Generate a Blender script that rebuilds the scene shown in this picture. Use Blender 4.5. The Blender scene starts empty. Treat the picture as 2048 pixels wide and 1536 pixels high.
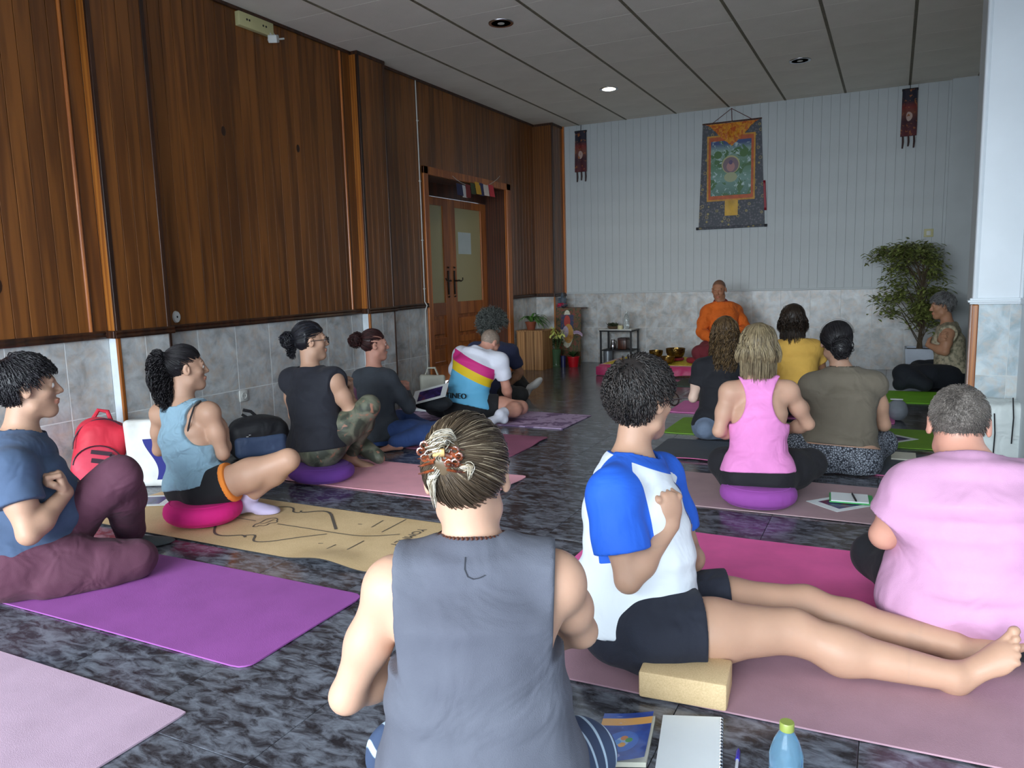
import bpy, bmesh, math, random
import numpy as np
from mathutils import Vector, Matrix
random.seed(7); np.random.seed(7)
S = bpy.context.scene
COL = S.collection

# ------------------------------------------------------------ camera
F_PX = 1523.0; CXP, CYP, CAM_H = 1024.0, 768.0, 1.18
_v1 = np.array([1788-CXP, 538-CYP, F_PX]); _v1 /= np.linalg.norm(_v1)      # world +Y seen by the camera
_v2 = -np.array([-2050-CXP, 641-CYP, F_PX]); _v2 -= _v1*(_v2 @ _v1); _v2 /= np.linalg.norm(_v2)
_v3 = np.cross(_v2, _v1)
if _v3[1] > 0: _v3 = -_v3
RC = np.array([_v2, _v1, _v3])
CP = np.array([0.0, 0.0, CAM_H])
cam_d = bpy.data.cameras.new('camera'); cam = bpy.data.objects.new('camera', cam_d); COL.objects.link(cam)
cam_d.sensor_width = 36.0; cam_d.lens = 36.0*F_PX/2048.0; cam_d.clip_start = 0.05; cam_d.clip_end = 100
M = Matrix.Identity(4)
for i in range(3):
    M[i][0] = RC[i][0]; M[i][1] = -RC[i][1]; M[i][2] = -RC[i][2]; M[i][3] = CP[i]
cam.matrix_world = M
S.camera = cam

# ------------------------------------------------------------ light, world, exposure
S.view_settings.view_transform = 'Standard'; S.view_settings.look = 'None'
S.view_settings.gamma = 1.0; S.view_settings.use_curve_mapping = False
S.view_settings.exposure = -0.12
S.cycles.use_denoising = True
S.cycles.max_bounces = 6; S.cycles.diffuse_bounces = 4; S.cycles.glossy_bounces = 3
S.cycles.transmission_bounces = 6; S.cycles.transparent_max_bounces = 8
S.cycles.sample_clamp_indirect = 6.0
W = bpy.data.worlds.new('World'); S.world = W; W.use_nodes = True
bg = W.node_tree.nodes['Background']; bg.inputs[0].default_value = (0.75, 0.88, 1.0, 1); bg.inputs[1].default_value = 4.2
def area(name, loc, rot, sx, sy, power, col):
    l = bpy.data.lights.new(name, 'AREA'); l.shape = 'RECTANGLE'; l.size = sx; l.size_y = sy
    l.energy = power; l.color = col
    o = bpy.data.objects.new(name, l); o.location = loc; o.rotation_euler = rot; COL.objects.link(o); return o
# daylight through the glazed front of the room, behind the photographer
area('daylight_sky', (-1.8, -7.0, 3.1), (math.radians(86), 0, 0), 7.5, 3.4, 2100, (0.84, 0.93, 1.0))
# the one downlight that is switched on
sp = bpy.data.lights.new('downlight_glow', 'SPOT'); sp.energy = 26; sp.color = (1.0, 0.86, 0.66); sp.spot_size = 2.5; sp.spot_blend = 1.0; sp.shadow_soft_size = 0.07
so = bpy.data.objects.new('downlight_glow', sp); so.location = (-2.875, 8.31, 3.17); COL.objects.link(so)

# ------------------------------------------------------------ picture geometry to world points
def ray(px, py): return RC @ np.array([(px-CXP)/F_PX, (py-CYP)/F_PX, 1.0])
def fl(px, py, z=0.0):
    d = ray(px, py); return CP + d*((z-CAM_H)/d[2])
def onx(px, py, x):
    d = ray(px, py); return CP + d*(x/d[0])
def ony(px, py, y):
    d = ray(px, py); return CP + d*(y/d[1])
def atd(px, py, D): return CP + ray(px, py)*D

# ------------------------------------------------------------ naming helpers
def tag(o, label=None, cat=None, group=None, kind=None):
    if label: o['label'] = label
    if cat: o['category'] = cat
    if group: o['group'] = group
    if kind: o['kind'] = kind
    return o
def empty(name, loc, label=None, cat=None, group=None, rz=0.0):
    o = bpy.data.objects.new(name, None); COL.objects.link(o); o.location = Vector([float(v) for v in loc]); o.rotation_euler = (0, 0, rz)
    o.empty_display_size = 0.1
    bpy.context.view_layer.update()
    return tag(o, label, cat, group)
def link(o, parent=None):
    COL.objects.link(o)
    if parent is not None:
        o.parent = parent
        o.matrix_parent_inverse = PINV(parent)
    return o
def world_m(o):
    m = o.matrix_basis.copy()
    if o.parent is not None: m = world_m(o.parent) @ o.matrix_parent_inverse @ m
    return m
def PINV(parent): return world_m(parent).inverted()
def mesh_obj(name, V, Fc, mats, parent=None, smooth=True, mi=None, attrs=None, sharp=None):
    """one mesh object out of arrays, vertices in world coordinates"""
    me = bpy.data.meshes.new(name)
    V = np.asarray(V, dtype=np.float32); 
    if isinstance(Fc, np.ndarray):
        k = Fc.shape[1]; n = len(Fc)
        me.vertices.add(len(V)); me.vertices.foreach_set('co', V.ravel())
        me.loops.add(n*k); me.loops.foreach_set('vertex_index', Fc.astype(np.int32).ravel())
        me.polygons.add(n); me.polygons.foreach_set('loop_start', (np.arange(n)*k).astype(np.int32))
        me.update(calc_edges=True)
    else:
        me.from_pydata([tuple(map(float, v)) for v in V], [], [tuple(f) for f in Fc]); me.update()
    if not isinstance(mats, (list, tuple)): mats = [mats]
    for m in mats: me.materials.append(m)
    if mi is not None: me.polygons.foreach_set('material_index', np.asarray(mi, dtype=np.int32))
    if smooth: me.polygons.foreach_set('use_smooth', np.ones(len(me.polygons), dtype=bool))
    if attrs:
        for k, a in attrs.items():
            at = me.attributes.new(k, 'FLOAT', 'POINT'); at.data.foreach_set('value', np.asarray(a, dtype=np.float32))
    if sharp: me.set_sharp_from_angle(angle=math.radians(sharp))
    o = bpy.data.objects.new(name, me)
    return link(o, parent)
class MB:
    """collects shapes, then builds one mesh object"""
    def __init__(s): s.v = []; s.f = []; s.m = []
    def add(s, V, Fc, mi=0):
        b = len(s.v); s.v += [tuple(map(float, p)) for p in V]; s.f += [tuple(i+b for i in f) for f in Fc]; s.m += [mi]*len(Fc); return s
    def box(s, a, b, mi=0, bev=0.0, R=None, c=None):
        x0, y0, z0 = a; x1, y1, z1 = b
        if bev <= 0:
            V = [(x0,y0,z0),(x1,y0,z0),(x1,y1,z0),(x0,y1,z0),(x0,y0,z1),(x1,y0,z1),(x1,y1,z1),(x0,y1,z1)]
            Fc = [(0,3,2,1),(4,5,6,7),(0,1,5,4),(1,2,6,5),(2,3,7,6),(3,0,4,7)]
        else:
            bm = bmesh.new(); bmesh.ops.create_cube(bm, size=1.0)
            for v in bm.verts:
                v.co = Vector(((x0+x1)/2+v.co.x*(x1-x0), (y0+y1)/2+v.co.y*(y1-y0), (z0+z1)/2+v.co.z*(z1-z0)))
            bmesh.ops.bevel(bm, geom=list(bm.edges), offset=bev, segments=2, affect='EDGES', profile=0.5)
            V = [tuple(v.co) for v in bm.verts]; bm.verts.index_update(); Fc = [tuple(v.index for v in f.verts) for f in bm.faces]; bm.free()
        if R is not None:
            c = Vector(c); V = [tuple(c + R @ (Vector(v))) for v in V]
        return s.add(V, Fc, mi)
    def tube(s, pts, r, n=8, mi=0, caps=True):
        pts = [Vector(p) for p in pts]; rr = r if isinstance(r, (list, tuple)) else [r]*len(pts)
        V = []; up = Vector((0, 0, 1)); N = len(pts); prev = None
        for i, p in enumerate(pts):
            t = (pts[min(i+1, N-1)]-pts[max(i-1, 0)]).normalized()
            if prev is None:
                a = t.cross(up if abs(t.z) < 0.9 else Vector((1, 0, 0))).normalized()
            else: a = (prev - t*prev.dot(t)).normalized()
            prev = a; b = t.cross(a)
            for k in range(n):
                an = 2*math.pi*k/n; V.append(p + (a*math.cos(an)+b*math.sin(an))*rr[i])
        Fc = [(i*n+k, i*n+(k+1) % n, (i+1)*n+(k+1) % n, (i+1)*n+k) for i in range(N-1) for k in range(n)]
        if caps: Fc += [tuple(range(n))[::-1], tuple((N-1)*n+k for k in range(n))]
        return s.add(V, Fc, mi)
    def lathe(s, prof, c, n=24, mi=0, ax=None):
        V = []; c = Vector(c)
        for (r, z) in prof:
            for k in range(n):
                an = 2*math.pi*k/n; v = Vector((r*math.cos(an), r*math.sin(an), z))
                V.append(c + (ax @ v if ax is not None else v))
        N = len(prof)
        Fc = [(i*n+k, i*n+(k+1) % n, (i+1)*n+(k+1) % n, (i+1)*n+k) for i in range(N-1) for k in range(n)]
        Fc += [tuple(range(n))[::-1], tuple((N-1)*n+k for k in range(n))]
        return s.add(V, Fc, mi)
    def grid(s, P, mi=0):
        """P[i][j] points"""
        ni, nj = len(P), len(P[0]); V = [p for r in P for p in r]
        Fc = [(i*nj+j, i*nj+j+1, (i+1)*nj+j+1, (i+1)*nj+j) for i in range(ni-1) for j in range(nj-1)]
        return s.add(V, Fc, mi)
    def build(s, name, mats, parent=None, smooth=True, sharp=35):
        return mesh_obj(name, s.v, s.f, mats, parent, smooth, s.m, sharp=sharp)
def solidify(V, Fc, t):
    V = [Vector(v) for v in V]; n = [Vector((0, 0, 0)) for _ in V]
    for f in Fc:
        nn = (V[f[1]]-V[f[0]]).cross(V[f[2]]-V[f[0]])
        for i in f: n[i] += nn
    k = len(V); W_ = V + [v - m.normalized()*t for v, m in zip(V, n)]
    F2 = [tuple(f) for f in Fc] + [tuple(i+k for i in f[::-1]) for f in Fc]
    ed = {}
    for f in Fc:
        for a, b in zip(f, f[1:]+f[:1]): ed[(a, b)] = 1
    for (a, b) in ed:
        if (b, a) not in ed: F2.append((b, a, a+k, b+k))
    return W_, F2
def copy_tree(o, parent=None):
    c = o.copy(); COL.objects.link(c)
    if parent is not None: c.parent = parent; c.matrix_parent_inverse = o.matrix_parent_inverse.copy()
    for ch in list(o.children): copy_tree(ch, c)
    return c

# ------------------------------------------------------------ materials
def lin(c):
    return tuple(((v/255)/12.92 if v/255 <= 0.04045 else ((v/255+0.055)/1.055)**2.4) for v in c[:3]) + (1.0,)
MC = {}
class NT:
    def __init__(s, name):
        s.m = bpy.data.materials.new(name); s.m.use_nodes = True; s.t = s.m.node_tree; s.b = s.t.nodes['Principled BSDF']
    def n(s, ty, **kw):
        x = s.t.nodes.new(ty)
        for k, v in kw.items():
            if k.startswith('i_'): x.inputs[k[2:].replace('_', ' ')].default_value = v
            else: setattr(x, k, v)
        return x
    def l(s, a, b): s.t.links.new(a, b)
    def co(s, kind='Object', scale=(1, 1, 1), rot=(0, 0, 0)):
        tc = s.n('ShaderNodeTexCoord'); mp = s.n('ShaderNodeMapping'); mp.inputs['Scale'].default_value = scale; mp.inputs['Rotation'].default_value = rot
        s.l(tc.outputs[kind], mp.inputs[0]); return mp.outputs[0]
    def noise(s, vec, scale, detail=3, rough=0.55, dist=0.0):
        x = s.n('ShaderNodeTexNoise'); x.inputs['Scale'].default_value = scale; x.inputs['Detail'].default_value = detail
        x.inputs['Roughness'].default_value = rough; x.inputs['Distortion'].default_value = dist
        if vec is not None: s.l(vec, x.inputs['Vector'])
        return x.outputs['Fac']
    def ramp(s, fac, stops):
        r = s.n('ShaderNodeValToRGB'); e = r.color_ramp.elements
        e[0].position, e[0].color = stops[0]; e[1].position, e[1].color = stops[1]
        for p, c in stops[2:]:
            x = e.new(p); x.color = c
        s.l(fac, r.inputs[0]); return r.outputs[0]
    def math(s, op, a, b=None):
        x = s.n('ShaderNodeMath', operation=op)
        for i, v in enumerate((a, b)):
            if v is None: continue
            if isinstance(v, (int, float)): x.inputs[i].default_value = v
            else: s.l(v, x.inputs[i])
        return x.outputs[0]
    def mix(s, fac, a, b):
        x = s.n('ShaderNodeMix', data_type='RGBA')
        for sock, v in ((x.inputs['Factor'], fac), (x.inputs[6], a), (x.inputs[7], b)):
            if isinstance(v, (int, float, tuple)): sock.default_value = v
            else: s.l(v, sock)
        return x.outputs[2]
    def attr(s, name):
        x = s.n('ShaderNodeAttribute'); x.attribute_name = name; return x.outputs['Fac']
    def base(s, c):
        if isinstance(c, tuple): s.b.inputs['Base Color'].default_value = c
        else: s.l(c, s.b.inputs['Base Color'])
    def set(s, **kw):
        for k, v in kw.items():
            i = s.b.inputs[k.replace('_', ' ')]
            if isinstance(v, (int, float, tuple)): i.default_value = v
            else: s.l(v, i)
        return s
    def bump(s, h, strength=0.3, dist=0.01):
        x = s.n('ShaderNodeBump'); x.inputs['Strength'].default_value = strength; x.inputs['Distance'].default_value = dist
        s.l(h, x.inputs['Height']); s.l(x.outputs[0], s.b.inputs['Normal'])
def plain(name, rgb, rough=0.6, var=0.06, vscale=8.0, bump=0.0, bscale=60.0, bdist=0.003, metal=0.0, **kw):
    if name in MC: return MC[name]
    t = NT(name); c = lin(rgb); v = t.co()
    if var:
        nz = t.noise(v, vscale, 4)
        a = tuple(min(1, x*(1-var*2.2)) for x in c[:3])+(1,); b = tuple(min(1, x*(1+var*2.2)) for x in c[:3])+(1,)
        t.base(t.ramp(nz, [(0.3, a), (0.7, b)]))
    else: t.base(c)
    t.set(Roughness=rough, Metallic=metal, **kw)
    if bump: t.bump(t.noise(v, bscale, 3), bump, bdist)
    MC[name] = t.m; return t.m
def cloth(name, rgb, rough=0.85, weave=450.0, fold=9.0, fs=0.5, var=0.05, sheen=0.03):
    if name in MC: return MC[name]
    t = NT(name); c = lin(rgb); v = t.co()
    nz = t.noise(v, 5.0, 5)
    a = tuple(x*(1-var*2) for x in c[:3])+(1,); b = tuple(min(1, x*(1+var*2)) for x in c[:3])+(1,)
    t.base(t.ramp(nz, [(0.3, a), (0.7, b)])); t.set(Roughness=rough); t.b.inputs['Sheen Weight'].default_value = sheen
    f = t.noise(v, fold, 2, 0.5, 0.6); w = t.noise(v, weave, 1)
    h = t.math('ADD', t.math('MULTIPLY', f, 1.0), t.math('MULTIPLY', w, 0.03))
    t.bump(h, fs, 0.03); MC[name] = t.m; return t.m
# ============================================================ the room
XL, XPIL, YB, ZC = -4.41, -4.33, 10.0, 3.22
def zdado(y): return 0.88 + 0.0075*y

# --- materials of the shell
def mat_wood(name, base, dark, rough=0.34):
    t = NT(name); v = t.co('Object', (16, 16, 0.9)); oi = t.n('ShaderNodeObjectInfo')
    add = t.n('ShaderNodeVectorMath', operation='ADD'); sc = t.n('ShaderNodeVectorMath', operation='SCALE'); sc.inputs['Scale'].default_value = 37.0
    cmb = t.n('ShaderNodeCombineXYZ'); t.l(oi.outputs['Random'], cmb.inputs[0]); t.l(oi.outputs['Random'], cmb.inputs[2]); t.l(cmb.outputs[0], sc.inputs[0])
    t.l(v, add.inputs[0]); t.l(sc.outputs[0], add.inputs[1])
    n1 = t.noise(add.outputs[0], 1.1, 6, 0.62, 1.6)
    w = t.n('ShaderNodeTexWave', wave_type='BANDS', bands_direction='X'); w.inputs['Scale'].default_value = 0.55; w.inputs['Distortion'].default_value = 9.0
    w.inputs['Detail'].default_value = 3.0; w.inputs['Detail Scale'].default_value = 1.2; t.l(add.outputs[0], w.inputs['Vector'])
    f = t.math('ADD', t.math('MULTIPLY', n1, 0.55), t.math('MULTIPLY', w.outputs['Fac'], 0.45))
    col = t.ramp(f, [(0.25, lin(dark)), (0.72, lin(base))])
    tone = t.math('ADD', t.math('MULTIPLY', oi.outputs['Random'], 0.35), 0.82)
    mul = t.n('ShaderNodeVectorMath', operation='SCALE'); t.l(col, mul.inputs[0]); t.l(tone, mul.inputs['Scale'])
    t.base(mul.outputs[0]); t.set(Roughness=rough, Coat_Weight=0.12, Coat_Roughness=0.22)
    t.bump(f, 0.12, 0.002); return t.m
M_board = mat_wood('varnished_pine', (132, 80, 34), (98, 57, 24))
M_trim = mat_wood('dark_varnished_wood', (70, 40, 22), (38, 20, 12), 0.38)
M_door = mat_wood('orange_door_wood', (184, 108, 46), (142, 76, 30), 0.36)
M_bright = mat_wood('honey_and_lit_wood', (178, 110, 42), (140, 78, 28), 0.35)  # honey tone; on left pillars it paints in the daylight on near sides
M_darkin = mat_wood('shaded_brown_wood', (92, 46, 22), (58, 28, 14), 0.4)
def mat_dado(name, a, b, c):
    t = NT(name); v = t.co(); oi = t.n('ShaderNodeObjectInfo')
    cmb = t.n('ShaderNodeCombineXYZ'); t.l(oi.outputs['Random'], cmb.inputs[0]); t.l(oi.outputs['Random'], cmb.inputs[1])
    sc = t.n('ShaderNodeVectorMath', operation='SCALE'); sc.inputs['Scale'].default_value = 23.0; t.l(cmb.outputs[0], sc.inputs[0])
    add = t.n('ShaderNodeVectorMath', operation='ADD'); t.l(v, add.inputs[0]); t.l(sc.outputs[0], add.inputs[1])
    n1 = t.noise(add.outputs[0], 7.0, 5, 0.6, 0.5); n2 = t.noise(add.outputs[0], 15.0, 4, 0.6, 0.4)
    c1 = t.ramp(n1, [(0.34, lin(a)), (0.5, lin(b)), (0.68, lin(c))])
    t.base(t.mix(t.ramp(n2, [(0.45, (0, 0, 0, 1)), (0.7, (0.45, 0.45, 0.45, 1))]), c1, lin((206, 180, 154))))
    t.set(Roughness=0.3); t.bump(n2, 0.05, 0.002); return t.m
M_dado = mat_dado('marbled_grey_tile', (156, 158, 158), (188, 191, 192), (212, 216, 216))
M_grout = plain('pale_grout', (226, 230, 230), 0.8)
M_white = plain('white_paint', (192, 198, 200), 0.55, 0.02, 3)
M_pier = plain('white_gloss_paint', (222, 230, 236), 0.45, 0.015, 3)
M_shell = plain('plaster_shell', (150, 150, 148), 0.8)
t = NT('ceiling_tile'); v = t.co(); nz = t.noise(v, 2.0, 3); nf = t.noise(v, 160.0, 2)
t.base(t.ramp(nz, [(0.3, lin((228, 222, 210))), (0.7, lin((240, 234, 222)))])); t.set(Roughness=0.85); t.bump(nf, 0.5, 0.004); M_ceil = t.m
M_strip = plain('ceiling_strip', (120, 112, 92), 0.6, 0.1, 30, 0.4, 120)
t = NT('dark_marbled_floor'); v = t.co('Object', (1.0, 2.2, 1.0), (0, 0, 0.35)); oi = t.n('ShaderNodeObjectInfo')
cmb = t.n('ShaderNodeCombineXYZ'); t.l(oi.outputs['Random'], cmb.inputs[0]); t.l(oi.outputs['Random'], cmb.inputs[1])
sc = t.n('ShaderNodeVectorMath', operation='SCALE'); sc.inputs['Scale'].default_value = 31.0; t.l(cmb.outputs[0], sc.inputs[0])
ad = t.n('ShaderNodeVectorMath', operation='ADD'); t.l(v, ad.inputs[0]); t.l(sc.outputs[0], ad.inputs[1])
n1 = t.noise(ad.outputs[0], 13.0, 8, 0.66, 0.6); n2 = t.noise(ad.outputs[0], 4.5, 4, 0.6, 0.4)
ff = t.math('ADD', t.math('MULTIPLY', n1, 0.7), t.math('MULTIPLY', n2, 0.3))
t.base(t.ramp(ff, [(0.40, lin((44, 42, 46))), (0.46, lin((66, 66, 72))), (0.52, lin((96, 99, 108))), (0.62, lin((124, 129, 140)))]))
t.set(Roughness=0.17, Specular_IOR_Level=0.5); t.bump(n1, 0.03, 0.002); M_floor = t.m
M_glass = NT('backlit_door_glass').set(Base_Color=lin((186, 178, 134)), Roughness=0.35, Transmission_Weight=0.0, Specular_IOR_Level=0.6).m  # opaque pane, passage light behind it put into a pale base colour
M_cream = plain('cream_plastic', (196, 190, 140), 0.5, 0.03)
M_plug = plain('white_plastic', (206, 208, 204), 0.45, 0.02)
M_black = plain('black_matte', (26, 26, 30), 0.6)
M_chrome = plain('chrome', (190, 190, 195), 0.2, 0.0, metal=1.0)
M_iron = plain('dark_bronze', (50, 40, 34), 0.4, 0.1, metal=0.7)

# --- floor: slab, then tiles laid in it
def slab(name, a, b, m, kind='structure', parent=None):
    o = MB().box(a, b).build(name, m, parent, False, None)
    if parent is None: o['kind'] = kind
    return o
floor = slab('floor', (-4.6, -1.65, -0.12), (3.0, 10.3, -0.006), M_grout if False else plain('dark_grout', (60, 60, 64), 0.8))
TS = 0.455; me_tile = None
x0 = -1.40 - 7*TS; y0 = 1.262 - 2*TS
for i in range(13):
    for j in range(22):
        ax, ay = x0 + i*TS, y0 + j*TS
        if me_tile is None:
            o = MB().box((0.0012, 0.0012, -0.006), (TS-0.0012, TS-0.0012, 0.0), bev=0.0008).build('tile', M_floor, floor, False, None); me_tile = o.data
        else:
            o = bpy.data.objects.new('tile', me_tile); link(o, floor)
        o.location = (ax, ay, 0); 
slab('trim_1', (x0+13*TS, y0, -0.005), (2.3, 6.2, -0.0005), M_floor)
slab('trim_2', (-4.41, -1.6, -0.005), (2.3, y0, -0.0005), M_floor)

# --- ceiling panels with ridged strips
ceil = slab('ceiling', (-4.6, -1.65, ZC+0.03), (3.0, 10.3, ZC+0.2), M_ceil)
SX, SY = 0.662, 0.62; xs0 = -3.889 - SX; ys0 = 6.10 - 11*SY; me_p = None; me_s = None
for i in range(8):
    for j in range(19):
        ax, ay = xs0 + i*SX, ys0 + j*SY
        if me_p is None:
            o = MB().box((0.012, 0.0015, 0.0), (SX-0.012, SY-0.0015, 0.03), bev=0.0015).build('ceiling_panel', M_ceil, ceil, False, None); me_p = o.data
        else: o = bpy.data.objects.new('ceiling_panel', me_p); link(o, ceil)
        y1 = min(1.0, (YB-ay)/SY)
        if y1 <= 0: bpy.data.objects.remove(o); continue
        o.location = (ax, ay, ZC); o.scale = (1, y1, 1)
for i in range(9):
    mb = MB()
    for k in (-1, 0, 1): mb.tube([(k*0.008, ys0, ZC+0.001), (k*0.008, YB, ZC+0.001)], 0.0055, 6)
    o = mb.build('joint_strip', M_strip, ceil); o.location = (xs0+i*SX, 0, 0)
# recessed downlights
for k, (x, y, on) in enumerate([(-2.899, 5.765, 0), (-2.875, 8.311, 1), (-0.897, 8.256, 0)]):
    e = empty('downlight', (x, y, ZC), ['unlit recessed downlight with chrome bowl in the ceiling nearest the camera',
        'lit recessed downlight glowing warm white in the ceiling', 'unlit recessed downlight in the ceiling above the far right corner'][k], 'ceiling light')
    MB().lathe([(0.078, -0.004), (0.100, -0.006), (0.104, 0.0), (0.104, 0.004), (0.078, 0.004)], (x, y, ZC), 32).build('trim_ring', M_chrome, e)
    if on:
        mm = NT('lamp_glow'); mm.set(Emission_Color=lin((255, 244, 214)), Emission_Strength=9.0)
        MB().lathe([(0.0, -0.012), (0.05, -0.011), (0.078, -0.003), (0.078, 0.0)], (x, y, ZC), 32).build('diffuser', mm.m, e)
    else:
        MB().lathe([(0.078, -0.003), (0.06, 0.012), (0.035, 0.024), (0.0, 0.028)], (x, y, ZC-0.001), 32).build('reflector', M_chrome, e)
        MB().lathe([(0.028, 0.0), (0.03, 0.01), (0.012, 0.02)], (x, y, ZC-0.006), 16).build('bulb', M_plug, e)

# --- left wall: dado tiles and vertical boards
wl = slab('wall_left', (-4.75, -1.65, 0), (XL-0.014, 6.88, ZC+0.03), M_shell)
wl2 = slab('wall_left_far', (-4.75, 8.85, 0), (XL-0.014, 10.2, ZC+0.03), M_shell)
slab('wall_left_lintel', (-4.75, 6.88, 2.31), (XL-0.014, 8.85, ZC+0.03), M_shell)
def boards(parent, x, ya, yb, z0f, z1, w=0.095):
    n = max(1, round((yb-ya)/w)); w = (yb-ya)/n
    for i in range(n):
        a = ya+i*w; zb = z0f(a+w/2)
        o = MB().box((x-0.014, 0.0015, zb), (x, w-0.0015, z1), bev=0.0022).build('board', M_board, parent, False, None)
        o.location = (0, a, 0)
def dado(parent, x, ya, yb, jy, zj=0.405, h2=zdado):
    """tiles on a wall facing +x"""
    ys = [y for y in np.arange(jy-20*0.347, yb, 0.347) if ya+0.02 < y < yb-0.02]; ys = [ya]+ys+[yb]
    for a, b in zip(ys[:-1], ys[1:]):
        for z0, z1 in ((0.0, zj), (zj, h2((a+b)/2)-0.01)):
            o = MB().box((x-0.012, a+0.003, z0+0.003), (x, b-0.003, z1-0.003), bev=0.001).build('tile', M_dado, parent, False, None)
    MB().box((x-0.02, ya, 0), (x-0.0012, yb, h2(ya)), ).build('grout', M_grout, parent, False, None)
boards(wl, XL, 0.6, 3.155, zdado, ZC)
dado(wl, XL, 0.6, 3.155, 2.863)
boards(wl, XL, 3.56, 5.74, zdado, ZC)
dado(wl, XL, 3.56, 5.74, 4.19)
boards(wl, XL, 6.15, 6.86, zdado, ZC)
dado(wl, XL, 6.15, 6.86, 6.5)
boards(wl2, XL, 8.87, 9.62, zdado, ZC)
dado(wl2, XL, 8.87, 9.62, 9.2)
wll = bpy.data.objects['wall_left_lintel']
boards(wll, XL, 6.86, 8.87, lambda y: 2.37, ZC)
def pillar(n, ya, yb, xf, xb=XL, side=None, stile=None):
    p = slab('pillar_left_%s' % n, (xb-0.05, ya+0.012, 0), (xf-0.014, yb-0.012, ZC+0.01), M_shell)
    boards(p, xf, ya+0.02, yb-0.02, zdado, ZC-0.02)
    dado(p, xf, ya+0.02, yb-0.02, ya+0.2)
    zd = zdado(ya)
    # camera-facing side: tile and board carry the daylight in paler colours
    MB().box((xb, ya, 0.0), (xf-0.016, ya+0.012, zd), bev=0.001).build('tile', stile or plain('lit_side_tile', (206, 214, 220), 0.3, 0.04, 12), p, False, None)
    MB().box((xb, ya, zd), (xf-0.016, ya+0.014, ZC), bev=0.001).build('board', side or M_bright, p, False, None)
    MB().box((xb, yb-0.014, 0), (xf-0.016, yb, ZC), bev=0.001).build('board', M_board, p, False, None)
    for yy in (ya, yb):
        s = 1 if yy == ya else -1
        MB().box((xf-0.016, min(yy, yy+s*0.03), zd), (xf+0.006, max(yy, yy+s*0.03), ZC), bev=0.003).build('corner_bead', M_trim, p, False, None)
        MB().box((xf-0.016, min(yy, yy+s*0.022), 0), (xf+0.004, max(yy, yy+s*0.022), zd), bev=0.003).build('corner_bead', M_bright if yy == ya else M_trim, p, False, None)
    MB().box((xb, ya-0.004, ZC-0.03), (xf+0.012, yb+0.004, ZC), bev=0.003).build('cornice', M_trim, p, False, None)
    return p
pillar('near', 3.155, 3.56, XPIL); pillar('middle', 5.74, 6.15, XPIL)
pc = pillar('corner', 9.62, 10.0, -4.13, side=M_board, stile=M_dado)
MB().box((-4.14, 9.965, 0.96), (-4.105, 10.0, ZC), bev=0.002).build('corner_bead', M_door, pc, False, None)
# half-round beads where the wall meets each pillar
for i, y in enumerate((3.04, 5.60)):
    o = MB().tube([(XL+0.004, y, zdado(y)+0.02), (XL+0.004, y, ZC)], 0.011, 8).build('trim_%d' % (i+3), M_door, None); o['kind'] = 'structure'
# dado rail
def rail(name, x, ya, yb, m=M_trim):
    za, zb = zdado(ya), zdado(yb); P = []
    prof = [(x, -0.024), (x+0.018, -0.024), (x+0.024, -0.014), (x+0.016, 0.0), (x+0.022, 0.012), (x+0.014, 0.024), (x, 0.024)]
    mb = MB(); mb.grid([[(px, y, z+dz) for px, dz in prof] for y, z in ((ya, za), (yb, zb))])
    n = len(prof); mb.f += [tuple(range(n)), tuple(range(n, 2*n))[::-1]]; mb.m += [0, 0]
    o = mb.build(name, m, None, False, None); o['kind'] = 'structure'; return o
k = 5
for ya, yb, x in ((0.6, 3.155, XL), (3.14, 3.575, XPIL), (3.56, 5.74, XL), (5.725, 6.165, XPIL), (6.15, 6.86, XL), (8.87, 9.62, XL), (9.605, 10.0, -4.13)):
    rail('trim_%d' % k, x, ya, yb); k += 1
    # rail returns on the pillar sides
    if x != XL:
        o = MB().box((XL, ya-0.012, zdado(ya)-0.024), (x+0.01, ya+0.012, zdado(ya)+0.024), bev=0.004).build('trim_%d' % k, M_trim, None, False, None); o['kind'] = 'structure'; k += 1
o = MB().box((XL, 0.6, ZC-0.025), (XL+0.02, 9.62, ZC), bev=0.003).build('trim_%d' % k, M_trim, None, False, None); o['kind'] = 'structure'
# knots
for y, z, r in ((4.226, 2.305, 0.022), (5.007, 2.288, 0.02), (2.52, 1.22, 0.03)):
    o = MB().lathe([(r, 0), (r*0.7, 0.002), (r*0.25, 0.0005)], (0, 0, 0), 12, ax=Matrix.Rotation(math.pi/2, 3, 'Y') @ Matrix.Diagonal((1.6, 1, 1))).build('knot', M_trim, wl); o.location = (XL, y, z)

# --- doorway with a pair of glazed doors set back in it
D0, D1, DZ, DX = 6.88, 8.84, 2.31, -4.72
dr = MB()
dr.box((XL-0.02, 6.86, 0), (XL+0.02, 6.945, 2.37), bev=0.005)
dr.box((XL-0.02, 8.76, 0), (XL+0.02, 8.87, 2.37), bev=0.005)
dr.box((XL-0.02, 6.86, 2.29), (XL+0.02, 8.87, 2.37), bev=0.005)
o = dr.build('trim_door_casing', M_door, None, False, None); o['kind'] = 'structure'
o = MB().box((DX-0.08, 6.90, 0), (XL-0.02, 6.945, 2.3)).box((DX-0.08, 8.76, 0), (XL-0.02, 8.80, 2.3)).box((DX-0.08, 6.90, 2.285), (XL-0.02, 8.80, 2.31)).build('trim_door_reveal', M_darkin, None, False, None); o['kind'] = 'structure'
o = MB().box((-6.2, 6.2, 0), (-6.1, 9.6, 2.6)).build('wall_passage', plain('passage_wall', (150, 140, 100), 0.8), None, False, None); o['kind'] = 'structure'
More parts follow.
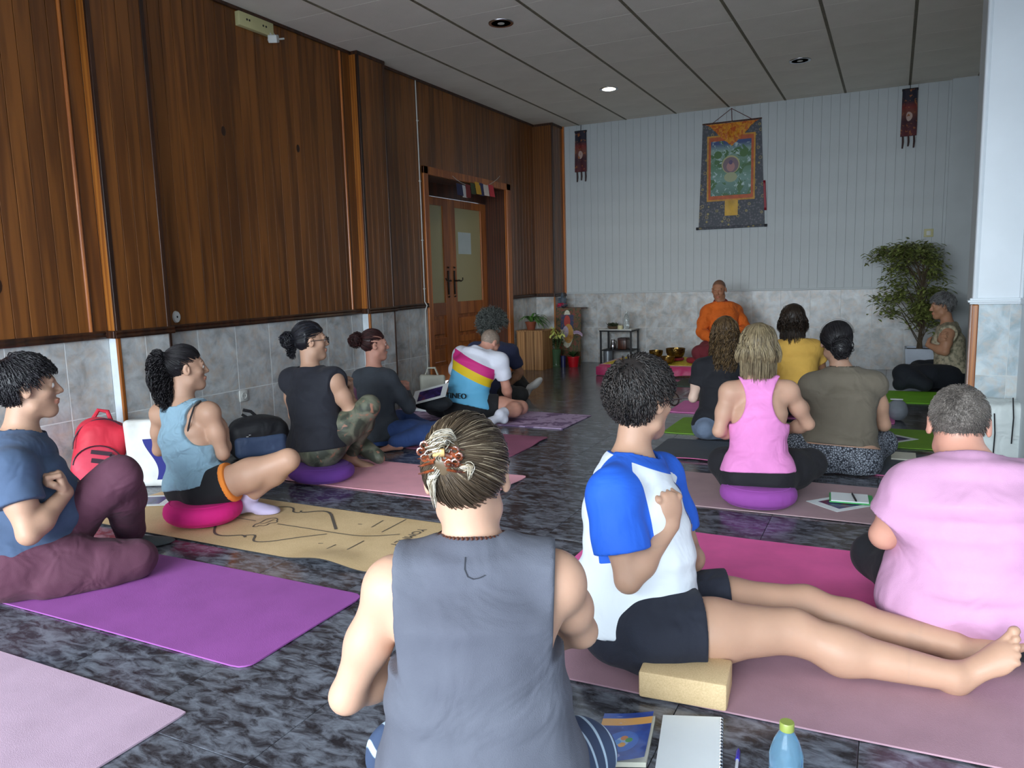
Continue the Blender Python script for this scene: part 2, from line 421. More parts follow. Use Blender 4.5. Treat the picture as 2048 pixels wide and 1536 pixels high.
def leaf(n, ya, yb, hinge_lab):
    d = empty('door_%d' % n, (DX, ya, 0)); d['kind'] = 'structure'
    zt = 2.13; a, b = ya+0.002, yb-0.002; st = 0.135
    mb = MB()
    mb.box((DX-0.02, a, 0.01), (DX+0.02, a+st, zt), bev=0.004).box((DX-0.02, b-st, 0.01), (DX+0.02, b, zt), bev=0.004)
    mb.box((DX-0.02, a+st, 0.01), (DX+0.02, b-st, 0.2), bev=0.004).box((DX-0.02, a+st, 0.78), (DX+0.02, b-st, 0.93), bev=0.004).box((DX-0.02, a+st, zt-0.09), (DX+0.02, b-st, zt), bev=0.004)
    mb.box((DX-0.02, a+st, 0.44), (DX+0.02, b-st, 0.52), bev=0.004)
    mb.build('door_frame', M_door, d, False, None)
    for z0, z1 in ((0.2, 0.44), (0.52, 0.78)):
        MB().box((DX-0.008, a+st, z0), (DX+0.004, b-st, z1)).box((DX+0.002, a+st+0.04, z0+0.04), (DX+0.016, b-st-0.04, z1-0.04), bev=0.01).build('door_panel', M_door, d, False, None)
    MB().box((DX-0.003, a+st, 0.93), (DX+0.003, b-st, zt-0.09)).build('pane', M_glass, d, False, None)
    return d
dm = 7.85
d1 = leaf(1, 6.945, dm, ''); d2 = leaf(2, dm, 8.76, '')
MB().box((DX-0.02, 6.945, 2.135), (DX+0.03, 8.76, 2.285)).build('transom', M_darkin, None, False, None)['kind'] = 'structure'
for d, y, s in ((d1, dm-0.07, -1), (d2, dm+0.07, 1)):
    mb = MB(); x = DX+0.024
    mb.box((x-0.004, y-0.018, 1.02), (x+0.004, y+0.018, 1.3), bev=0.003)
    mb.tube([(x, y, 1.18), (x+0.04, y, 1.18), (x+0.045, y+s*0.03, 1.185), (x+0.045, y+s*0.08, 1.175), (x+0.045, y+s*0.12, 1.19), (x+0.04, y+s*0.125, 1.215)], [0.008, 0.008, 0.009, 0.008, 0.006, 0.008], 8)
    mb.tube([(x, y, 1.33), (x+0.006, y, 1.345)], 0.014, 8).tube([(x, y, 1.0), (x+0.006, y, 0.99)], 0.014, 8)
    mb.build('door_handle', M_iron, d)
M_sheet = plain('paper_white', (206, 220, 222), 0.7, 0.02)
for (a, b, lab) in ((7.03+0.13, 7.36+0.03, 'white paper sheet taped on the left door glass'), (8.02+0.05, 8.36+0.02, 'white paper sheet taped on the right door glass')):
    o = MB().box((DX+0.004, a, 1.50), (DX+0.0055, b, 1.76)).build('paper_sheet', M_sheet, None, False, None); tag(o, lab, 'paper')

# --- back wall: white boards over tiles
wb = slab('wall_back', (-4.6, YB+0.014, 0), (2.2, YB+0.2, ZC+0.03), M_shell)
ZB = 0.966
me_b = None; n = 51
for i in range(n):
    a = -4.13 + i*0.1
    if me_b is None:
        o = MB().box((0.0006, YB, ZB), (0.0994, YB+0.014, ZC), bev=0.0012).build('board', M_white, wb, False, None); me_b = o.data
    else: o = bpy.data.objects.new('board', me_b); link(o, wb)
    o.location = (a, 0, 0)
for i in range(16):
    a = -4.342+i*0.344; b = a+0.344
    for z0, z1 in ((0, 0.487), (0.487, ZB-0.012)):
        MB().box((max(a, -4.13)+0.0015, YB, z0+0.0015), (b-0.0015, YB+0.012, z1-0.0015), bev=0.001).build('tile', M_dado, wb, False, None)
MB().box((-4.13, YB+0.003, 0), (1.1, YB+0.016, ZB)).build('grout', M_grout, wb, False, None)
o = MB().box((-4.13, YB-0.012, ZB-0.012), (1.2, YB+0.002, ZB+0.012), bev=0.004).build('trim_back_rail', M_white, None, False, None); o['kind'] = 'structure'
# chamfered return and alcove side on the far right
o = MB().box((0.50, YB-0.06, ZB), (1.35, YB, ZC)).box((0.50, YB-0.055, 0), (1.35, YB, ZB)).build('pillar_back_right', [M_white], None, False, None); o['kind'] = 'structure'
slab('wall_right_far', (1.3, 5.9, 0), (1.45, YB+0.1, ZC+0.03), M_white)
e = empty('light_switch', (0.339, YB, 1.578), 'small cream switch plate on the back wall above the leafy plant', 'switch')
MB().box((0.29, YB-0.01, 1.53), (0.385, YB, 1.62), bev=0.003).build('plate', M_cream, e); MB().box((0.315, YB-0.014, 1.55), (0.36, YB-0.008, 1.6), bev=0.002).build('rocker', M_plug, e)

# --- white pier on the right, tiled below
YP = 5.6; XP0, XP1 = 0.452, 0.712
pr = slab('pier_right', (XP0+0.012, YP+0.014, 0), (XP1+0.6, YP+0.42, ZC+0.03), M_shell)
zp = 0.965
MB().box((XP0+0.02, YP, zp), (XP1, YP+0.014, ZC), bev=0.002).build('painted_board', M_pier, pr, False, None)
MB().box((XP0, YP+0.02, zp), (XP0+0.014, YP+0.43, ZC), bev=0.002).build('painted_board', M_white, pr, False, None)
MB().tube([(XP0+0.012, YP+0.01, zp), (XP0+0.012, YP+0.01, ZC)], 0.017, 8).build('corner_bead', M_pier, pr)
MB().tube([(XP1-0.004, YP-0.002, zp), (XP1-0.004, YP-0.002, ZC)], 0.012, 8).build('corner_bead', M_pier, pr)
for z0, z1 in ((0, 0.14), (0.14, 0.5), (0.5, zp-0.01)):
    for a, b in ((XP0+0.035, XP1-0.06), (XP1-0.057, XP1+0.2)):
        MB().box((a, YP, z0+0.0015), (b, YP+0.012, z1-0.0015), bev=0.001).build('tile', mat_dado('light_marbled_tile', (150, 168, 176), (184, 198, 204), (206, 216, 218)) if 'lmt' not in MC else MC['lmt'], pr, False, None)
        MC['lmt'] = bpy.data.materials['light_marbled_tile']
MB().box((XP0+0.012, YP+0.003, 0), (XP1+0.2, YP+0.016, zp)).build('grout', M_grout, pr, False, None)
MB().box((XP0-0.004, YP-0.006, 0), (XP0+0.034, YP+0.03, zp-0.02), bev=0.006).build('corner_bead', M_bright, pr, False, None)
MB().box((XP0-0.012, YP-0.004, 0), (XP0+0.002, YP+0.05, zp-0.02), bev=0.004).build('corner_strip', plain('aged_pink_plaster', (176, 150, 140), 0.7, 0.1, 20), pr, False, None)
for dz, e_ in ((0, 0.0), (0.012, 0.012), (0.024, 0.0)):
    MB().box((XP0-0.018-e_, YP-0.02-e_, zp-0.018+dz), (XP1+0.012, YP+0.03, zp-0.004+dz), bev=0.004).build('cap_moulding', M_pier, pr, False, None)
wr = slab('wall_right', (XP1, 3.9, 0), (XP1+0.15, YP+0.1, ZC+0.03), M_pier)
MB().box((XP1-0.012, 3.9, zp-0.018), (XP1, YP, zp+0.02), bev=0.004).build('cap_moulding', M_pier, wr, False, None)
slab('wall_front_lintel', (-4.6, -1.65, 2.2), (2.35, -1.5, ZC+0.03), M_shell)
slab('wall_right_near', (2.2, -1.65, 0), (2.35, 5.9, ZC+0.03), M_pier)
slab('wall_back_alcove', (XP1+0.1, 3.9, 0), (2.3, 4.0, ZC+0.03), M_pier)
# ============================================================ figures: one implicit surface per body, turned into a mesh
f32 = np.float32
def nrm(v): v = np.asarray(v, float); return v/np.linalg.norm(v)
def smin(a, b, k):
    if k <= 0: return np.minimum(a, b)
    h = np.maximum(k-np.abs(a-b), 0)/k; return np.minimum(a, b)-h*h*k*0.25
def smax(a, b, k): return -smin(-a, -b, k)
def d_cone(P, a, b, ra, rb):
    a = np.asarray(a, f32); b = np.asarray(b, f32); ba = b-a; q = P-a
    h = np.clip((q @ ba)/max(float(ba @ ba), 1e-9), 0, 1); q = q-h[:, None]*ba
    return np.sqrt((q*q).sum(1))-(ra+(rb-ra)*h)
def d_ell(P, c, R, r):
    """ellipsoid, rows of R are its axes"""
    q = (P-np.asarray(c, f32)) @ np.asarray(R, f32).T; r = np.asarray(r, f32)
    k0 = np.sqrt(((q/r)**2).sum(1)); k1 = np.sqrt(((q/(r*r))**2).sum(1))
    return np.where(k1 > 1e-9, k0*(k0-1)/np.maximum(k1, 1e-9), -r.min())
def d_rings(P, rings):
    """loft of elliptical rings: (centre, lateral axis, front axis, half width, half depth)"""
    out = None
    for (c0, L0, N0, w0, e0), (c1, L1, N1, w1, e1) in zip(rings[:-1], rings[1:]):
        ba = (c1-c0).astype(f32); q = P-c0.astype(f32); ln = float(np.linalg.norm(ba)); T = ba/ln
        s = q @ T; h = np.clip(s/ln, 0, 1)
        hs = h*h*(3-2*h)
        over = s-h*ln
        q2 = q-h[:, None]*ba
        x = (q2 @ L0.astype(f32))*(1-hs)+(q2 @ L1.astype(f32))*hs; y = (q2 @ N0.astype(f32))*(1-hs)+(q2 @ N1.astype(f32))*hs
        w = w0+(w1-w0)*hs; e = e0+(e1-e0)*hs; tz = np.minimum(w, e)*0.55
        k0 = np.sqrt((x/w)**2+(y/e)**2+(over/tz)**2); k1 = np.sqrt((x/w**2)**2+(y/e**2)**2+(over/tz**2)**2)
        d = np.where(k1 > 1e-6, k0*(k0-1)/np.maximum(k1, 1e-6), -np.minimum(w, e))
        out = d if out is None else smin(out, d, 0.015)
    return out
# value noise
_rn = np.random.RandomState(3).rand(32, 32, 32).astype(f32)
def vnoise(P, s):
    q = P*s; i = np.floor(q).astype(int); f = (q-i).astype(f32); f = f*f*(3-2*f); i &= 31; j = (i+1) & 31
    a = _rn[i[:, 0], i[:, 1], i[:, 2]]*(1-f[:, 0])+_rn[j[:, 0], i[:, 1], i[:, 2]]*f[:, 0]
    b = _rn[i[:, 0], j[:, 1], i[:, 2]]*(1-f[:, 0])+_rn[j[:, 0], j[:, 1], i[:, 2]]*f[:, 0]
    c = _rn[i[:, 0], i[:, 1], j[:, 2]]*(1-f[:, 0])+_rn[j[:, 0], i[:, 1], j[:, 2]]*f[:, 0]
    d = _rn[i[:, 0], j[:, 1], j[:, 2]]*(1-f[:, 0])+_rn[j[:, 0], j[:, 1], j[:, 2]]*f[:, 0]
    a = a*(1-f[:, 1])+b*f[:, 1]; c = c*(1-f[:, 1])+d*f[:, 1]
    return a*(1-f[:, 2])+c*f[:, 2]-0.5
def nets(fn, lo, hi, h):
    """surface nets of the zero level of fn inside a box"""
    lo = np.asarray(lo, float); hi = np.asarray(hi, float); C = 4; H = h*C
    nc = np.maximum(np.ceil((hi-lo)/H).astype(int), 2)
    gx = [lo[i]+np.arange(nc[i]+1)*H for i in range(3)]
    G = np.stack(np.meshgrid(*gx, indexing='ij'), -1).reshape(-1, 3).astype(f32)
    V = fn(G).reshape(nc+1)
    near = np.abs(V) < H*1.9
    nb = np.zeros(nc, bool)
    for a in (0, 1):
        for b in (0, 1):
            for c in (0, 1): nb |= near[a:a+nc[0], b:b+nc[1], c:c+nc[2]]
    n = nc*C+1
    D = np.repeat(np.repeat(np.repeat(V[:-1, :-1, :-1], C, 0), C, 1), C, 2)
    D = np.pad(D, ((0, 1), (0, 1), (0, 1)), mode='edge').astype(f32)
    m = np.repeat(np.repeat(np.repeat(nb, C, 0), C, 1), C, 2); m = np.pad(m, ((0, 1),)*3)
    m2 = m.copy(); m2[1:] |= m[:-1]; m = m2.copy(); m2[:, 1:] |= m[:, :-1]; m = m2.copy(); m2[:, :, 1:] |= m[:, :, :-1]; m = m2
    idx = np.argwhere(m); P = (lo+idx*h).astype(f32)
    vals = np.empty(len(P), f32)
    for s in range(0, len(P), 400000): vals[s:s+400000] = fn(P[s:s+400000])
    D[m] = vals
    s = D < 0
    cx = np.zeros(np.array(s.shape)-1, np.int8)
    for a in (0, 1):
        for b in (0, 1):
            for c in (0, 1): cx += s[a:s.shape[0]-1+a, b:s.shape[1]-1+b, c:s.shape[2]-1+c]
    cell = (cx > 0) & (cx < 8); ids = -np.ones(cell.shape, np.int64); cc = np.argwhere(cell); ids[cell] = np.arange(len(cc))
    acc = np.zeros((len(cc), 3)); cnt = np.zeros(len(cc))
    offs = [(a, b, c) for a in (0, 1) for b in (0, 1) for c in (0, 1)]
    cv = {o: D[cc[:, 0]+o[0], cc[:, 1]+o[1], cc[:, 2]+o[2]] for o in offs}
    for o in offs:
        for ax in range(3):
            if o[ax] == 0:
                o2 = list(o); o2[ax] = 1; a = cv[o]; b = cv[tuple(o2)]; x = (a < 0) != (b < 0)
                tt = np.where(x, a/np.where(x, a-b, 1), 0)
                p = np.tile(np.array(o, float), (len(cc), 1)); p[:, ax] += tt
                acc[x] += p[x]; cnt[x] += 1
    Vt = lo+(cc+acc/np.maximum(cnt, 1)[:, None])*h
    faces = []
    for ax in range(3):
        sl0 = [slice(None)]*3; sl1 = [slice(None)]*3; sl0[ax] = slice(0, -1); sl1[ax] = slice(1, None)
        e = s[tuple(sl0)] != s[tuple(sl1)]; E_ = np.argwhere(e)
        u, w = (ax+1) % 3, (ax+2) % 3
        ok = (E_[:, u] > 0) & (E_[:, w] > 0) & (E_[:, u] < cell.shape[u]) & (E_[:, w] < cell.shape[w]); E_ = E_[ok]
        q = []
        for du, dw in ((0, 0), (-1, 0), (-1, -1), (0, -1)):
            c = E_.copy(); c[:, u] += du; c[:, w] += dw; q.append(ids[c[:, 0], c[:, 1], c[:, 2]])
        q = np.stack(q, 1); neg = s[E_[:, 0], E_[:, 1], E_[:, 2]]
        q[~neg] = q[~neg][:, ::-1]
        faces.append(q[(q >= 0).all(1)])
    return Vt, np.concatenate(faces)
def bounds_grow(pts, m): pts = np.array(pts); return pts.min(0)-m, pts.max(0)+m

# local head frame -> shapes
def head_prims(H, s=1.0, face=1.0, jaw=1.0):
    c, r, f, u = H['c'], H['r'], H['f'], H['u']; R = np.array([r, f, u])
    W_ = lambda x, y, z: c+(r*x+f*y+u*z)*s
    E = lambda x, y, z, a, b, d: (lambda P: d_ell(P, W_(x, y, z), R, (a*s, b*s, d*s)))
    K = lambda p, q, ra, rb: (lambda P: d_cone(P, W_(*p), W_(*q), ra*s, rb*s))
    pr = [(E(0, -.012, .03, .074, .092, .086), 0), (E(0, .026, -.035, .057*jaw, .062, .080), .03), (E(0, .064, -.095, .024*jaw, .020, .020), .03),
          (K((-.045*jaw, .01, -.07), (0, .06, -.098), .022, .016), .03), (K((.045*jaw, .01, -.07), (0, .06, -.098), .022, .016), .03),
          (E(-.038, .052, -.022, .024, .026, .022), .02), (E(.038, .052, -.022, .024, .026, .022), .02),
          (K((-.032, .078, .024), (.032, .078, .024), .011, .011), .018),
          (K((0, .086, .014), (0, .106, -.025), .007, .0108), .012), (E(-.010, .094, -.030, .009, .011, .008), .006), (E(.010, .094, -.030, .009, .011, .008), .006),
          (E(0, .087, -.058, .023, .013, .0065), .006), (E(0, .084, -.069, .019, .013, .0075), .006)]
    sub = [(E(-.031, .098, .004, .017, .016, .012), .012), (E(.031, .098, .004, .017, .016, .012), .012)]
    add2 = [(E(-.031, .0735, .004, .0145, .0125, .0125), .003), (E(.031, .0735, .004, .0145, .0125, .0125), .003)]
    ears = []
    for sg in (-1, 1):
        Re = np.array([nrm(r*.9*sg-f*.35), nrm(f+sg*r*.35), u])
        ears.append(((lambda P, sg=sg, Re=Re: smax(d_ell(P, W_(sg*.079, -.008, -.004), Re, (.009*s, .019*s, .031*s)), -d_ell(P, W_(sg*.088, .0, .0), Re, (.007*s, .010*s, .017*s)), .004)), .007))
    return pr, sub, add2, ears
def hand_prims(wr, d, n, side, curl=1.0, s=1.0, spread=0.0):
    """wr wrist, d direction of the palm, n palm normal (fingers fold to it), side = direction to the thumb"""
    d = nrm(d); n = nrm(n-d*np.dot(n, d)); t = side-d*np.dot(side, d)-n*np.dot(side, n); t = nrm(t) if np.linalg.norm(t) > .05 else np.cross(d, n); pr = []
    R = np.array([t, d, n])
    pr.append(((lambda P: d_ell(P, wr+d*.045*s, R, (.041*s, .052*s, .0195*s))), .02))
    L = [(.033, .040, .026, .020), (.011, .045, .030, .022), (-.011, .042, .028, .021), (-.032, .033, .022, .018)]
    for i, (o, l1, l2, l3) in enumerate(L):
        b = wr+(d*.083-abs(i-1.2)*d*.004+t*o)*s; p = b; an = 0.0; rr = [.0112, .0104, .0096, .0084]
        dd = nrm(d+t*spread*(1.5-i))
        for k, (l, a) in enumerate(zip((l1, l2, l3), (80*curl, 88*curl, 50*curl))):
            an += math.radians(a); v = dd*math.cos(an)+n*math.sin(an); q = p+v*l*s
            pr.append(((lambda P, p=p, q=q, k=k: d_cone(P, p, q, rr[k]*s, rr[k+1]*s)), .006)); p = q
    W_ = lambda x, y, z_: wr+(d*x+t*y+n*z_)*s
    c_ = max(0, min(1, curl)); L_ = lambda p, q: lerp(W_(*p), W_(*q), c_)
    b = W_(.022, .028, .006); m = L_((.056, .052, .010), (.052, .040, .026)); e = L_((.082, .064, .014), (.072, .022, .048)); g = L_((.104, .070, .018), (.070, -.002, .054))
    for p, q, ra, rb in ((b, m, .0150, .0115), (m, e, .0112, .0098), (e, g, .0098, .0080)):
        pr.append(((lambda P, p=p, q=q, ra=ra, rb=rb: d_cone(P, p, q, ra*s, rb*s)), .008))
    return pr
def foot_prims(an, toe, up, s=1.0, toes=False):
    """an ankle, toe = direction to toes, up = top of the foot"""
    d = nrm(toe); u = nrm(up-d*np.dot(up, d)); t = np.cross(d, u); pr = []
    W_ = lambda x, y, z: an+(t*x+d*y+u*z)*s
    pr.append(((lambda P: d_cone(P, W_(0, -.035, -.045), W_(0, .0, -.02), .031*s, .033*s)), .03))
    R = np.array([t, nrm(d*1.0-u*.28), nrm(u+d*.28)])
    pr.append(((lambda P: d_ell(P, W_(0, .055, -.045), R, (.036*s, .095*s, .028*s))), .03))
    pr.append(((lambda P: d_ell(P, W_(0, .115, -.066), np.array([t, d, u]), (.044*s, .045*s, .017*s))), .03))
    if toes:
        for i, (x, l, r) in enumerate(((.030, .034, .013), (.012, .033, .0095), (-.004, .029, .009), (-.019, .025, .0085), (-.033, .020, .008))):
            x *= toes; pr.append(((lambda P, x=x, l=l, r=r, i=i: d_cone(P, W_(x*.9, .140-i*.006, -.068), W_(x*1.08, .150+l-i*.008, -.071), r*s, r*.92*s)), .006))
            pr.append(((lambda P, x=x, l=l, r=r, i=i: d_cone(P, W_(x*1.08, .150+l-i*.008, -.069), W_(x*1.1, .152+l-i*.008, -.071), r*1.08*s, r*s)), .004))
    else: pr.append(((lambda P: d_ell(P, W_(0, .15, -.068), np.array([t, d, u]), (.038*s, .035*s, .014*s))), .02))
    return pr

class Fig:
    """a seated person. J(px, py, dz) reads a joint off the photograph at depth D+dz; a ('z', h) third value puts it at height h"""
    def __init__(s, name_label, D, group=None, loc=None):
        s.D = D; s.label = name_label; s.J = {}; s.P = {}; s.parts = []
    def p(s, px, py, q=0.0):
        if isinstance(q, tuple): return fl(px, py, q[1])
        return atd(px, py, s.D+q)
def frame_from(f, up=(0, 0, 1), roll=0.0):
    f = nrm(f); r = nrm(np.cross(f, up)); u = np.cross(r, f)
    if roll: r, u = r*math.cos(roll)+u*math.sin(roll), u*math.cos(roll)-r*math.sin(roll)
    return r, f, u
def lerp(a, b, t): return a+(b-a)*t

def build_groups(j, z):
    """j: joints, z: sizes -> dict of primitive groups"""
    g = {}; up = np.array([0, 0, 1.0])
    Rp, Fp = j['pel_r'], j['pel_f']; Rc, Fc = j['ch_r'], j['ch_f']
    pel, nk = j['pelvis'], j['neck']; w = z.get('w', 1.0); dp = z.get('d', 1.0); bl = z.get('belly', 0.0)
    c = j.get('waist', lerp(pel, nk, .42)); ch = j.get('chest', lerp(pel, nk, .74))
    mid = nrm(Rp+Rc); mf = nrm(Fp+Fc)
    rings = [(pel-nrm(c-pel)*.03, Rp, Fp, .165*w*z.get('hip', 1), .125*dp), (lerp(pel, c, .45)+Fp*bl*.02, Rp, Fp, .158*w*z.get('hip', 1), .122*dp+bl*.5),
             (c+mf*bl*.6, mid, mf, .138*w*z.get('waist', 1), .105*dp+bl*.6), (lerp(c, ch, .5)+Fc*bl*.4, Rc, Fc, .145*w, .108*dp+bl*.3), (ch, Rc, Fc, .158*w*z.get('chest', 1), .108*dp),
             (lerp(ch, nk, .62), Rc, Fc, .135*w*z.get('chest', 1), .080*dp), (nk-nrm(nk-ch)*.018, Rc, Fc, .062*w, .060*dp)]
    g['torso'] = [((lambda P, r=rings: d_rings(P, r)), .0)]
    if z.get('bust'):
        for sg in (-1, 1):
            b = ch+Rc*sg*.07*w+Fc*.075*dp-up*.01; g['torso'].append(((lambda P, b=b: d_ell(P, b, np.array([Rc, Fc, up]), (.062, .058, .062))), .04))
    for sg, k in ((-1, 'L'), (1, 'R')):
        sh = j['sh'+k]; a = z.get('arm', 1.0)
        g['torso'].append(((lambda P, sh=sh: d_cone(P, lerp(nk, sh, .12)-up*.012, lerp(nk, sh, .85), .046, .050*a)), .05))
        g['sho'+k] = [((lambda P, sh=sh: d_ell(P, sh, np.eye(3), (.060*a, .060*a, .062*a))), .05)]
        g['uarm'+k] = []; g['farm'+k] = []; g['hand'+k] = []
        if 'el'+k in j:
            el = j['el'+k]; wr = j['wr'+k]
            g['uarm'+k] = [((lambda P, sh=sh, el=el: d_cone(P, sh, lerp(sh, el, .5), .054*a, .047*a)), .03), ((lambda P, sh=sh, el=el: d_cone(P, lerp(sh, el, .5), el, .047*a, .036*a)), .03)]
            g['farm'+k] = [((lambda P, el=el, wr=wr: d_cone(P, el, lerp(el, wr, .3), .036*a, .040*a)), .02), ((lambda P, el=el, wr=wr: d_cone(P, lerp(el, wr, .3), wr, .040*a, .0255*a)), .03)]
            if 'hd'+k in j: g['hand'+k] = hand_prims(wr, *j['hd'+k], s=z.get('hand', 1.0))
        g['but'+k] = [((lambda P, b=pel+Rp*sg*.085*w*z.get('hip', 1)-Fp*.035-up*.01: d_ell(P, b, np.eye(3), (.105*w, .105*w, .10*w))), .05)]
        g['thi'+k] = []; g['shn'+k] = []; g['foot'+k] = []
        if 'kn'+k in j:
            h = j['hip'+k]; kn = j['kn'+k]; l = z.get('leg', 1.0)
            g['thi'+k] = [((lambda P, h=h, kn=kn: d_cone(P, h, lerp(h, kn, .45), .092*l, .080*l)), .05), ((lambda P, h=h, kn=kn: d_cone(P, lerp(h, kn, .45), kn, .080*l, .056*l)), .04)]
            if 'an'+k in j:
                an = j['an'+k]; kb = j.get('calf'+k, np.zeros(3)); cm = lerp(kn, an, .33)+kb
                g['shn'+k] = [((lambda P, kn=kn, cm=cm: d_cone(P, kn, cm, .054*l, .057*l)), .03), ((lambda P, an=an, cm=cm: d_cone(P, cm, an, .056*l, .036*l)), .04)]
                if 'ft'+k in j: g['foot'+k] = foot_prims(an, *j['ft'+k], s=z.get('foot', 1.0), toes=z.get('toes', False) and (1 if k == 'R' else -1)*z.get('toesgn', 1))
    H = j['head']
    nb = H['c']-H['u']*.055*z.get('head', 1)-H['f']*.018
    g['neck'] = [((lambda P: d_cone(P, nb, nk-up*.01, .052*z.get('neck', 1), .056*z.get('neck', 1))), .03)]
    pr, sub, add2, ears = head_prims(H, z.get('head', 1.0), jaw=z.get('jaw', 1.0))
    g['head'] = pr; g['hsub'] = sub; g['hadd'] = add2; g['ears'] = ears
    return g
def union(prims):
    def fn(P):
        o = None
        for p, k in prims:
            d = p(P); o = d if o is None else smin(o, d, k)
        return o
    return fn
BODY_ORDER = ['torso', 'neck', 'shoL', 'shoR', 'butL', 'butR']
def body_fn(g):
    core = union(sum((g[k] for k in ('torso', 'shoL', 'shoR', 'butL', 'butR')), []))
    limbs = [union(g['uarm'+k]+g['farm'+k]+g['hand'+k]) for k in 'LR' if g['uarm'+k]]
    legs = [union(g['thi'+k]+g['shn'+k]+g['foot'+k]) for k in 'LR' if g['thi'+k]]
    neck = union(g['neck']); head = union(g['head'])
    def fn(P):
        d = core(P); d = smin(d, neck(P), .035)
        for l in limbs: d = smin(d, l(P), .018)
        for l in legs: d = smin(d, l(P), .018)
        h = head(P)
        for p, k in g['hsub']: h = smax(h, -p(P), k)
        for p, k in g['hadd']: h = smin(h, p(P), k)
        d = smin(d, h, .022)
        for p, k in g['ears']: d = smin(d, p(P), k)
        return d
    return fn
def half(c, n):
    """half space: negative on the side that n points away from"""
    n = nrm(n); c = np.asarray(c, float)
    return lambda P: (P-c.astype(f32)) @ n.astype(f32)
def garment(g, keys, infl, clips=(), wr=0.004, ws=9.0, extra=(), kc=.004, k=.02, minus=(), wdir=None, floorz=0.004):
    """cloth over some body groups; a clip tagged with a limb cuts only that limb, a 'core' clip cuts only the trunk"""
    keys = list(keys); ci = infl
    if any(getattr(c, 'tag', '') == 'core' for c in clips) and 'torso' not in keys: keys.append('torso'); ci = .0085
    keys.sort(key=lambda q: q != 'torso')
    fam = {'core': [], 'armL': [], 'armR': [], 'legL': [], 'legR': [], 'footL': [], 'footR': []}
    for q in keys:
        f_ = ('arm' if q[1:4] == 'arm' else 'leg' if q[:3] in ('thi', 'shn') else 'foot' if q[:3] == 'foo' else 'core'); fam[f_+q[-1] if f_ != 'core' else 'core'] += g[q]
    fam = {n: (union(p), [c for c in clips if getattr(c, 'tag', '') == n]) for n, p in fam.items() if p}
    glob = [c for c in clips if not getattr(c, 'tag', '')]
    def fn(P):
        if wr:
            q = P if wdir is None else P*np.asarray(wdir, f32)
            n = vnoise(q+vnoise(P, 6.0)[:, None]*0.08, ws); n2 = vnoise(q, ws*2.3); wv = wr*(1.8*n+0.8*n2)+wr*.3
        else: wv = 0
        d = None
        for n_, (u, cl) in fam.items():
            e_ = u(P)-(ci if n_ == 'core' else infl)
            for ex in extra:
                if (ex[2] if len(ex) > 2 else 'core') == n_: e_ = smin(e_, ex[0](P), ex[1])
            e_ = e_-(wv if n_ != 'core' or ci == infl else 0)
            for c in cl: e_ = smax(e_, c(P), kc)
            d = e_ if d is None else smin(d, e_, .03 if n_[:3] == 'leg' else k)
        for c in glob: d = smax(d, c(P), kc)
        for m in minus: d = smax(d, -m(P), kc)
        return d
    return fn
def sdf_obj(name, fn, lo, hi, h, mat, parent, attrs=None, fine=(), floor=None):
    lo = np.asarray(lo, float).copy(); hi = np.asarray(hi, float)
    f0 = fn
    if floor is not None: fn = lambda P: smax(f0(P), floor-P[:, 2], .004)
    V, Q = nets(fn, lo, hi, h)
    Vs, Qs = [V], [Q]
    for (a, b, hh) in fine:
        a = np.asarray(a); b = np.asarray(b)
        V2, Q2 = nets(fn, a, b, hh)
        # drop the coarse faces well inside the fine box
        c = Vs[0][Qs[0]].mean(1); ins = ((c > a+h*1.2) & (c < b-h*1.2)).all(1); Qs[0] = Qs[0][~ins]
        Vs.append(V2); Qs.append(Q2)
    off = 0; QQ = []
    for v, q in zip(Vs, Qs): QQ.append(q+off); off += len(v)
    V = np.concatenate(Vs); Q = np.concatenate(QQ)
    used = np.zeros(len(V), bool); used[Q.ravel()] = True; mp = np.cumsum(used)-1; V = V[used]; Q = mp[Q]
    at = {k: a(V.astype(f32)) for k, a in attrs.items()} if attrs else None
    return mesh_obj(name, V, Q, mat, parent, True, attrs=at)
# ---------------------------------------------------------------- hair
def strands_mesh(paths, r0, r1, tint, n=3):
    """paths (N, m, 3): thin tapered locks"""
    N, m, _ = paths.shape
    T = np.gradient(paths, axis=1); T /= np.linalg.norm(T, axis=2, keepdims=True)+1e-9
    ref = np.array([.31, .22, .92]); A = np.cross(T, ref); A /= np.linalg.norm(A, axis=2, keepdims=True)+1e-9; B = np.cross(T, A)
    tt = np.linspace(0, 1, m)[None, :, None]; rad = (r0*(1-tt)+r1*tt)*(1-np.maximum(tt-.8, 0)*3.2)
    V = []
    for k in range(n):
        an = 2*math.pi*k/n; V.append(paths+(A*math.cos(an)+B*math.sin(an))*rad)
    V = np.stack(V, 2).reshape(-1, 3)
    i = np.arange(N)[:, None, None]*m*n; s = np.arange(m-1)[None, :, None]*n; k = np.arange(n)[None, None, :]; k2 = (k+1) % n
    Q = np.stack([i+s+k, i+s+k2, i+s+n+k2, i+s+n+k], -1).reshape(-1, 4)
    return V, Q, np.repeat(tint, m*n)
def scalp_roots(N, rs, line=None, lo_z=-.085, ears=False):
    """points on the cranium in head units, behind the hairline"""
    out = []
    while len(out) < N:
        v = rs.normal(size=3); v /= np.linalg.norm(v); p = np.array([v[0]*.076, -.012+v[1]*.094, .03+v[2]*.088])
        ln = (-.012+.86*p[1]+abs(p[0])*(-.25 if p[1] < 0 else .28)) if line is None else line(p)
        if ears and abs(p[0]) > .048 and p[1] > -.034 and p[2] < .026: continue
        if p[2] > ln and p[2] > lo_z: out.append(p)
    return np.array(out)
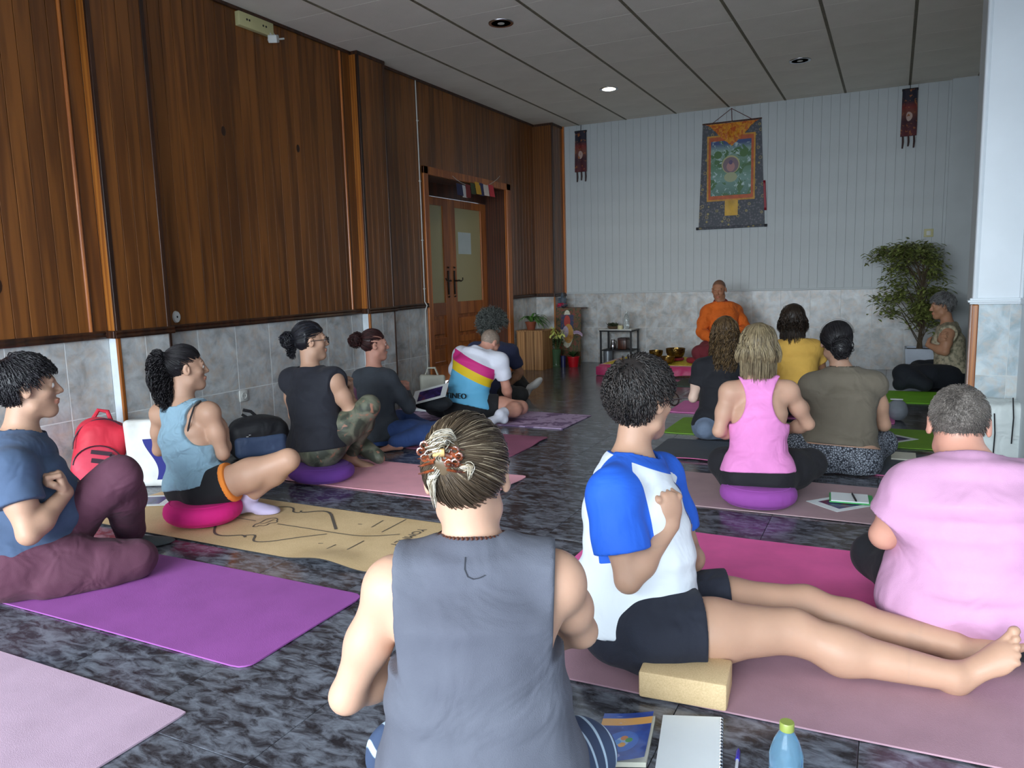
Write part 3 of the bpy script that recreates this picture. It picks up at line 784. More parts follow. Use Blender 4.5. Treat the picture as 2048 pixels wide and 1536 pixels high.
def grow(H, s, roots, m, step, dirf, rs, lift=.006, liftv=.006, wave=0.0, wf=3.0, curl=0.0, hug=0.0):
    """march the locks over the skull; everything in head units"""
    N = len(roots); p = roots.copy(); c = np.array([0, -.012, .03]); r = np.array([.076, .094, .088]); out = [p.copy()]
    lf = 1+(lift+rs.rand(N)*liftv)/.085; ph = rs.rand(N)*6.28
    stp = step*(0.8+rs.rand(N)*.4)*(np.where(roots[:, 1] > .02, .62, 1.0) if hug else 1.0)
    for k in range(1, m):
        t = k/(m-1); d = dirf(p, t)
        nn = (p-c)/r**2; nn /= np.linalg.norm(nn, axis=1, keepdims=True)
        lev = np.linalg.norm((p-c)/r, axis=1); close = (lev < lf+.03)
        dn = (d*nn).sum(1); d = np.where((close & (dn < 0))[:, None], d-nn*dn[:, None], d)
        if hug: d = np.where((lev > lf)[:, None], d-nn*(np.maximum(dn, 0)+hug)[:, None], d)
        d /= np.linalg.norm(d, axis=1, keepdims=True)+1e-9
        p = p+d*stp[:, None]
        if wave:
            side = np.cross(d, nn); side /= np.linalg.norm(side, axis=1, keepdims=True)+1e-9
            p = p+side*(wave*np.cos(ph+wf*6.28*t))[:, None]
            if curl: p = p+nn*(curl*np.sin(ph+wf*6.28*t))[:, None]
        lev = np.linalg.norm((p-c)/r, axis=1); tl = 1+(lf-1)*min(1, t*3)
        push = np.maximum(tl/np.maximum(lev, 1e-6), 1.0)
        p = c+(p-c)*push[:, None]
        out.append(p.copy())
    P = np.stack(out, 1)*s
    return H['c']+P[..., :1]*H['r']+P[..., 1:2]*H['f']+P[..., 2:]*H['u']
def mat_hair(name, dark, light, rough=0.42):
    if name in MC: return MC[name]
    t = NT(name); v = t.co(); a = t.attr('tint'); nz = t.noise(v, 60.0, 3)
    f = t.math('ADD', t.math('MULTIPLY', a, 0.75), t.math('MULTIPLY', nz, 0.3))
    t.base(t.ramp(f, [(0.15, lin(dark)), (0.95, lin(light))])); t.set(Roughness=rough, Specular_IOR_Level=0.45); t.bump(nz, 0.3, 0.004)
    MC[name] = t.m; return t.m
def hair(parent, H, s, mat, style, seed=1, n=900, name='hair', thick=.014, line=None, extra=(), lw=(.0022, .0012), h=.006, capclip=None, wave=.0, length=.06, target=None, curl=0, cap=True, groove=None, tintf=None, flow=None, lift=.006, liftv=.006, m=None, hug=0.0):
    rs = np.random.RandomState(seed); W_ = lambda x, y, z: H['c']+(H['r']*x+H['f']*y+H['u']*z)*s
    R = np.array([H['r'], H['f'], H['u']])
    Vs, Qs, Ts = [], [], []; off = 0
    def loc(P): return ((P-H['c'].astype(f32)) @ R.T.astype(f32))/s
    if cap:
        def cf(P):
            q = loc(P)
            d = d_ell(P, W_(0, -.014, .03), R, ((.074+thick)*s, (.092+thick)*s, (.086+thick)*s))
            ln = q[:, 2]-np.maximum(-.018+.86*q[:, 1]+np.abs(q[:, 0])*np.where(q[:, 1] < 0, -.25, .28), np.where((np.abs(q[:, 0]) > .05) & (q[:, 1] > -.032), .010+.4*(q[:, 1]+.03), -1)*(1 if style == 'short' else 9)) if line is None else q[:, 2]-line(q.T)
            d = smax(d, -ln*s*.8, .012)
            d = smax(d, -(q[:, 2]+.092)*s, .012)
            for e, kk in extra: d = smin(d, e(P), kk)
            if groove is not None: d = d-groove(q)
            return d-vnoise(P, 55.0)*.004-vnoise(P, 22.0)*.006
        lo, hi = bounds_grow([W_(0, 0, 0)], .16*s)
        for e, b in getattr(hair, 'xb', []): pass
        if extra:
            for b in [x for x in extra_bounds]: lo = np.minimum(lo, np.asarray(b)-.09); hi = np.maximum(hi, np.asarray(b)+.09)
        V, Q = nets(cf, lo, hi, h); Vs.append(V); Qs.append(Q); Ts.append(np.full(len(V), .25)+vnoise(V.astype(f32), 40)*.3); off += len(V)
    if n:
        roots = scalp_roots(n, rs, None if line is None else (lambda p: line(p)), ears=style == 'short' and line is None)
        g = np.linalg.inv(R.T) @ np.array([0, 0, -1.0])    # gravity in the head frame
        if style == 'short':
            def df(p, t):
                crown = np.array([0, -.06, .11]); d = p-crown; d /= np.linalg.norm(d, axis=1, keepdims=True)+1e-9
                return d+g*0.15
            mm = m or 7; st = length/(mm-1)
        elif style == 'tied':
            def df(p, t):
                d = np.array(target)-p; return d/(np.linalg.norm(d, axis=1, keepdims=True)+1e-9)
            mm = m or 12; st = length/(mm-1)
        elif style == 'down':
            def df(p, t):
                d = p-np.array([0, 0.0, .1]); d[:, 2] *= .2; d /= np.linalg.norm(d, axis=1, keepdims=True)+1e-9
                return d*max(0, .7-t*1.6)+g
            mm = m or 14; st = length/(mm-1)
        elif style == 'curly':
            def df(p, t):
                d = p-np.array([0, -.012, .02]); d /= np.linalg.norm(d, axis=1, keepdims=True)+1e-9
                return d*.8+rs.normal(size=p.shape)*.8+g*.3
            mm = m or 8; st = length/(mm-1)
        if flow: df = flow
        P = grow(H, s, roots, mm, st, df, rs, lift, liftv, wave, 2.5 if style != 'down' else 4.0, curl, hug)
        tint = rs.rand(n)*.8 if tintf is None else tintf(roots, rs)
        V, Q, T = strands_mesh(P, lw[0]*s, lw[1]*s, tint); Vs.append(V); Qs.append(Q+off); Ts.append(T); off += len(V)
    return mesh_obj(name, np.concatenate(Vs), np.concatenate(Qs), mat, parent, True, attrs={'tint': np.concatenate(Ts)})
extra_bounds = []
def mat_skin(name, rgb, red=(196, 120, 100)):
    if name in MC: return MC[name]
    t = NT(name); v = t.co(); nz = t.noise(v, 7.0, 4); c = lin(rgb); a = t.attr('lip'); b_ = t.attr('scalp')
    c0 = t.ramp(nz, [(0.3, tuple(x*.88 for x in c[:3])+(1,)), (0.7, c)])
    c1 = t.mix(a, c0, lin(red)); c2 = t.mix(b_, c1, lin((58, 48, 44)))
    t.base(c2); t.set(Roughness=0.5, Subsurface_Weight=0.12, Subsurface_Scale=0.02, Specular_IOR_Level=0.35)
    t.b.inputs['Subsurface Radius'].default_value = (1.0, .35, .2)
    t.bump(t.noise(v, 180.0, 2), 0.08, 0.002); MC[name] = t.m; return t.m
M_eye = None
def head_details(parent, H, s, brow=(40, 30, 24), eyes=True, iris=(50, 32, 20)):
    W_ = lambda x, y, z: H['c']+(H['r']*x+H['f']*y+H['u']*z)*s
    if eyes:
        for sg in (-1, 1):
            c = W_(sg*.031, .0758, .003); ax = Matrix([list(np.cross(H['f'], H['u'])), list(H['u']), list(H['f'])]).transposed()
            r = .0125*s; prof = [(r*math.sin(a), r*math.cos(a)) for a in np.linspace(0.02, 2.2, 12)][::-1]
            mb = MB(); mb.lathe(prof, c, 16, 0, ax)
            mb.lathe([(0.0001, r*1.02), (.0055*s, r*.93)][::-1], c, 12, 1, ax)
            mb.build('eye', [plain('eye_white', (215, 210, 205), 0.2, 0), plain('iris_%d' % iris[0], iris, 0.15, 0)], parent)
    rs = np.random.RandomState(5); Pth = []
    for sg in (-1, 1):
        for k in range(60):
            x = .012+rs.rand()*.036; z = .026+.006*math.sin((x-.012)/.036*2.6)+rs.normal()*.0016; y = .0885-(x/.05)**2*.018
            p0 = W_(sg*x, y, z); p1 = W_(sg*(x+.006), y-.0015, z+.002); Pth.append([p0, (p0+p1)/2+H['f']*.001, p1])
    V, Q, T = strands_mesh(np.array(Pth), .0009*s, .0004*s, np.full(len(Pth), .2))
    mesh_obj('eyebrows', V, Q, mat_hair('brow_%d' % brow[0], brow, tuple(min(255, int(b*1.5)) for b in brow)), parent, attrs={'tint': T})['kind'] = 'stuff'
def glasses(parent, H, s, m, lab=None):
    W_ = lambda x, y, z: H['c']+(H['r']*x+H['f']*y+H['u']*z)*s; mb = MB()
    for sg in (-1, 1):
        pts = [W_(sg*(.032+.024*math.cos(a)), .108-.004*abs(math.cos(a)), .0+.019*math.sin(a)) for a in np.linspace(0, 2*math.pi, 17)]
        mb.tube(pts, .0026*s, 6)
        mb.tube([W_(sg*.056, .104, .006), W_(sg*.078, .09, .008), W_(sg*.083, .02, .006), W_(sg*.083, -.012, .004), W_(sg*.082, -.03, -.012)], .0022*s, 6)
    mb.tube([W_(-.009, .109, .004), W_(0, .112, .008), W_(.009, .109, .004)], .0022*s, 6)
    return mb.build('glasses', m, parent)
def make_person(label, j, z, skin, clothes, base, h=.0065, hh=.0045, fine_extra=(), group=None, floor=0.0065, face=True, lips=True, scalp=None, brow=(40, 30, 24), eyes=True):
    root = empty('person', base, label, 'person', group)
    g = build_groups(j, z); fn = body_fn(g)
    pts = [v for k, v in j.items() if isinstance(v, np.ndarray) and k[:2] not in ('pe', 'ch', 'ca') or k == 'pelvis']
    lo, hi = bounds_grow(pts+[j['head']['c']], .17); lo[2] = max(lo[2], -.02)
    for k in 'LR':
        if 'ft'+k in j: lo = np.minimum(lo, j['an'+k]+nrm(j['ft'+k][0])*.22-.06); hi = np.maximum(hi, j['an'+k]+nrm(j['ft'+k][0])*.22+.06)
    H = j['head']; hs = z.get('head', 1.0)
    fine = [] if hh is None else [(H['c']-.15*hs, H['c']+.15*hs, hh)]
    for k in fine_extra:
        if k[:2] == 'hd': c = j['wr'+k[2]]+nrm(j[k][0])*.06; fine.append((c-.105, c+.105, .0032))
        else: c = j['an'+k[2]]+nrm(j[k][0])*.07; fine.append((c-.15, c+.15, .004))
    R = np.array([H['r'], H['f'], H['u']])
    def lip(V):
        q = ((V-H['c']) @ R.T)/hs
        d = np.sqrt((q[:, 0]/.024)**2+((q[:, 2]+.0635)/.012)**2); return np.clip((1.15-d)*4, 0, .6)*(q[:, 1] > .07)
    def sc(V):
        if scalp is None: return np.zeros(len(V))
        return np.clip(scalp(((V-H['c']) @ R.T)/hs), 0, 1)
    o = sdf_obj('body', fn, lo, hi, h, skin, root, {'lip': lip, 'scalp': sc}, fine, floor)
    if face: head_details(root, H, hs, brow, eyes)
    for c in clothes:
        nm, keys, infl, kw, mat, at = c
        kw = dict(kw); hc = kw.pop('h', h*1.0); lab = kw.pop('label', None)
        f = garment(g, keys, infl, **kw)
        oc = sdf_obj(nm, f, lo-.04, hi+.04, hc, mat, root, at, floor=floor+.002)
        if lab: oc['label'] = lab
    return root, g
# ============================================================ the people
LEGS = ['thiL', 'thiR', 'shnL', 'shnR', 'butL', 'butR']
UP = np.array([0, 0, 1.0])
ang = lambda a: np.array([math.cos(math.radians(a)), math.sin(math.radians(a)), 0.0])
def HD(c, f, up=(0, 0, 1), roll=0):
    r, f, u = frame_from(f, up, roll); return dict(c=np.asarray(c, float), r=r, f=f, u=u)
def rt(f): f = nrm([f[0], f[1], 0]); return np.array([f[1], -f[0], 0])
def body_dirs(j, fp, fc):
    fp = nrm(fp); fc = nrm(fc); j['pel_f'] = fp; j['pel_r'] = rt(fp); j['ch_f'] = fc; j['ch_r'] = rt(fc)
    pel = j['pelvis']
    for k, s in (('L', -1), ('R', 1)):
        j.setdefault('hip'+k, pel+j['pel_r']*s*.09+fp*.04-UP*.01)
    return j
def torso_clip(j, t, tilt=0.0, roll=0.0):
    ax = nrm(nrm(j['neck']-j['pelvis'])+j['pel_f']*tilt+j['pel_r']*roll)
    return half(lerp(j['pelvis'], j['neck'], t), -ax)
def local_plane(c, n, r):
    """plane that only cuts within r of its own axis"""
    n = nrm(n).astype(f32); c = np.asarray(c, f32)
    def f(P):
        q = P-c; d = q @ n; rr = np.linalg.norm(q-d[:, None]*n, axis=1); return np.minimum(d, r-rr)
    return f
def tagged(f, t): f.tag = t; return f
def waist_clip(j, t, tilt=0.0, r=.27):
    ax = nrm(nrm(j['neck']-j['pelvis'])+j['pel_f']*tilt); return tagged(half(lerp(j['pelvis'], j['neck'], t), ax), 'core')
def leg_clip(j, k, t, r=.16, lo=False):
    a, b = (j['hip'+k], j['kn'+k]) if not lo else (j['kn'+k], j['an'+k])
    if not lo: return tagged(half(lerp(a, b, t), b-a), 'leg'+k)
    return tagged(local_plane(lerp(a, b, t), b-a, .12), 'leg'+k)
def sleeve_clip(j, k, t, tilt=None):
    a, b = j['sh'+k], j['el'+k]; return tagged(half(lerp(a, b, t), b-a), 'arm'+k)
def neck_hole(j, dn=.0, lean=.35, r=.085):
    c = j['neck']+UP*(.012-dn); n = nrm(nrm(j['neck']-j.get('chest', j['pelvis']))+j['ch_f']*lean)
    return local_plane(c, n, r)
def armcut(j, k, off=0.0, tilt=0.0, z0=None):
    sg = -1 if k == 'L' else 1; n = j['ch_r']*sg; h = half(j['sh'+k]+n*off, nrm(n+UP*tilt)); z0 = j['waist'][2] if z0 is None else z0
    return lambda P: np.minimum(h(P), (P[:, 2]-z0)*.9)
def armhole(j, k, rl=.085, rv=.13, dz=-.03, out=.0):
    sg = -1 if k == 'L' else 1; c = j['sh'+k]+UP*dz+j['ch_r']*sg*out; R = np.array([j['ch_r'], j['ch_f'], UP])
    return lambda P: d_ell(P, c, R, (rl, .30, rv))
def legs_cross(j, fw, sp=.30, fo=.28, kz=.12, az=.07, axo=.06, afo=.40, only='LR'):
    r = rt(fw); pel = j['pelvis']
    for k, s in (('L', -1), ('R', 1)):
        if k not in only: continue
        j['kn'+k] = np.array([*(pel+r*s*sp+fw*fo)[:2], kz]); j['an'+k] = np.array([*(pel-r*s*axo+fw*(afo+.03*s))[:2], az])
def sock(j, k, rgb, up=.07, name='sock', infl=.005):
    an = j['an'+k]; kn = j['kn'+k]; d = nrm(kn-an)
    return (name, ['shn'+k, 'foot'+k], infl, dict(clips=[tagged(half(an+d*up, d), 'leg'+k)], wr=.0015, h=.0055), cloth('sock_%d_%d_%d' % rgb, rgb, fs=.2), None)
def fist(d, n, side, curl=1.0): return (nrm(d), nrm(n), nrm(side), curl)
SKIN = {'fair': mat_skin('skin_fair', (200, 158, 134)), 'tan': mat_skin('skin_tan', (188, 148, 124)), 'brown': mat_skin('skin_brown', (178, 124, 94)),
        'pink': mat_skin('skin_pink', (206, 150, 130)), 'olive': mat_skin('skin_olive', (190, 140, 110)), 'pale': mat_skin('skin_pale', (222, 190, 172))}
PPL = {}
def finish(n, label, j, z, skin, clothes, base, **kw):
    root, g = make_person(label, j, z, SKIN[skin], clothes, base, **kw); PPL[n] = (root, j, z, g); return root

# ---- woman in the grey sleeveless top, nearest the camera
def p15():
    D = 1.50; p = lambda x, y, q=0.0: atd(x, y, D+q); j = {}
    fw = nrm([-.40, .92, 0]); j['head'] = HD(p(934, 952, .03), [-.36, .93, -.10], roll=.03)
    j['neck'] = p(948, 1100, .03); q = atd(962, 1536, 1.53); j['pelvis'] = np.array([q[0], q[1], .12])
    j['waist'] = p(952, 1400, .0); j['chest'] = p(950, 1250, .0)
    j['shL'] = p(782, 1178, .02); j['shR'] = p(1116, 1166, .02)
    j['elL'] = p(694, 1392, .06); j['wrL'] = p(848, 1310, .30); j['elR'] = p(1162, 1262, .16); j['wrR'] = p(1010, 1260, .32)
    body_dirs(j, fw, fw); R0 = j['pel_r']
    j['hdL'] = fist(R0*.8+UP*.4, -fw, UP); j['hdR'] = fist(-R0*.8+UP*.4, -fw, UP)
    legs_cross(j, fw, .21, .20, .11)
    z = dict(w=1.02, d=.98, hip=1.2, waist=1.16, chest=1.0, arm=.92, head=1.0)
    t = NT('grey_jersey'); v = t.co(); f1 = t.noise(v, 5.0, 3, .5, 1.0); f2 = t.noise(v, 500.0, 1); b_ = t.noise(v, 3.0, 4)
    t.base(t.ramp(b_, [(.3, lin((78, 80, 92))), (.7, lin((94, 97, 108)))])); t.set(Roughness=.85); t.bump(t.math('ADD', f1, t.math('MULTIPLY', f2, .03)), .8, .025)
    s = NT('striped_trousers'); w = s.math('SINE', s.math('MULTIPLY', s.attr('st'), 150.0))
    s.base(s.ramp(w, [(.75, lin((58, 74, 104))), (.9, lin((190, 212, 230)))])); s.set(Roughness=.8)
    pel = j['pelvis']
    clothes = [('sleeveless_top', ['torso', 'shoL', 'shoR', 'butL', 'butR'], .016, dict(clips=[neck_hole(j, dn=.004, lean=.3, r=.072), armcut(j, 'L', -.022, -.06, j['waist'][2]+.08), armcut(j, 'R', -.008, -.05, j['waist'][2]+.10), torso_clip(j, -.22)], wr=.009, ws=7.0, wdir=(1.0, 1.0, .5), extra=[((lambda P: d_ell(P, pel+UP*.06, np.array([R0, fw, UP]), (.172, .155, .18))), .06)]), t.m, None),
               ('trousers', LEGS, .012, dict(clips=[waist_clip(j, .10)], wr=.006, ws=10), s.m, {'st': lambda V: ((V-pel) @ (R0*.9+fw*.5))})]
    finish(15, 'grey-blond woman in a grey sleeveless top, seen from behind, hair in a brown claw clip', j, z, 'fair', clothes, [pel[0], pel[1], 0], h=.0065, fine_extra=('hdL',), eyes=False)
p15()

# ---- man in the blue and white shirt with bare legs stretched out
def p14():
    D = 2.40; p = lambda x, y, q=0.0: fl(x, y, q[1]) if isinstance(q, tuple) else atd(x, y, D+q); j = {}
    fw = nrm([.96, .26, 0]); fc = nrm([.90, .42, 0])
    j['head'] = HD(p(1283, 800, 0), [.46, .88, -.06]); j['neck'] = p(1262, 915, 0); j['chest'] = p(1262, 1015, 0); j['waist'] = p(1268, 1120, 0)
    q = p(1268, 1225, .02); j['pelvis'] = np.array([q[0], q[1], max(.11, q[2])])
    j['shR'] = p(1226, 992, -.17); j['shL'] = p(1322, 955, .17)
    j['elR'] = p(1256, 1160, -.20); j['wrR'] = p(1340, 1052, -.14); j['elL'] = p(1385, 1120, .16); j['wrL'] = p(1372, 1110, -.02)
    body_dirs(j, fw, fc); v = ray(1300, 1000); v = nrm([v[0], v[1], 0]); R0 = rt(fc)
    j['hdR'] = fist(UP-fc*.05, -fc*.55+v*.85, -fc-v*.4); j['hdL'] = fist(UP*.9-fc*.1, -fc*.7+v*.5, -fc-v*.4)
    j['hipR'] = p(1300, 1262, -.12); j['hipL'] = p(1330, 1222, .10)
    j['knR'] = p(1585, 1262, ('z', .125)); j['anR'] = p(1902, 1352, ('z', .055)); j['knL'] = p(1610, 1212, ('z', .12)); j['anL'] = p(1905, 1288, ('z', .06))
    j['hipR'][2] = max(j['hipR'][2], .10); j['hipL'][2] = max(j['hipL'][2], .10)
    j['calfR'] = -UP*.02; j['calfL'] = -UP*.015
    # feet: heel down on the mat, toes pointing up and outwards
    s0 = nrm(j['anR']-j['knR']); out = -v
    j['ftR'] = (nrm(UP*.80+s0*.50+out*.10), nrm(-s0*.80+UP*.35+out*.5)); j['ftL'] = (nrm(UP*.62+s0*.75), nrm(-s0*.8+UP*.6+out*.2))
    z = dict(w=1.05, d=1.28, belly=.035, arm=1.0, head=1.04, leg=1.12, foot=1.04, hand=1.1, toes=True, toesgn=-1, hip=.98, waist=1.1)
    nk, sR, sL, eR, eL = j['neck'], j['shR'], j['shL'], j['elR'], j['elL']
    def slv(V):
        a = np.minimum(d_cone(V, lerp(nk, sR, .1)+UP*.02, sR, .035, .092), d_cone(V, sR, eR, .092, .105)); b = np.minimum(d_cone(V, lerp(nk, sL, .1)+UP*.02, sL, .035, .09), d_cone(V, sL, eL, .09, .1))
        n = nrm(nrm(nk-j['chest'])+fc*.35); c = -((V-(nk+UP*.0)) @ n)-.006
        a = np.maximum(a, (V-lerp(sR, eR, .8)) @ nrm(eR-sR)); b = np.maximum(b, (V-lerp(sL, eL, .8)) @ nrm(eL-sL))
        return np.minimum(np.minimum(a, b), c)
    ch = j['chest']; Rr = rt(fc)
    def mk(V):
        q = V-ch; x = q @ Rr; zz = q[:, 2]; y = q @ fc
        d1 = np.maximum(np.abs(x-.035+zz*.15)-.011, np.abs(zz-.01)-.075)
        d2 = np.maximum(np.abs(zz-.09+(x-.02)*.8)-.010, np.abs(x+.00)-.05)
        return np.where(y > 0, np.minimum(d1, d2), 1)
    t = NT('blue_white_raglan'); a = t.attr('slv'); m_ = t.attr('mk'); vv = t.co(); fo = t.noise(vv, 7.0, 3, .5, .8)
    c = t.mix(t.math('LESS_THAN', a, 0.0), lin((226, 232, 238)), lin((30, 96, 210)))
    c = t.mix(t.math('LESS_THAN', m_, 0.0), c, lin((40, 74, 140))); t.base(c); t.set(Roughness=.75); t.bump(fo, .6, .02)
    clothes = [('tee_shirt', ['torso', 'shoL', 'shoR', 'uarmL', 'uarmR', 'butL', 'butR'], .015, dict(clips=[neck_hole(j, dn=.014, lean=.35), sleeve_clip(j, 'R', .66), sleeve_clip(j, 'L', .66), torso_clip(j, -.02, -.12, 0)], wr=.006, ws=9.0,
                 extra=[((lambda P: d_ell(P, j['pelvis']+UP*.07+fc*.01, np.array([Rr, fc, UP]), (.172, .172, .13))), .03), ((lambda P: d_cone(P, sR, lerp(sR, eR, .7), .068, .080)), .03, 'armR')]), t.m, {'slv': slv, 'mk': mk}),
               ('shorts', ['thiL', 'thiR', 'butL', 'butR'], .020, dict(clips=[waist_clip(j, .22), leg_clip(j, 'R', .36), leg_clip(j, 'L', .46)], wr=.008, ws=8.0,
                 extra=[((lambda P: d_ell(P, j['pelvis']+fw*.10-UP*.0, np.array([Rr, fc, UP]), (.14, .12, .09))), .04)]), cloth('navy_shorts', (26, 30, 44), fs=.8), None)]
    finish(14, 'dark-haired man in a blue and white tee shirt, bare legs stretched out, head turned away', j, z, 'tan', clothes, [j['pelvis'][0], j['pelvis'][1], 0], h=.0062, fine_extra=('hdR', 'hdL', 'ftR', 'ftL'))
    glasses(PPL[14][0], j['head'], 1.04, plain('dark_tortoise', (46, 26, 24), .25))
p14()

# ---- man in the blue tee shirt and maroon trousers
def p1():
    D = 3.04; p = lambda x, y, q=0.0: fl(x, y, q[1]) if isinstance(q, tuple) else atd(x, y, D+q); j = {}
    fw = nrm([.50, .87, 0]); j['head'] = HD(p(56, 775), [.52, .85, .03]); j['neck'] = p(38, 868); j['chest'] = p(48, 965); j['waist'] = p(62, 1050); j['pelvis'] = p(38, 1118)
    j['shR'] = p(24, 945, -.19); j['shL'] = p(72, 912, .19); j['elR'] = p(58, 1068, -.22); j['wrR'] = p(132, 985, -.06); j['elL'] = p(120, 1010, .2); j['wrL'] = p(150, 975, .05)
    v = nrm([-.87, .5, 0]); body_dirs(j, fw, fw)
    j['hdR'] = fist(UP*.8-fw*.25, -fw*.8+v*.2, -v*.2+UP*.1-fw); j['hdR'] = fist(UP*.9-fw*.2, -fw, v*-1.0)
    j['hdL'] = fist(UP*.5-fw*.4-v*.4, -fw, UP)
    j['hipR'] = p(20, 1128, -.1); j['hipL'] = p(60, 1108, .1); j['knR'] = p(272, 1118, ('z', .085)); j['anR'] = p(92, 1168, ('z', .06)); j['ftR'] = (-fw, -v)
    j['knL'] = p(238, 950, .06); j['anL'] = p(262, 1072, ('z', .07)); j['ftL'] = (fw*1.0+v*.1, UP)
    z = dict(w=1.1, d=1.32, belly=.05, arm=1.08, head=1.04, leg=1.02, neck=1.1)
    clothes = [('tee_shirt', ['torso', 'shoL', 'shoR', 'uarmL', 'uarmR', 'butL', 'butR'], .015, dict(clips=[neck_hole(j, dn=.012), sleeve_clip(j, 'R', .52), sleeve_clip(j, 'L', .52), torso_clip(j, -.0, .05)], wr=.005, ws=8.0,
                 extra=[((lambda P: d_cone(P, j['shR'], lerp(j['shR'], j['elR'], .6), .072, .078)), .03, 'armR')]), cloth('denim_blue_jersey', (66, 84, 112), fs=.5, weave=900, var=.1), None),
               ('trousers', LEGS, .020, dict(clips=[waist_clip(j, .12)]+[leg_clip(j, 'L', .93, .12, True)], wr=.008, ws=8.0, minus=()), cloth('maroon_cotton', (84, 44, 62), fs=.8), None),
               sock(j, 'L', (66, 72, 74), .05), sock(j, 'R', (38, 56, 84), .05)]
    finish(1, 'dark-haired man in a blue tee shirt and maroon trousers at the left edge', j, z, 'tan', clothes, [j['pelvis'][0], j['pelvis'][1], 0], h=.0065, fine_extra=('hdR', 'hdL'))
p1()

# ---- woman with a curly ponytail in the light blue vest
def racer(j, rl=.085, rv=.125, dz=-.035): return [armhole(j, k, rl, rv, dz) for k in 'LR']
def p2():
    D = 3.90; p = lambda x, y, q=0.0: fl(x, y, q[1]) if isinstance(q, tuple) else atd(x, y, D+q); j = {}
    fw = ang(88); j['head'] = HD(p(372, 736), [.55, .83, .02]); j['neck'] = p(366, 812); j['chest'] = p(372, 868, .0); j['waist'] = p(388, 925, .0); j['pelvis'] = p(402, 972, .02)
    j['shL'] = p(320, 828, .07); j['shR'] = p(420, 826, -.07); j['elR'] = p(446, 908, -.03); j['wrR'] = p(450, 862, .16); j['elL'] = p(318, 900, .16); j['wrL'] = p(410, 880, .28)
    body_dirs(j, ang(80), fw); j['hdR'] = fist(-j['ch_r']*.6+UP*.6, -fw, UP); j['hdL'] = fist(j['ch_r']*.6+UP*.6, -fw, UP)
    legs_cross(j, ang(80), kz=.16, only='L'); j['hipR'] = p(440, 972, -.06); j['knR'] = p(576, 920, -.08); j['anR'] = p(492, 1000, ('z', .085)); j['ftR'] = (nrm([.8, .55, -.05]), UP)
    j['hipL'] = j['pelvis']-j['pel_r']*.09; j.pop('anL')
    z = dict(w=.92, d=.88, hip=1.12, waist=.98, arm=.84, head=.95, leg=.96, foot=.9, bust=1)
    clothes = [('vest_top', ['torso', 'shoL', 'shoR', 'butL', 'butR'], .0145, dict(clips=[neck_hole(j, dn=.028, lean=.25), torso_clip(j, .06, -.1)], minus=racer(j), wr=.0055, ws=10.0), cloth('light_blue_jersey', (136, 168, 186), fs=.9, fold=14), None),
               ('shorts', ['thiL', 'thiR', 'butL', 'butR'], .014, dict(clips=[waist_clip(j, .2), leg_clip(j, 'R', .16), leg_clip(j, 'L', .2)], wr=.004), cloth('black_shorts', (24, 24, 28)), None),
               ('shorts_side_trim', ['thiR'], .018, dict(clips=[half(lerp(j['hipR'], j['knR'], .19), nrm(j['knR']-j['hipR'])), half(lerp(j['hipR'], j['knR'], .12), -nrm(j['knR']-j['hipR']))], wr=0), cloth('orange_trim', (238, 138, 52)), None),
               sock(j, 'R', (196, 184, 216), .06)]
    finish(2, 'woman with a dark curly ponytail in a light blue racerback vest on a magenta cushion', j, z, 'tan', clothes, [j['pelvis'][0], j['pelvis'][1], 0], h=.0065, hh=.0045)
    r = PPL[2][0]; mb = MB()
    a = j['shR']-j['ch_r']*.035
    nv = -j['ch_f']
    pts = [a+UP*.062+nv*.02, a+UP*.04+nv*.062, a-UP*.02+nv*.084-j['ch_r']*.01, a-UP*.07+nv*.092-j['ch_r']*.022, a-UP*.105+nv*.09-j['ch_r']*.03]
    mb.tube(pts, .0045, 6); mb.build('strap', M_black, r)
p2()

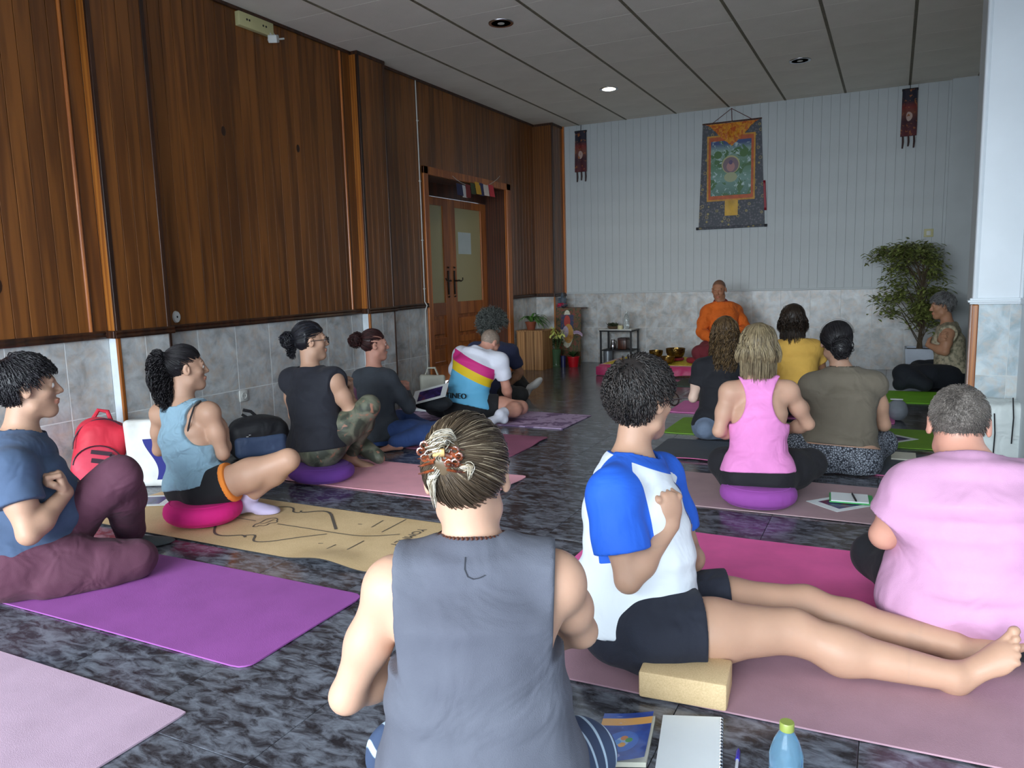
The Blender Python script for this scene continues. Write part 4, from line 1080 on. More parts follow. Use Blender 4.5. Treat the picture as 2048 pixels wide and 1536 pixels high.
def p3():
    D = 4.70; p = lambda x, y, q=0.0: fl(x, y, q[1]) if isinstance(q, tuple) else atd(x, y, D+q); j = {}
    fw = ang(78); j['head'] = HD(p(621, 682), [.66, .75, .02]); j['neck'] = p(622, 742); j['chest'] = p(626, 796); j['waist'] = p(632, 845); j['pelvis'] = p(640, 890)
    j['shL'] = p(582, 762, .08); j['shR'] = p(668, 764, -.09); j['elR'] = p(702, 822, -.04); j['wrR'] = p(698, 782, .16); j['elL'] = p(590, 830, .2); j['wrL'] = p(660, 800, .28)
    body_dirs(j, ang(65), fw); j['hdR'] = fist(UP, -fw, j['ch_r']); j['hdL'] = fist(UP, -fw, -j['ch_r'])
    legs_cross(j, ang(65), kz=.2, only='L'); j['hipR'] = p(660, 885, -.06); j['knR'] = p(738, 812, .0); j['anR'] = p(700, 912, ('z', .08)); j['ftR'] = (nrm([.75, .5, -.1]), UP)
    z = dict(w=1.08, d=1.1, hip=1.1, waist=1.16, arm=1.05, head=.98, leg=1.02, foot=.9, bust=1)
    t = NT('camouflage_leggings'); v = t.co(); n1 = t.noise(v, 9.0, 3, .5, .8); n2 = t.noise(v, 14.0, 3, .5, 1.2)
    c = t.ramp(n1, [(.42, lin((58, 62, 52))), (.5, lin((88, 92, 76))), (.6, lin((112, 112, 96)))]); t.base(t.mix(t.ramp(n2, [(.60, (0, 0, 0, 1)), (.66, (1, 1, 1, 1))]), c, lin((150, 104, 84)))); t.set(Roughness=.6)
    clothes = [('sleeveless_top', ['torso', 'shoL', 'shoR', 'butL', 'butR'], .016, dict(clips=[neck_hole(j, dn=.0, lean=.25), armcut(j, 'L', .03, -.1, j['chest'][2]-.03), armcut(j, 'R', .035, -.1, j['chest'][2]-.03), torso_clip(j, -.05)], wr=.005), cloth('black_jersey', (30, 32, 42), fs=.6), None),
               ('leggings', LEGS, .008, dict(clips=[waist_clip(j, .15), leg_clip(j, 'R', .92, .1, True)], wr=.003), t.m, None)]
    finish(3, 'woman with glasses in a black sleeveless top and camouflage leggings', j, z, 'tan', clothes, [j['pelvis'][0], j['pelvis'][1], 0], h=.0075, hh=.005)
    glasses(PPL[3][0], j['head'], .98, M_black)
    q = j['neck']-UP*.045-fw*.085
    MB().lathe([(.007, 0), (.007, .003)], q-fw*.012, 10, 0, Matrix.Rotation(math.pi/2, 3, 'X')).build('badge', M_plug, PPL[3][0])
p3()

def p4():
    D = 5.67; p = lambda x, y, q=0.0: fl(x, y, q[1]) if isinstance(q, tuple) else atd(x, y, D+q); j = {}
    fw = ang(72); j['head'] = HD(p(749, 690), [.72, .69, .0]); j['neck'] = p(748, 740); j['chest'] = p(750, 785); j['waist'] = p(758, 830); j['pelvis'] = p(765, 868)
    j['shL'] = p(722, 758, .08); j['shR'] = p(778, 760, -.08); j['elR'] = p(818, 815, -.02); j['wrR'] = p(812, 785, .18); j['elL'] = p(740, 810, .2); j['wrL'] = p(790, 795, .28)
    body_dirs(j, ang(60), fw); j['hdR'] = fist(UP, -fw, j['ch_r']); legs_cross(j, ang(60), kz=.1, only='L'); j['hipR'] = p(775, 868, -.06); j['knR'] = p(876, 862, ('z', .09)); j['anR'] = p(790, 885, ('z', .06)); j['ftR'] = (nrm([-.5, -.5, 0]), UP)
    z = dict(w=.9, d=.92, arm=.86, head=.95, leg=1.0, foot=.85)
    clothes = [('long_sleeved_top', ['torso', 'shoL', 'shoR', 'uarmL', 'uarmR', 'farmL', 'farmR', 'butL', 'butR'], .015, dict(clips=[neck_hole(j, dn=.0, lean=.25), torso_clip(j, -.1)], wr=.004), cloth('charcoal_jersey', (58, 64, 72), fs=.5), None),
               ('jeans', LEGS, .012, dict(clips=[waist_clip(j, .15)], wr=.005), cloth('blue_denim', (48, 74, 128), fs=.5, weave=800), None)]
    finish(4, 'woman with a dark red-brown bun in a charcoal long-sleeved top and blue jeans', j, z, 'pink', clothes, [j['pelvis'][0], j['pelvis'][1], 0], h=.009, hh=.0055)
p4()

def p5():
    D = 6.50; p = lambda x, y, q=0.0: fl(x, y, q[1]) if isinstance(q, tuple) else atd(x, y, D+q); j = {}
    fw = ang(95); fc = ang(85); j['head'] = HD(p(980, 686, .06), [.30, .75, -.6]); j['neck'] = p(962, 703, .02); j['chest'] = p(948, 738, -.02); j['waist'] = p(936, 782); j['pelvis'] = p(938, 812)
    j['shL'] = p(922, 712, .1); j['shR'] = p(1000, 724, -.06); j['elR'] = p(1012, 772, .0); j['wrR'] = p(1018, 800, .12); j['elL'] = p(905, 765, .2); j['wrL'] = p(890, 790, .3)
    body_dirs(j, fw, fc); j['hdR'] = fist(-UP, -fw, UP, .3)
    legs_cross(j, fw, kz=.12, only='L'); j['knL'] = p(868, 812, ('z', .1)); j['anL'] = p(920, 825, ('z', .06)); j['hipR'] = p(972, 812, -.04); j['knR'] = p(1042, 815, ('z', .10)); j['anR'] = p(1000, 828, ('z', .10)); j['ftR'] = (nrm([-.45, -.75, .1]), nrm([-.3, .1, 1]))
    z = dict(w=1.1, d=1.15, arm=1.0, head=.95, leg=1.0, waist=1.08, foot=1.0)
    ax = nrm(j['neck']-j['pelvis']); Rr = rt(fc)
    t = NT('striped_jersey'); a = t.attr('bt'); r = t.n('ShaderNodeValToRGB'); r.color_ramp.interpolation = 'CONSTANT'; e = r.color_ramp.elements
    e[0].position = 0; e[0].color = lin((104, 186, 226)); e[1].position = .46; e[1].color = lin((232, 196, 30))
    for q, c in ((.60, (210, 44, 128)), (.76, (226, 228, 240))): x = e.new(q); x.color = lin(c)
    t.l(a, r.inputs[0]); t.base(r.outputs[0]); t.set(Roughness=.7); t.bump(t.noise(t.co(), 8.0, 3), .4, .02)
    L = np.linalg.norm(j['neck']-j['pelvis'])
    clothes = [('jersey', ['torso', 'shoL', 'shoR', 'uarmL', 'uarmR', 'butL', 'butR'], .015, dict(clips=[neck_hole(j, dn=.0, lean=.1), sleeve_clip(j, 'R', .72), sleeve_clip(j, 'L', .7), torso_clip(j, -.0)], wr=.005), t.m,
                {'bt': lambda V: np.where(np.minimum(d_cone(V, j['shR'], j['elR'], .085, .1), d_cone(V, j['shL'], j['elL'], .085, .1)) < 0, .9, ((V-j['pelvis']) @ ax)/L*.86+((V-j['pelvis']) @ Rr)*.55+.02)}),
               ('shorts', ['thiL', 'thiR', 'shnL', 'butL', 'butR'], .016, dict(clips=[waist_clip(j, .15), leg_clip(j, 'R', .35)], wr=.005), cloth('black_shorts', (24, 24, 28)), None),
               sock(j, 'R', (214, 214, 226), .07)]
    finish(5, 'bald man bending forward in a white, magenta, yellow and sky-blue jersey', j, z, 'pink', clothes, [j['pelvis'][0], j['pelvis'][1], 0], h=.009, hh=.006, eyes=False)
p5()

def p6():
    D = 7.5; p = lambda x, y, q=0.0: fl(x, y, q[1]) if isinstance(q, tuple) else atd(x, y, D+q); j = {}
    fw = ang(70); j['head'] = HD(p(984, 652, .03), [.4, .8, -.35]); j['neck'] = p(985, 688); j['chest'] = p(985, 720); j['waist'] = p(985, 757); j['pelvis'] = p(985, 790)
    j['shL'] = p(950, 700, .1); j['shR'] = p(1022, 704, -.08); j['elR'] = p(1040, 745, .0); j['wrR'] = p(1020, 768, .1); j['elL'] = p(955, 745, .2); j['wrL'] = p(980, 765, .3)
    body_dirs(j, fw, fw); j['hdR'] = fist(-fw, -UP, UP, .4); legs_cross(j, fw, kz=.15, only='R'); j['knR'] = p(1040, 790, ('z', .12)); j['anR'] = p(1010, 800, ('z', .07)); j['hipL'] = p(975, 790, .1); j['knL'] = p(1030, 760, .25); j['anL'] = p(1052, 775, ('z', .10)); j['ftL'] = (nrm([.6, .1, .75]), nrm([-.6, .2, .6]))
    z = dict(w=1.1, d=1.1, arm=1.0, head=1.0, leg=1.0)
    clothes = [('tee_shirt', ['torso', 'shoL', 'shoR', 'uarmL', 'uarmR', 'butL', 'butR'], .016, dict(clips=[neck_hole(j, dn=.0, lean=.2), sleeve_clip(j, 'R', .72), sleeve_clip(j, 'L', .7), torso_clip(j, -.1)], wr=.005), cloth('navy_jersey', (52, 58, 88)), None),
               ('trousers', LEGS, .016, dict(clips=[waist_clip(j, .15), ], wr=.006), cloth('dark_olive_cotton', (36, 36, 36)), None), sock(j, 'L', (206, 202, 196), .05)]
    finish(6, 'man with bushy grey curls in a navy tee shirt, sitting before the wooden doors', j, z, 'olive', clothes, [j['pelvis'][0], j['pelvis'][1], 0], h=.0095, hh=.007, eyes=False)
p6()

def p7():
    D = 8.95; p = lambda x, y, q=0.0: fl(x, y, q[1]) if isinstance(q, tuple) else atd(x, y, D+q); j = {}
    fw = nrm([.12, -1, 0]); j['head'] = HD(p(1438, 580, -.02), [-.02, -1, -.22], roll=-.03); j['neck'] = p(1441, 607); j['chest'] = p(1444, 632, -.02); j['waist'] = p(1446, 665); j['pelvis'] = p(1447, 694)
    j['shR'] = p(1414, 625); j['shL'] = p(1471, 624); j['elR'] = p(1402, 664, -.03); j['wrR'] = p(1432, 682, -.22); j['elL'] = p(1492, 656, -.03); j['wrL'] = p(1462, 680, -.22)
    body_dirs(j, fw, fw); j['hdR'] = fist(-j['ch_r'], UP, fw, .3); j['hdL'] = fist(j['ch_r'], UP, fw, .3)
    pel = j['pelvis']; r = rt(fw)
    for k, s in (('L', -1), ('R', 1)): j['kn'+k] = pel+r*s*.24+fw*.24-UP*.05; j['an'+k] = pel-r*s*.08+fw*.38-UP*.04
    z = dict(w=1.05, d=1.05, arm=1.0, head=1.0, leg=1.05, neck=1.05)
    org = cloth('orange_wool', (222, 104, 26), fs=.9, fold=12)
    clothes = [('orange_jumper', ['torso', 'shoL', 'shoR', 'uarmL', 'uarmR', 'farmL', 'farmR', 'butL', 'butR'], .019, dict(clips=[neck_hole(j, dn=.0, lean=.15), torso_clip(j, -.1)], wr=.009, ws=8), org, None),
               ('red_collar', ['torso', 'neck'], .012, dict(clips=[half(j['neck']+UP*.045, nrm(UP+fw*.3)), half(j['neck']-UP*.06, -UP)], wr=.004), cloth('dark_red_cotton', (132, 30, 22)), None),
               ('maroon_robe', LEGS, .03, dict(clips=[waist_clip(j, .12)], wr=.008), cloth('robe_maroon', (110, 34, 44)), None)]
    def sc(q): return np.clip((q[:, 2]-.02-q[:, 1]*.85)*30, 0, .6)
    finish(7, 'monk with a shaved head in an orange jumper, facing the group', j, z, 'brown', clothes, [pel[0], pel[1], 0.2], h=.009, hh=.005, scalp=sc, floor=.178, eyes=False)
p7()

def p8():
    D = 5.50; p = lambda x, y, q=0.0: fl(x, y, q[1]) if isinstance(q, tuple) else atd(x, y, D+q); j = {}
    fw = ang(98); j['head'] = HD(p(1450, 666), [-.2, 1, -.05]); j['neck'] = p(1446, 715); j['chest'] = p(1442, 765); j['waist'] = p(1440, 810); j['pelvis'] = p(1438, 848)
    j['shL'] = p(1402, 738, .02); j['shR'] = p(1490, 738, -.02); j['elL'] = p(1386, 796, .05); j['wrL'] = p(1412, 770, .24); j['elR'] = p(1500, 800, .1); j['wrR'] = p(1470, 780, .26)
    body_dirs(j, fw, fw); j['hdL'] = fist(UP, -fw, UP+fw); legs_cross(j, fw, kz=.12, sp=.26, fo=.2); j['knL'] = p(1412, 858, ('z', .09)); j['anL'] = p(1450, 858, ('z', .06)); j['ftL'] = (nrm([.5, .6, 0]), UP)
    z = dict(w=.92, d=.95, arm=.86, head=.95, leg=.98)
    clothes = [('tee_shirt', ['torso', 'shoL', 'shoR', 'uarmL', 'uarmR', 'butL', 'butR'], .014, dict(clips=[neck_hole(j, dn=.0, lean=.2), sleeve_clip(j, 'R', .55), sleeve_clip(j, 'L', .55), torso_clip(j, -.05)], wr=.004), cloth('black_cotton', (20, 21, 28)), None),
               ('leggings', LEGS, .008, dict(clips=[waist_clip(j, .12)], wr=.002), cloth('slate_blue_jersey', (104, 118, 140)), None)]
    finish(8, 'woman with long wavy brown hair in a black tee shirt', j, z, 'pale', clothes, [j['pelvis'][0], j['pelvis'][1], 0], h=.0085, hh=.006, eyes=False)
p8()

def p9():
    D = 3.95; p = lambda x, y, q=0.0: fl(x, y, q[1]) if isinstance(q, tuple) else atd(x, y, D+q); j = {}
    fw = ang(98); j['head'] = HD(p(1517, 694), [-.14, 1, -.05]); j['neck'] = p(1514, 760); j['chest'] = p(1517, 828, .0); j['waist'] = p(1517, 892, .0); j['pelvis'] = p(1516, 948)
    j['shL'] = p(1458, 786, .02); j['shR'] = p(1578, 784, -.02); j['elL'] = p(1438, 862, .02); j['wrL'] = p(1480, 868, .22); j['elR'] = p(1616, 848, .04); j['wrR'] = p(1560, 862, .24)
    body_dirs(j, fw, fw); R0 = j['pel_r']; j['hdL'] = fist(R0*.7+UP*.5, -fw, UP); j['hdR'] = fist(-R0*.7+UP*.5, -fw, UP)
    pel = j['pelvis']; legs_cross(j, fw, sp=.24, fo=.20, kz=.16, az=.1, afo=.34); j['knL'] = p(1448, 925, .12); j['knR'] = p(1622, 926, .12)
    z = dict(w=.90, d=.90, hip=1.05, arm=.86, head=.95, leg=1.0, waist=1.02)
    clothes = [('racerback_vest', ['torso', 'shoL', 'shoR', 'butL', 'butR'], .0145, dict(clips=[neck_hole(j, dn=.018, lean=.2), torso_clip(j, .04)], minus=racer(j, .088, .13, -.03), wr=.005, ws=9, wdir=(.5, .5, 1.5)), cloth('candy_pink_jersey', (232, 142, 204), fs=.6, fold=10), None),
               ('trousers', LEGS, .018, dict(clips=[waist_clip(j, .14)], wr=.006), cloth('black_cotton_trousers', (22, 22, 28)), None)]
    finish(9, 'woman with a blond bob in a candy pink racerback vest and black trousers', j, z, 'fair', clothes, [pel[0], pel[1], 0], h=.007, hh=.0055, eyes=False)
p9()

def p10():
    D = 6.10; p = lambda x, y, q=0.0: fl(x, y, q[1]) if isinstance(q, tuple) else atd(x, y, D+q); j = {}
    fw = ang(94); j['head'] = HD(p(1586, 640), [-.1, 1, -.1]); j['neck'] = p(1590, 682); j['chest'] = p(1592, 722); j['waist'] = p(1594, 765); j['pelvis'] = p(1594, 800)
    j['shL'] = p(1552, 700, .02); j['shR'] = p(1628, 700, -.02); j['elR'] = p(1646, 745, .04); j['wrR'] = p(1615, 740, .24); j['elL'] = p(1540, 750, .1); j['wrL'] = p(1570, 740, .26)
    body_dirs(j, fw, fw); j['hdR'] = fist(UP, -fw, UP+fw); legs_cross(j, fw)
    z = dict(w=.98, d=1.0, arm=.95, head=.97, waist=1.1)
    clothes = [('tee_shirt', ['torso', 'shoL', 'shoR', 'uarmL', 'uarmR', 'butL', 'butR'], .015, dict(clips=[neck_hole(j, dn=.0, lean=.2), sleeve_clip(j, 'R', .55), sleeve_clip(j, 'L', .55), torso_clip(j, -.1)], wr=.005), cloth('mustard_yellow_cotton', (226, 178, 84)), None),
               ('trousers', LEGS, .012, dict(clips=[waist_clip(j, .12)], wr=.004), cloth('black_cotton', (20, 21, 28)), None)]
    finish(10, 'woman with a wavy dark brown bob in a mustard yellow tee shirt', j, z, 'olive', clothes, [j['pelvis'][0], j['pelvis'][1], 0], h=.0095, hh=.007, eyes=False)
p10()

def p11():
    D = 4.54; p = lambda x, y, q=0.0: fl(x, y, q[1]) if isinstance(q, tuple) else atd(x, y, D+q); j = {}
    fw = ang(98); j['head'] = HD(p(1672, 684, .02), [-.2, 1, -.12]); j['neck'] = p(1684, 742, .02); j['chest'] = p(1684, 800); j['waist'] = p(1684, 862); j['pelvis'] = p(1672, 912)
    j['shL'] = p(1622, 774, .02); j['shR'] = p(1748, 770, -.02); j['elR'] = p(1768, 850, .03); j['wrR'] = p(1735, 840, .24); j['elL'] = p(1604, 850, .1); j['wrL'] = p(1640, 840, .26)
    body_dirs(j, fw, fw); R0 = j['pel_r']; j['hdR'] = fist(-R0*.6+UP*.5, -fw, UP); legs_cross(j, fw, sp=.28, fo=.22, kz=.13); j['knL'] = p(1600, 888, .05)
    z = dict(w=1.16, d=1.15, hip=1.2, arm=1.0, head=1.0, waist=1.14, leg=1.12)
    t = NT('leopard_print'); v = t.co(); vo = t.n('ShaderNodeTexVoronoi', feature='DISTANCE_TO_EDGE'); vo.inputs['Scale'].default_value = 75; t.l(v, vo.inputs['Vector']); nn = t.noise(v, 90.0, 2)
    t.base(t.ramp(t.math('ADD', vo.outputs['Distance'], t.math('MULTIPLY', nn, .22)), [(.18, lin((30, 34, 46))), (.30, lin((146, 152, 162)))])); t.set(Roughness=.8)
    clothes = [('cap_sleeved_top', ['torso', 'shoL', 'shoR', 'uarmL', 'uarmR'], .014, dict(clips=[neck_hole(j, dn=.022, lean=.25), sleeve_clip(j, 'R', .22), sleeve_clip(j, 'L', .22), torso_clip(j, .13, 0)], wr=.005, ws=8, wdir=(.5, .5, 1.4)), cloth('olive_brown_jersey', (112, 104, 90), fs=.7), None),
               ('patterned_trousers', LEGS, .014, dict(clips=[waist_clip(j, .12, .0, .34)], wr=.004), t.m, None)]
    finish(11, 'woman with a low black bun in an olive top and speckled trousers', j, z, 'tan', clothes, [j['pelvis'][0], j['pelvis'][1], 0], h=.0078, hh=.006, eyes=False)
p11()

def p12():
    D = 7.60; p = lambda x, y, q=0.0: fl(x, y, q[1]) if isinstance(q, tuple) else atd(x, y, D+q); j = {}
    fw = nrm([-1, .05, 0]); j['head'] = HD(p(1884, 612), [-.95, -.12, -.14]); j['neck'] = p(1896, 650); j['chest'] = p(1898, 682); j['waist'] = p(1900, 714); j['pelvis'] = p(1902, 748)
    j['shL'] = p(1896, 668, -.18); j['shR'] = p(1890, 662, .18); j['elL'] = p(1890, 704, -.20); j['wrL'] = p(1856, 690, -.04); j['elR'] = p(1868, 690, .18); j['wrR'] = p(1880, 680, -.10)
    body_dirs(j, fw, fw); j['hdL'] = fist(-j['ch_r']*-.8+UP*.2, -fw, UP, .3); j['hdR'] = fist(-j['ch_r']*.8+UP*.3, -fw, UP, .3)
    j['hipL'] = p(1895, 755, -.12); j['hipR'] = p(1895, 748, .12); j['knL'] = p(1806, 748, -.15); j['anL'] = p(1850, 770, ('z', .07)); j['knR'] = p(1838, 738, .12); j['anR'] = p(1800, 768, ('z', .07))
    z = dict(w=1.0, d=1.12, arm=1.0, head=1.0, leg=1.1, bust=1)
    t = NT('beige_patterned_blouse'); v = t.co(); n1 = t.noise(v, 30.0, 3); t.base(t.ramp(n1, [(.4, lin((128, 124, 104))), (.55, lin((188, 176, 150)))])); t.set(Roughness=.8)
    clothes = [('sleeveless_blouse', ['torso', 'shoL', 'shoR', 'butL', 'butR'], .018, dict(clips=[neck_hole(j, dn=.0, lean=.3), torso_clip(j, -.0), armcut(j, 'L', .02, -.1, j['chest'][2]-.03), armcut(j, 'R', .02, -.1, j['chest'][2]-.03)], wr=.006), t.m, None),
               ('trousers', LEGS, .026, dict(clips=[waist_clip(j, .1)], wr=.006), cloth('black_loose_cotton', (26, 30, 40)), None)]
    finish(12, 'grey-haired woman in a beige blouse with folded arms beside the tiled pier', j, z, 'olive', clothes, [j['pelvis'][0], j['pelvis'][1], 0], h=.009, hh=.006, eyes=False)
p12()

def p13():
    D = 2.38; p = lambda x, y, q=0.0: fl(x, y, q[1]) if isinstance(q, tuple) else atd(x, y, D+q); j = {}
    fw = ang(88); j['head'] = HD(p(1917, 850, .08), [.0, 1, -.30]); j['neck'] = p(1936, 925, .02); j['chest'] = p(1940, 1030, -.02); j['waist'] = p(1944, 1130, -.0); j['pelvis'] = p(1946, 1196, .04)
    j['shL'] = p(1826, 992, .04); j['shR'] = p(2056, 980, .0); j['elL'] = p(1768, 1070, .10); j['wrL'] = p(1850, 1075, .30); j['elR'] = p(2110, 1090, .1); j['wrR'] = p(2020, 1090, .3)
    body_dirs(j, fw, fw); R0 = j['pel_r']; j['hdL'] = fist(R0*.7+UP*.4, -fw, UP); legs_cross(j, fw, sp=.30, fo=.30, kz=.13)
    z = dict(w=1.34, d=1.3, belly=.05, hip=1.08, waist=1.22, chest=1.06, arm=1.18, head=1.06, neck=1.25, leg=1.1)
    clothes = [('tee_shirt', ['torso', 'shoL', 'shoR', 'uarmL', 'uarmR', 'butL', 'butR'], .014, dict(clips=[neck_hole(j, dn=.0, lean=.2), sleeve_clip(j, 'R', .62), sleeve_clip(j, 'L', .62), torso_clip(j, -.20)], wr=.007, ws=6, wdir=(.6, .6, 1.3),
                 extra=[((lambda P: d_cone(P, j['shL'], lerp(j['shL'], j['elL'], .8), .080, .082)), .03, 'armL')]), cloth('pale_pink_jersey', (192, 143, 175), fs=.8, fold=6), None),
               ('trousers', LEGS, .014, dict(clips=[waist_clip(j, .05)], wr=.005), cloth('black_cotton', (20, 21, 28)), None)]
    finish(13, 'man with cropped grey hair in a pale pink tee shirt, seen from behind', j, z, 'pink', clothes, [j['pelvis'][0], j['pelvis'][1], 0], h=.0068, hh=.005, eyes=False)
p13()
# ============================================================ hair
def bundle(centre, rad, n, wave=.006, wf=3.0, m=22, seed=2, lw=(.0022, .0010), tint=None, spread=None):
    """locks following a centre line, for ponytails and long hair; returns arrays"""
    rs = np.random.RandomState(seed); C = np.array(centre, float); t = np.linspace(0, 1, m); k = np.linspace(0, 1, len(C))
    L = np.stack([np.interp(t, k, C[:, i]) for i in range(3)], 1)
    for _ in range(3): L[1:-1] = (L[:-2]+2*L[1:-1]+L[2:])/4
    R_ = np.interp(t, np.linspace(0, 1, len(rad)), rad); T = np.gradient(L, axis=0); T /= np.linalg.norm(T, axis=1, keepdims=True)
    A = np.cross(T, [.2, .3, .9]); A /= np.linalg.norm(A, axis=1, keepdims=True); B = np.cross(T, A)
    th = rs.rand(n)*6.28; rr = np.sqrt(rs.rand(n)); ph = rs.rand(n)*6.28; wfs = wf*(.8+rs.rand(n)*.5); ln = .75+rs.rand(n)*.25
    P = []
    for i in range(m):
        ti = t[i]*ln; Li = np.stack([np.interp(ti, t, L[:, q]) for q in range(3)], 1); ri = np.interp(ti, t, R_)
        a = A[i]; b = B[i]; w = wave*(min(1, t[i]*4))
        P.append(Li+a*(rr*ri*np.cos(th)+w*np.cos(ph+wfs*6.28*t[i]))[:, None]+b*(rr*ri*np.sin(th)+w*np.sin(ph+wfs*6.28*t[i]))[:, None])
    return strands_mesh(np.stack(P, 1), lw[0], lw[1], rs.rand(n)*.8 if tint is None else tint(rs, n))
def bun(c, r, n, seed=3, flat=(1, 1, 1), R=np.eye(3), lw=.0024, loose=.15):
    rs = np.random.RandomState(seed); P = []
    for k in range(n):
        a = nrm(rs.normal(size=3)); b = nrm(np.cross(a, rs.normal(size=3))); a0 = rs.rand()*6.28; rr = r*(.8+rs.rand()*.28); t = np.linspace(0, 2.6+rs.rand()*1.6, 14)
        e = 1+loose*np.sin(t*2+a0)*.4
        q = np.outer(np.cos(t+a0)*e, a)*rr+np.outer(np.sin(t+a0)*e, b)*rr
        P.append(c+(q*np.array(flat)) @ R)
    return strands_mesh(np.array(P), lw, lw*.5, rs.rand(n)*.8)
def join_mesh(name, parts, mat, parent):
    off = 0; V, Q, T = [], [], []
    for v, q, t in parts: V.append(v); Q.append(q+off); T.append(t); off += len(v)
    return mesh_obj(name, np.concatenate(V), np.concatenate(Q), mat, parent, attrs={'tint': np.concatenate(T)})
def ball(c, R, r, h=.005, nz=.006):
    fn = lambda P: d_ell(P, c, R, r)-vnoise(P, 60)*nz-vnoise(P, 25)*nz
    V, Q = nets(fn, c-max(r)*1.4, c+max(r)*1.4, h); return V, Q, np.full(len(V), .2)
def HW(H, s): return lambda x, y, z: H['c']+(H['r']*x+H['f']*y+H['u']*z)*s
dark = mat_hair('black_hair', (12, 11, 14), (46, 42, 46)); brownblack = mat_hair('dark_brown_hair', (20, 14, 12), (64, 46, 36))

# 15: grey-blond, drawn up into a claw clip
r, j, z, g = PPL[15]; H = j['head']; s = z['head']; W_ = HW(H, s); tgt = np.array([-.030, -.098, .055])
def t15(p, rs):
    dd = np.linalg.norm((p-tgt)*np.array([1, .7, 1]), axis=1); a = np.clip(1.0-(dd-.02)/.085, 0, 1)
    return np.clip(.10+.62*a*(.55+rs.rand(len(p))*.6)+(rs.rand(len(p)) > .9)*.35*(p[:, 2] > -.02), 0, 1)
m15 = NT('grey_blond_hair'); a = m15.attr('tint'); m15.base(m15.ramp(a, [(.05, lin((62, 50, 40))), (.3, lin((112, 94, 72))), (.6, lin((172, 158, 134))), (.95, lin((232, 230, 222)))])); m15.set(Roughness=.38); m15 = m15.m
hair(r, H, s, m15, 'tied', seed=5, n=2600, thick=.006, target=tgt, length=.15, lw=(.0013, .0008), m=16, lift=.004, liftv=.009, tintf=t15, h=.005,
     line=lambda p: -.048+.80*p[1]-abs(p[0])*.10)
# the twist that the clip holds, with light ends falling over it
parts = [ball(W_(-.02, -.108, .052), np.array([H['r'], H['f'], H['u']]), (.030, .020, .036), .004)]
C1 = [W_(-.030, -.112, .050), W_(-.036, -.128, .075), W_(-.015, -.132, .100), W_(.002, -.118, .085)]
def lt(rs, n): return .30+rs.rand(n)*.60
parts.append(bundle(C1, [.014, .022, .014, .006], 90, .003, 1, seed=4, lw=(.0014, .0008), tint=lt))
parts.append(bundle([W_(-.03, -.112, .045), W_(-.05, -.118, .01), W_(-.044, -.108, -.045)], [.008, .008, .003], 40, .002, 1, seed=6, lw=(.0014, .0006), tint=lt))
parts.append(bundle([W_(.0, -.115, .03), W_(.03, -.122, .04), W_(.022, -.118, .008)], [.006, .006, .003], 30, .002, 1, seed=8, lw=(.0014, .0006), tint=lt))
join_mesh('hair_twist', parts, m15, r)
cl = NT('tortoise_plastic'); cl.base(cl.ramp(cl.noise(cl.co(), 60, 3), [(.35, lin((56, 20, 10))), (.65, lin((150, 74, 40)))])); cl.set(Roughness=.12, Transmission_Weight=.25, Coat_Weight=.6); cl = cl.m
mb = MB(); 
for (fx, fz, sc_) in ((-.050, .068, 1.0), (-.006, .056, 1.0)):
    for k in range(6):
        a = k*math.pi/3; c = W_(fx+.013*math.cos(a)*sc_, -.128, fz+.013*math.sin(a)*sc_)
        ring = [c+(H['r']*math.cos(b)+H['u']*math.sin(b))*.0066 for b in np.linspace(0, 6.283, 9)]; mb.tube(ring, .0026, 6)
    mb.lathe([(.004, 0), (.004, .004), (.001, .006)], W_(fx, -.128, fz), 8)
mb.tube([W_(-.05, -.126, .068), W_(-.028, -.136, .066), W_(-.006, -.126, .056)], .005, 8)
for k in range(4):
    for sg in (-1, 1):
        x = -.028+sg*.012; zz = .075-k*.014; mb.tube([W_(x, -.128, zz), W_(x+sg*.018, -.130, zz-.004), W_(x+sg*.032, -.118, zz-.008)], [.0028, .0026, .0012], 6)
o = mb.build('hair_clip', cl, r); 
MB().box((-.012, -.004, -.008), (.012, .004, .008), bev=.003, R=Matrix([list(H['r']), list(H['f']), list(H['u'])]).transposed(), c=W_(-.028, -.138, .066)).build('hair_clip_hinge', plain('amber_metal', (190, 150, 96), .25, metal=.6), r)
# bead necklace
mb = MB(); nk = j['neck']; Rr = j['ch_r']; Ff = j['ch_f']
for k in range(46):
    a = 2*math.pi*k/46; c = nk+Rr*math.cos(a)*.067+Ff*(math.sin(a)*.067-.003)+UP*(.034-.014*math.sin(a)); mb.lathe([(.0004, -.004), (.0036, -.002), (.0036, .002), (.0004, .004)], c, 6)
mb.build('bead_necklace', plain('dark_beads', (70, 34, 22), .35), r)['kind'] = 'stuff'
# seam loop below the back of the neck
fnb = union(PPL[15][3]['torso']); pts = []
for x, zz in ((-.006, .022), (-.006, .004), (.000, -.008), (.010, -.012), (.022, -.010), (.032, -.006)):
    q = nk+Rr*x+UP*zz; tt = np.linspace(0, .25, 300); pp = q-Ff*tt[:, None]; dd = fnb(pp.astype(f32)); pts.append(pp[int(np.argmax(dd > .0205))])
MB().tube(pts, .0010, 5).build('back_seam', plain('dark_thread', (46, 48, 56), .8), r)

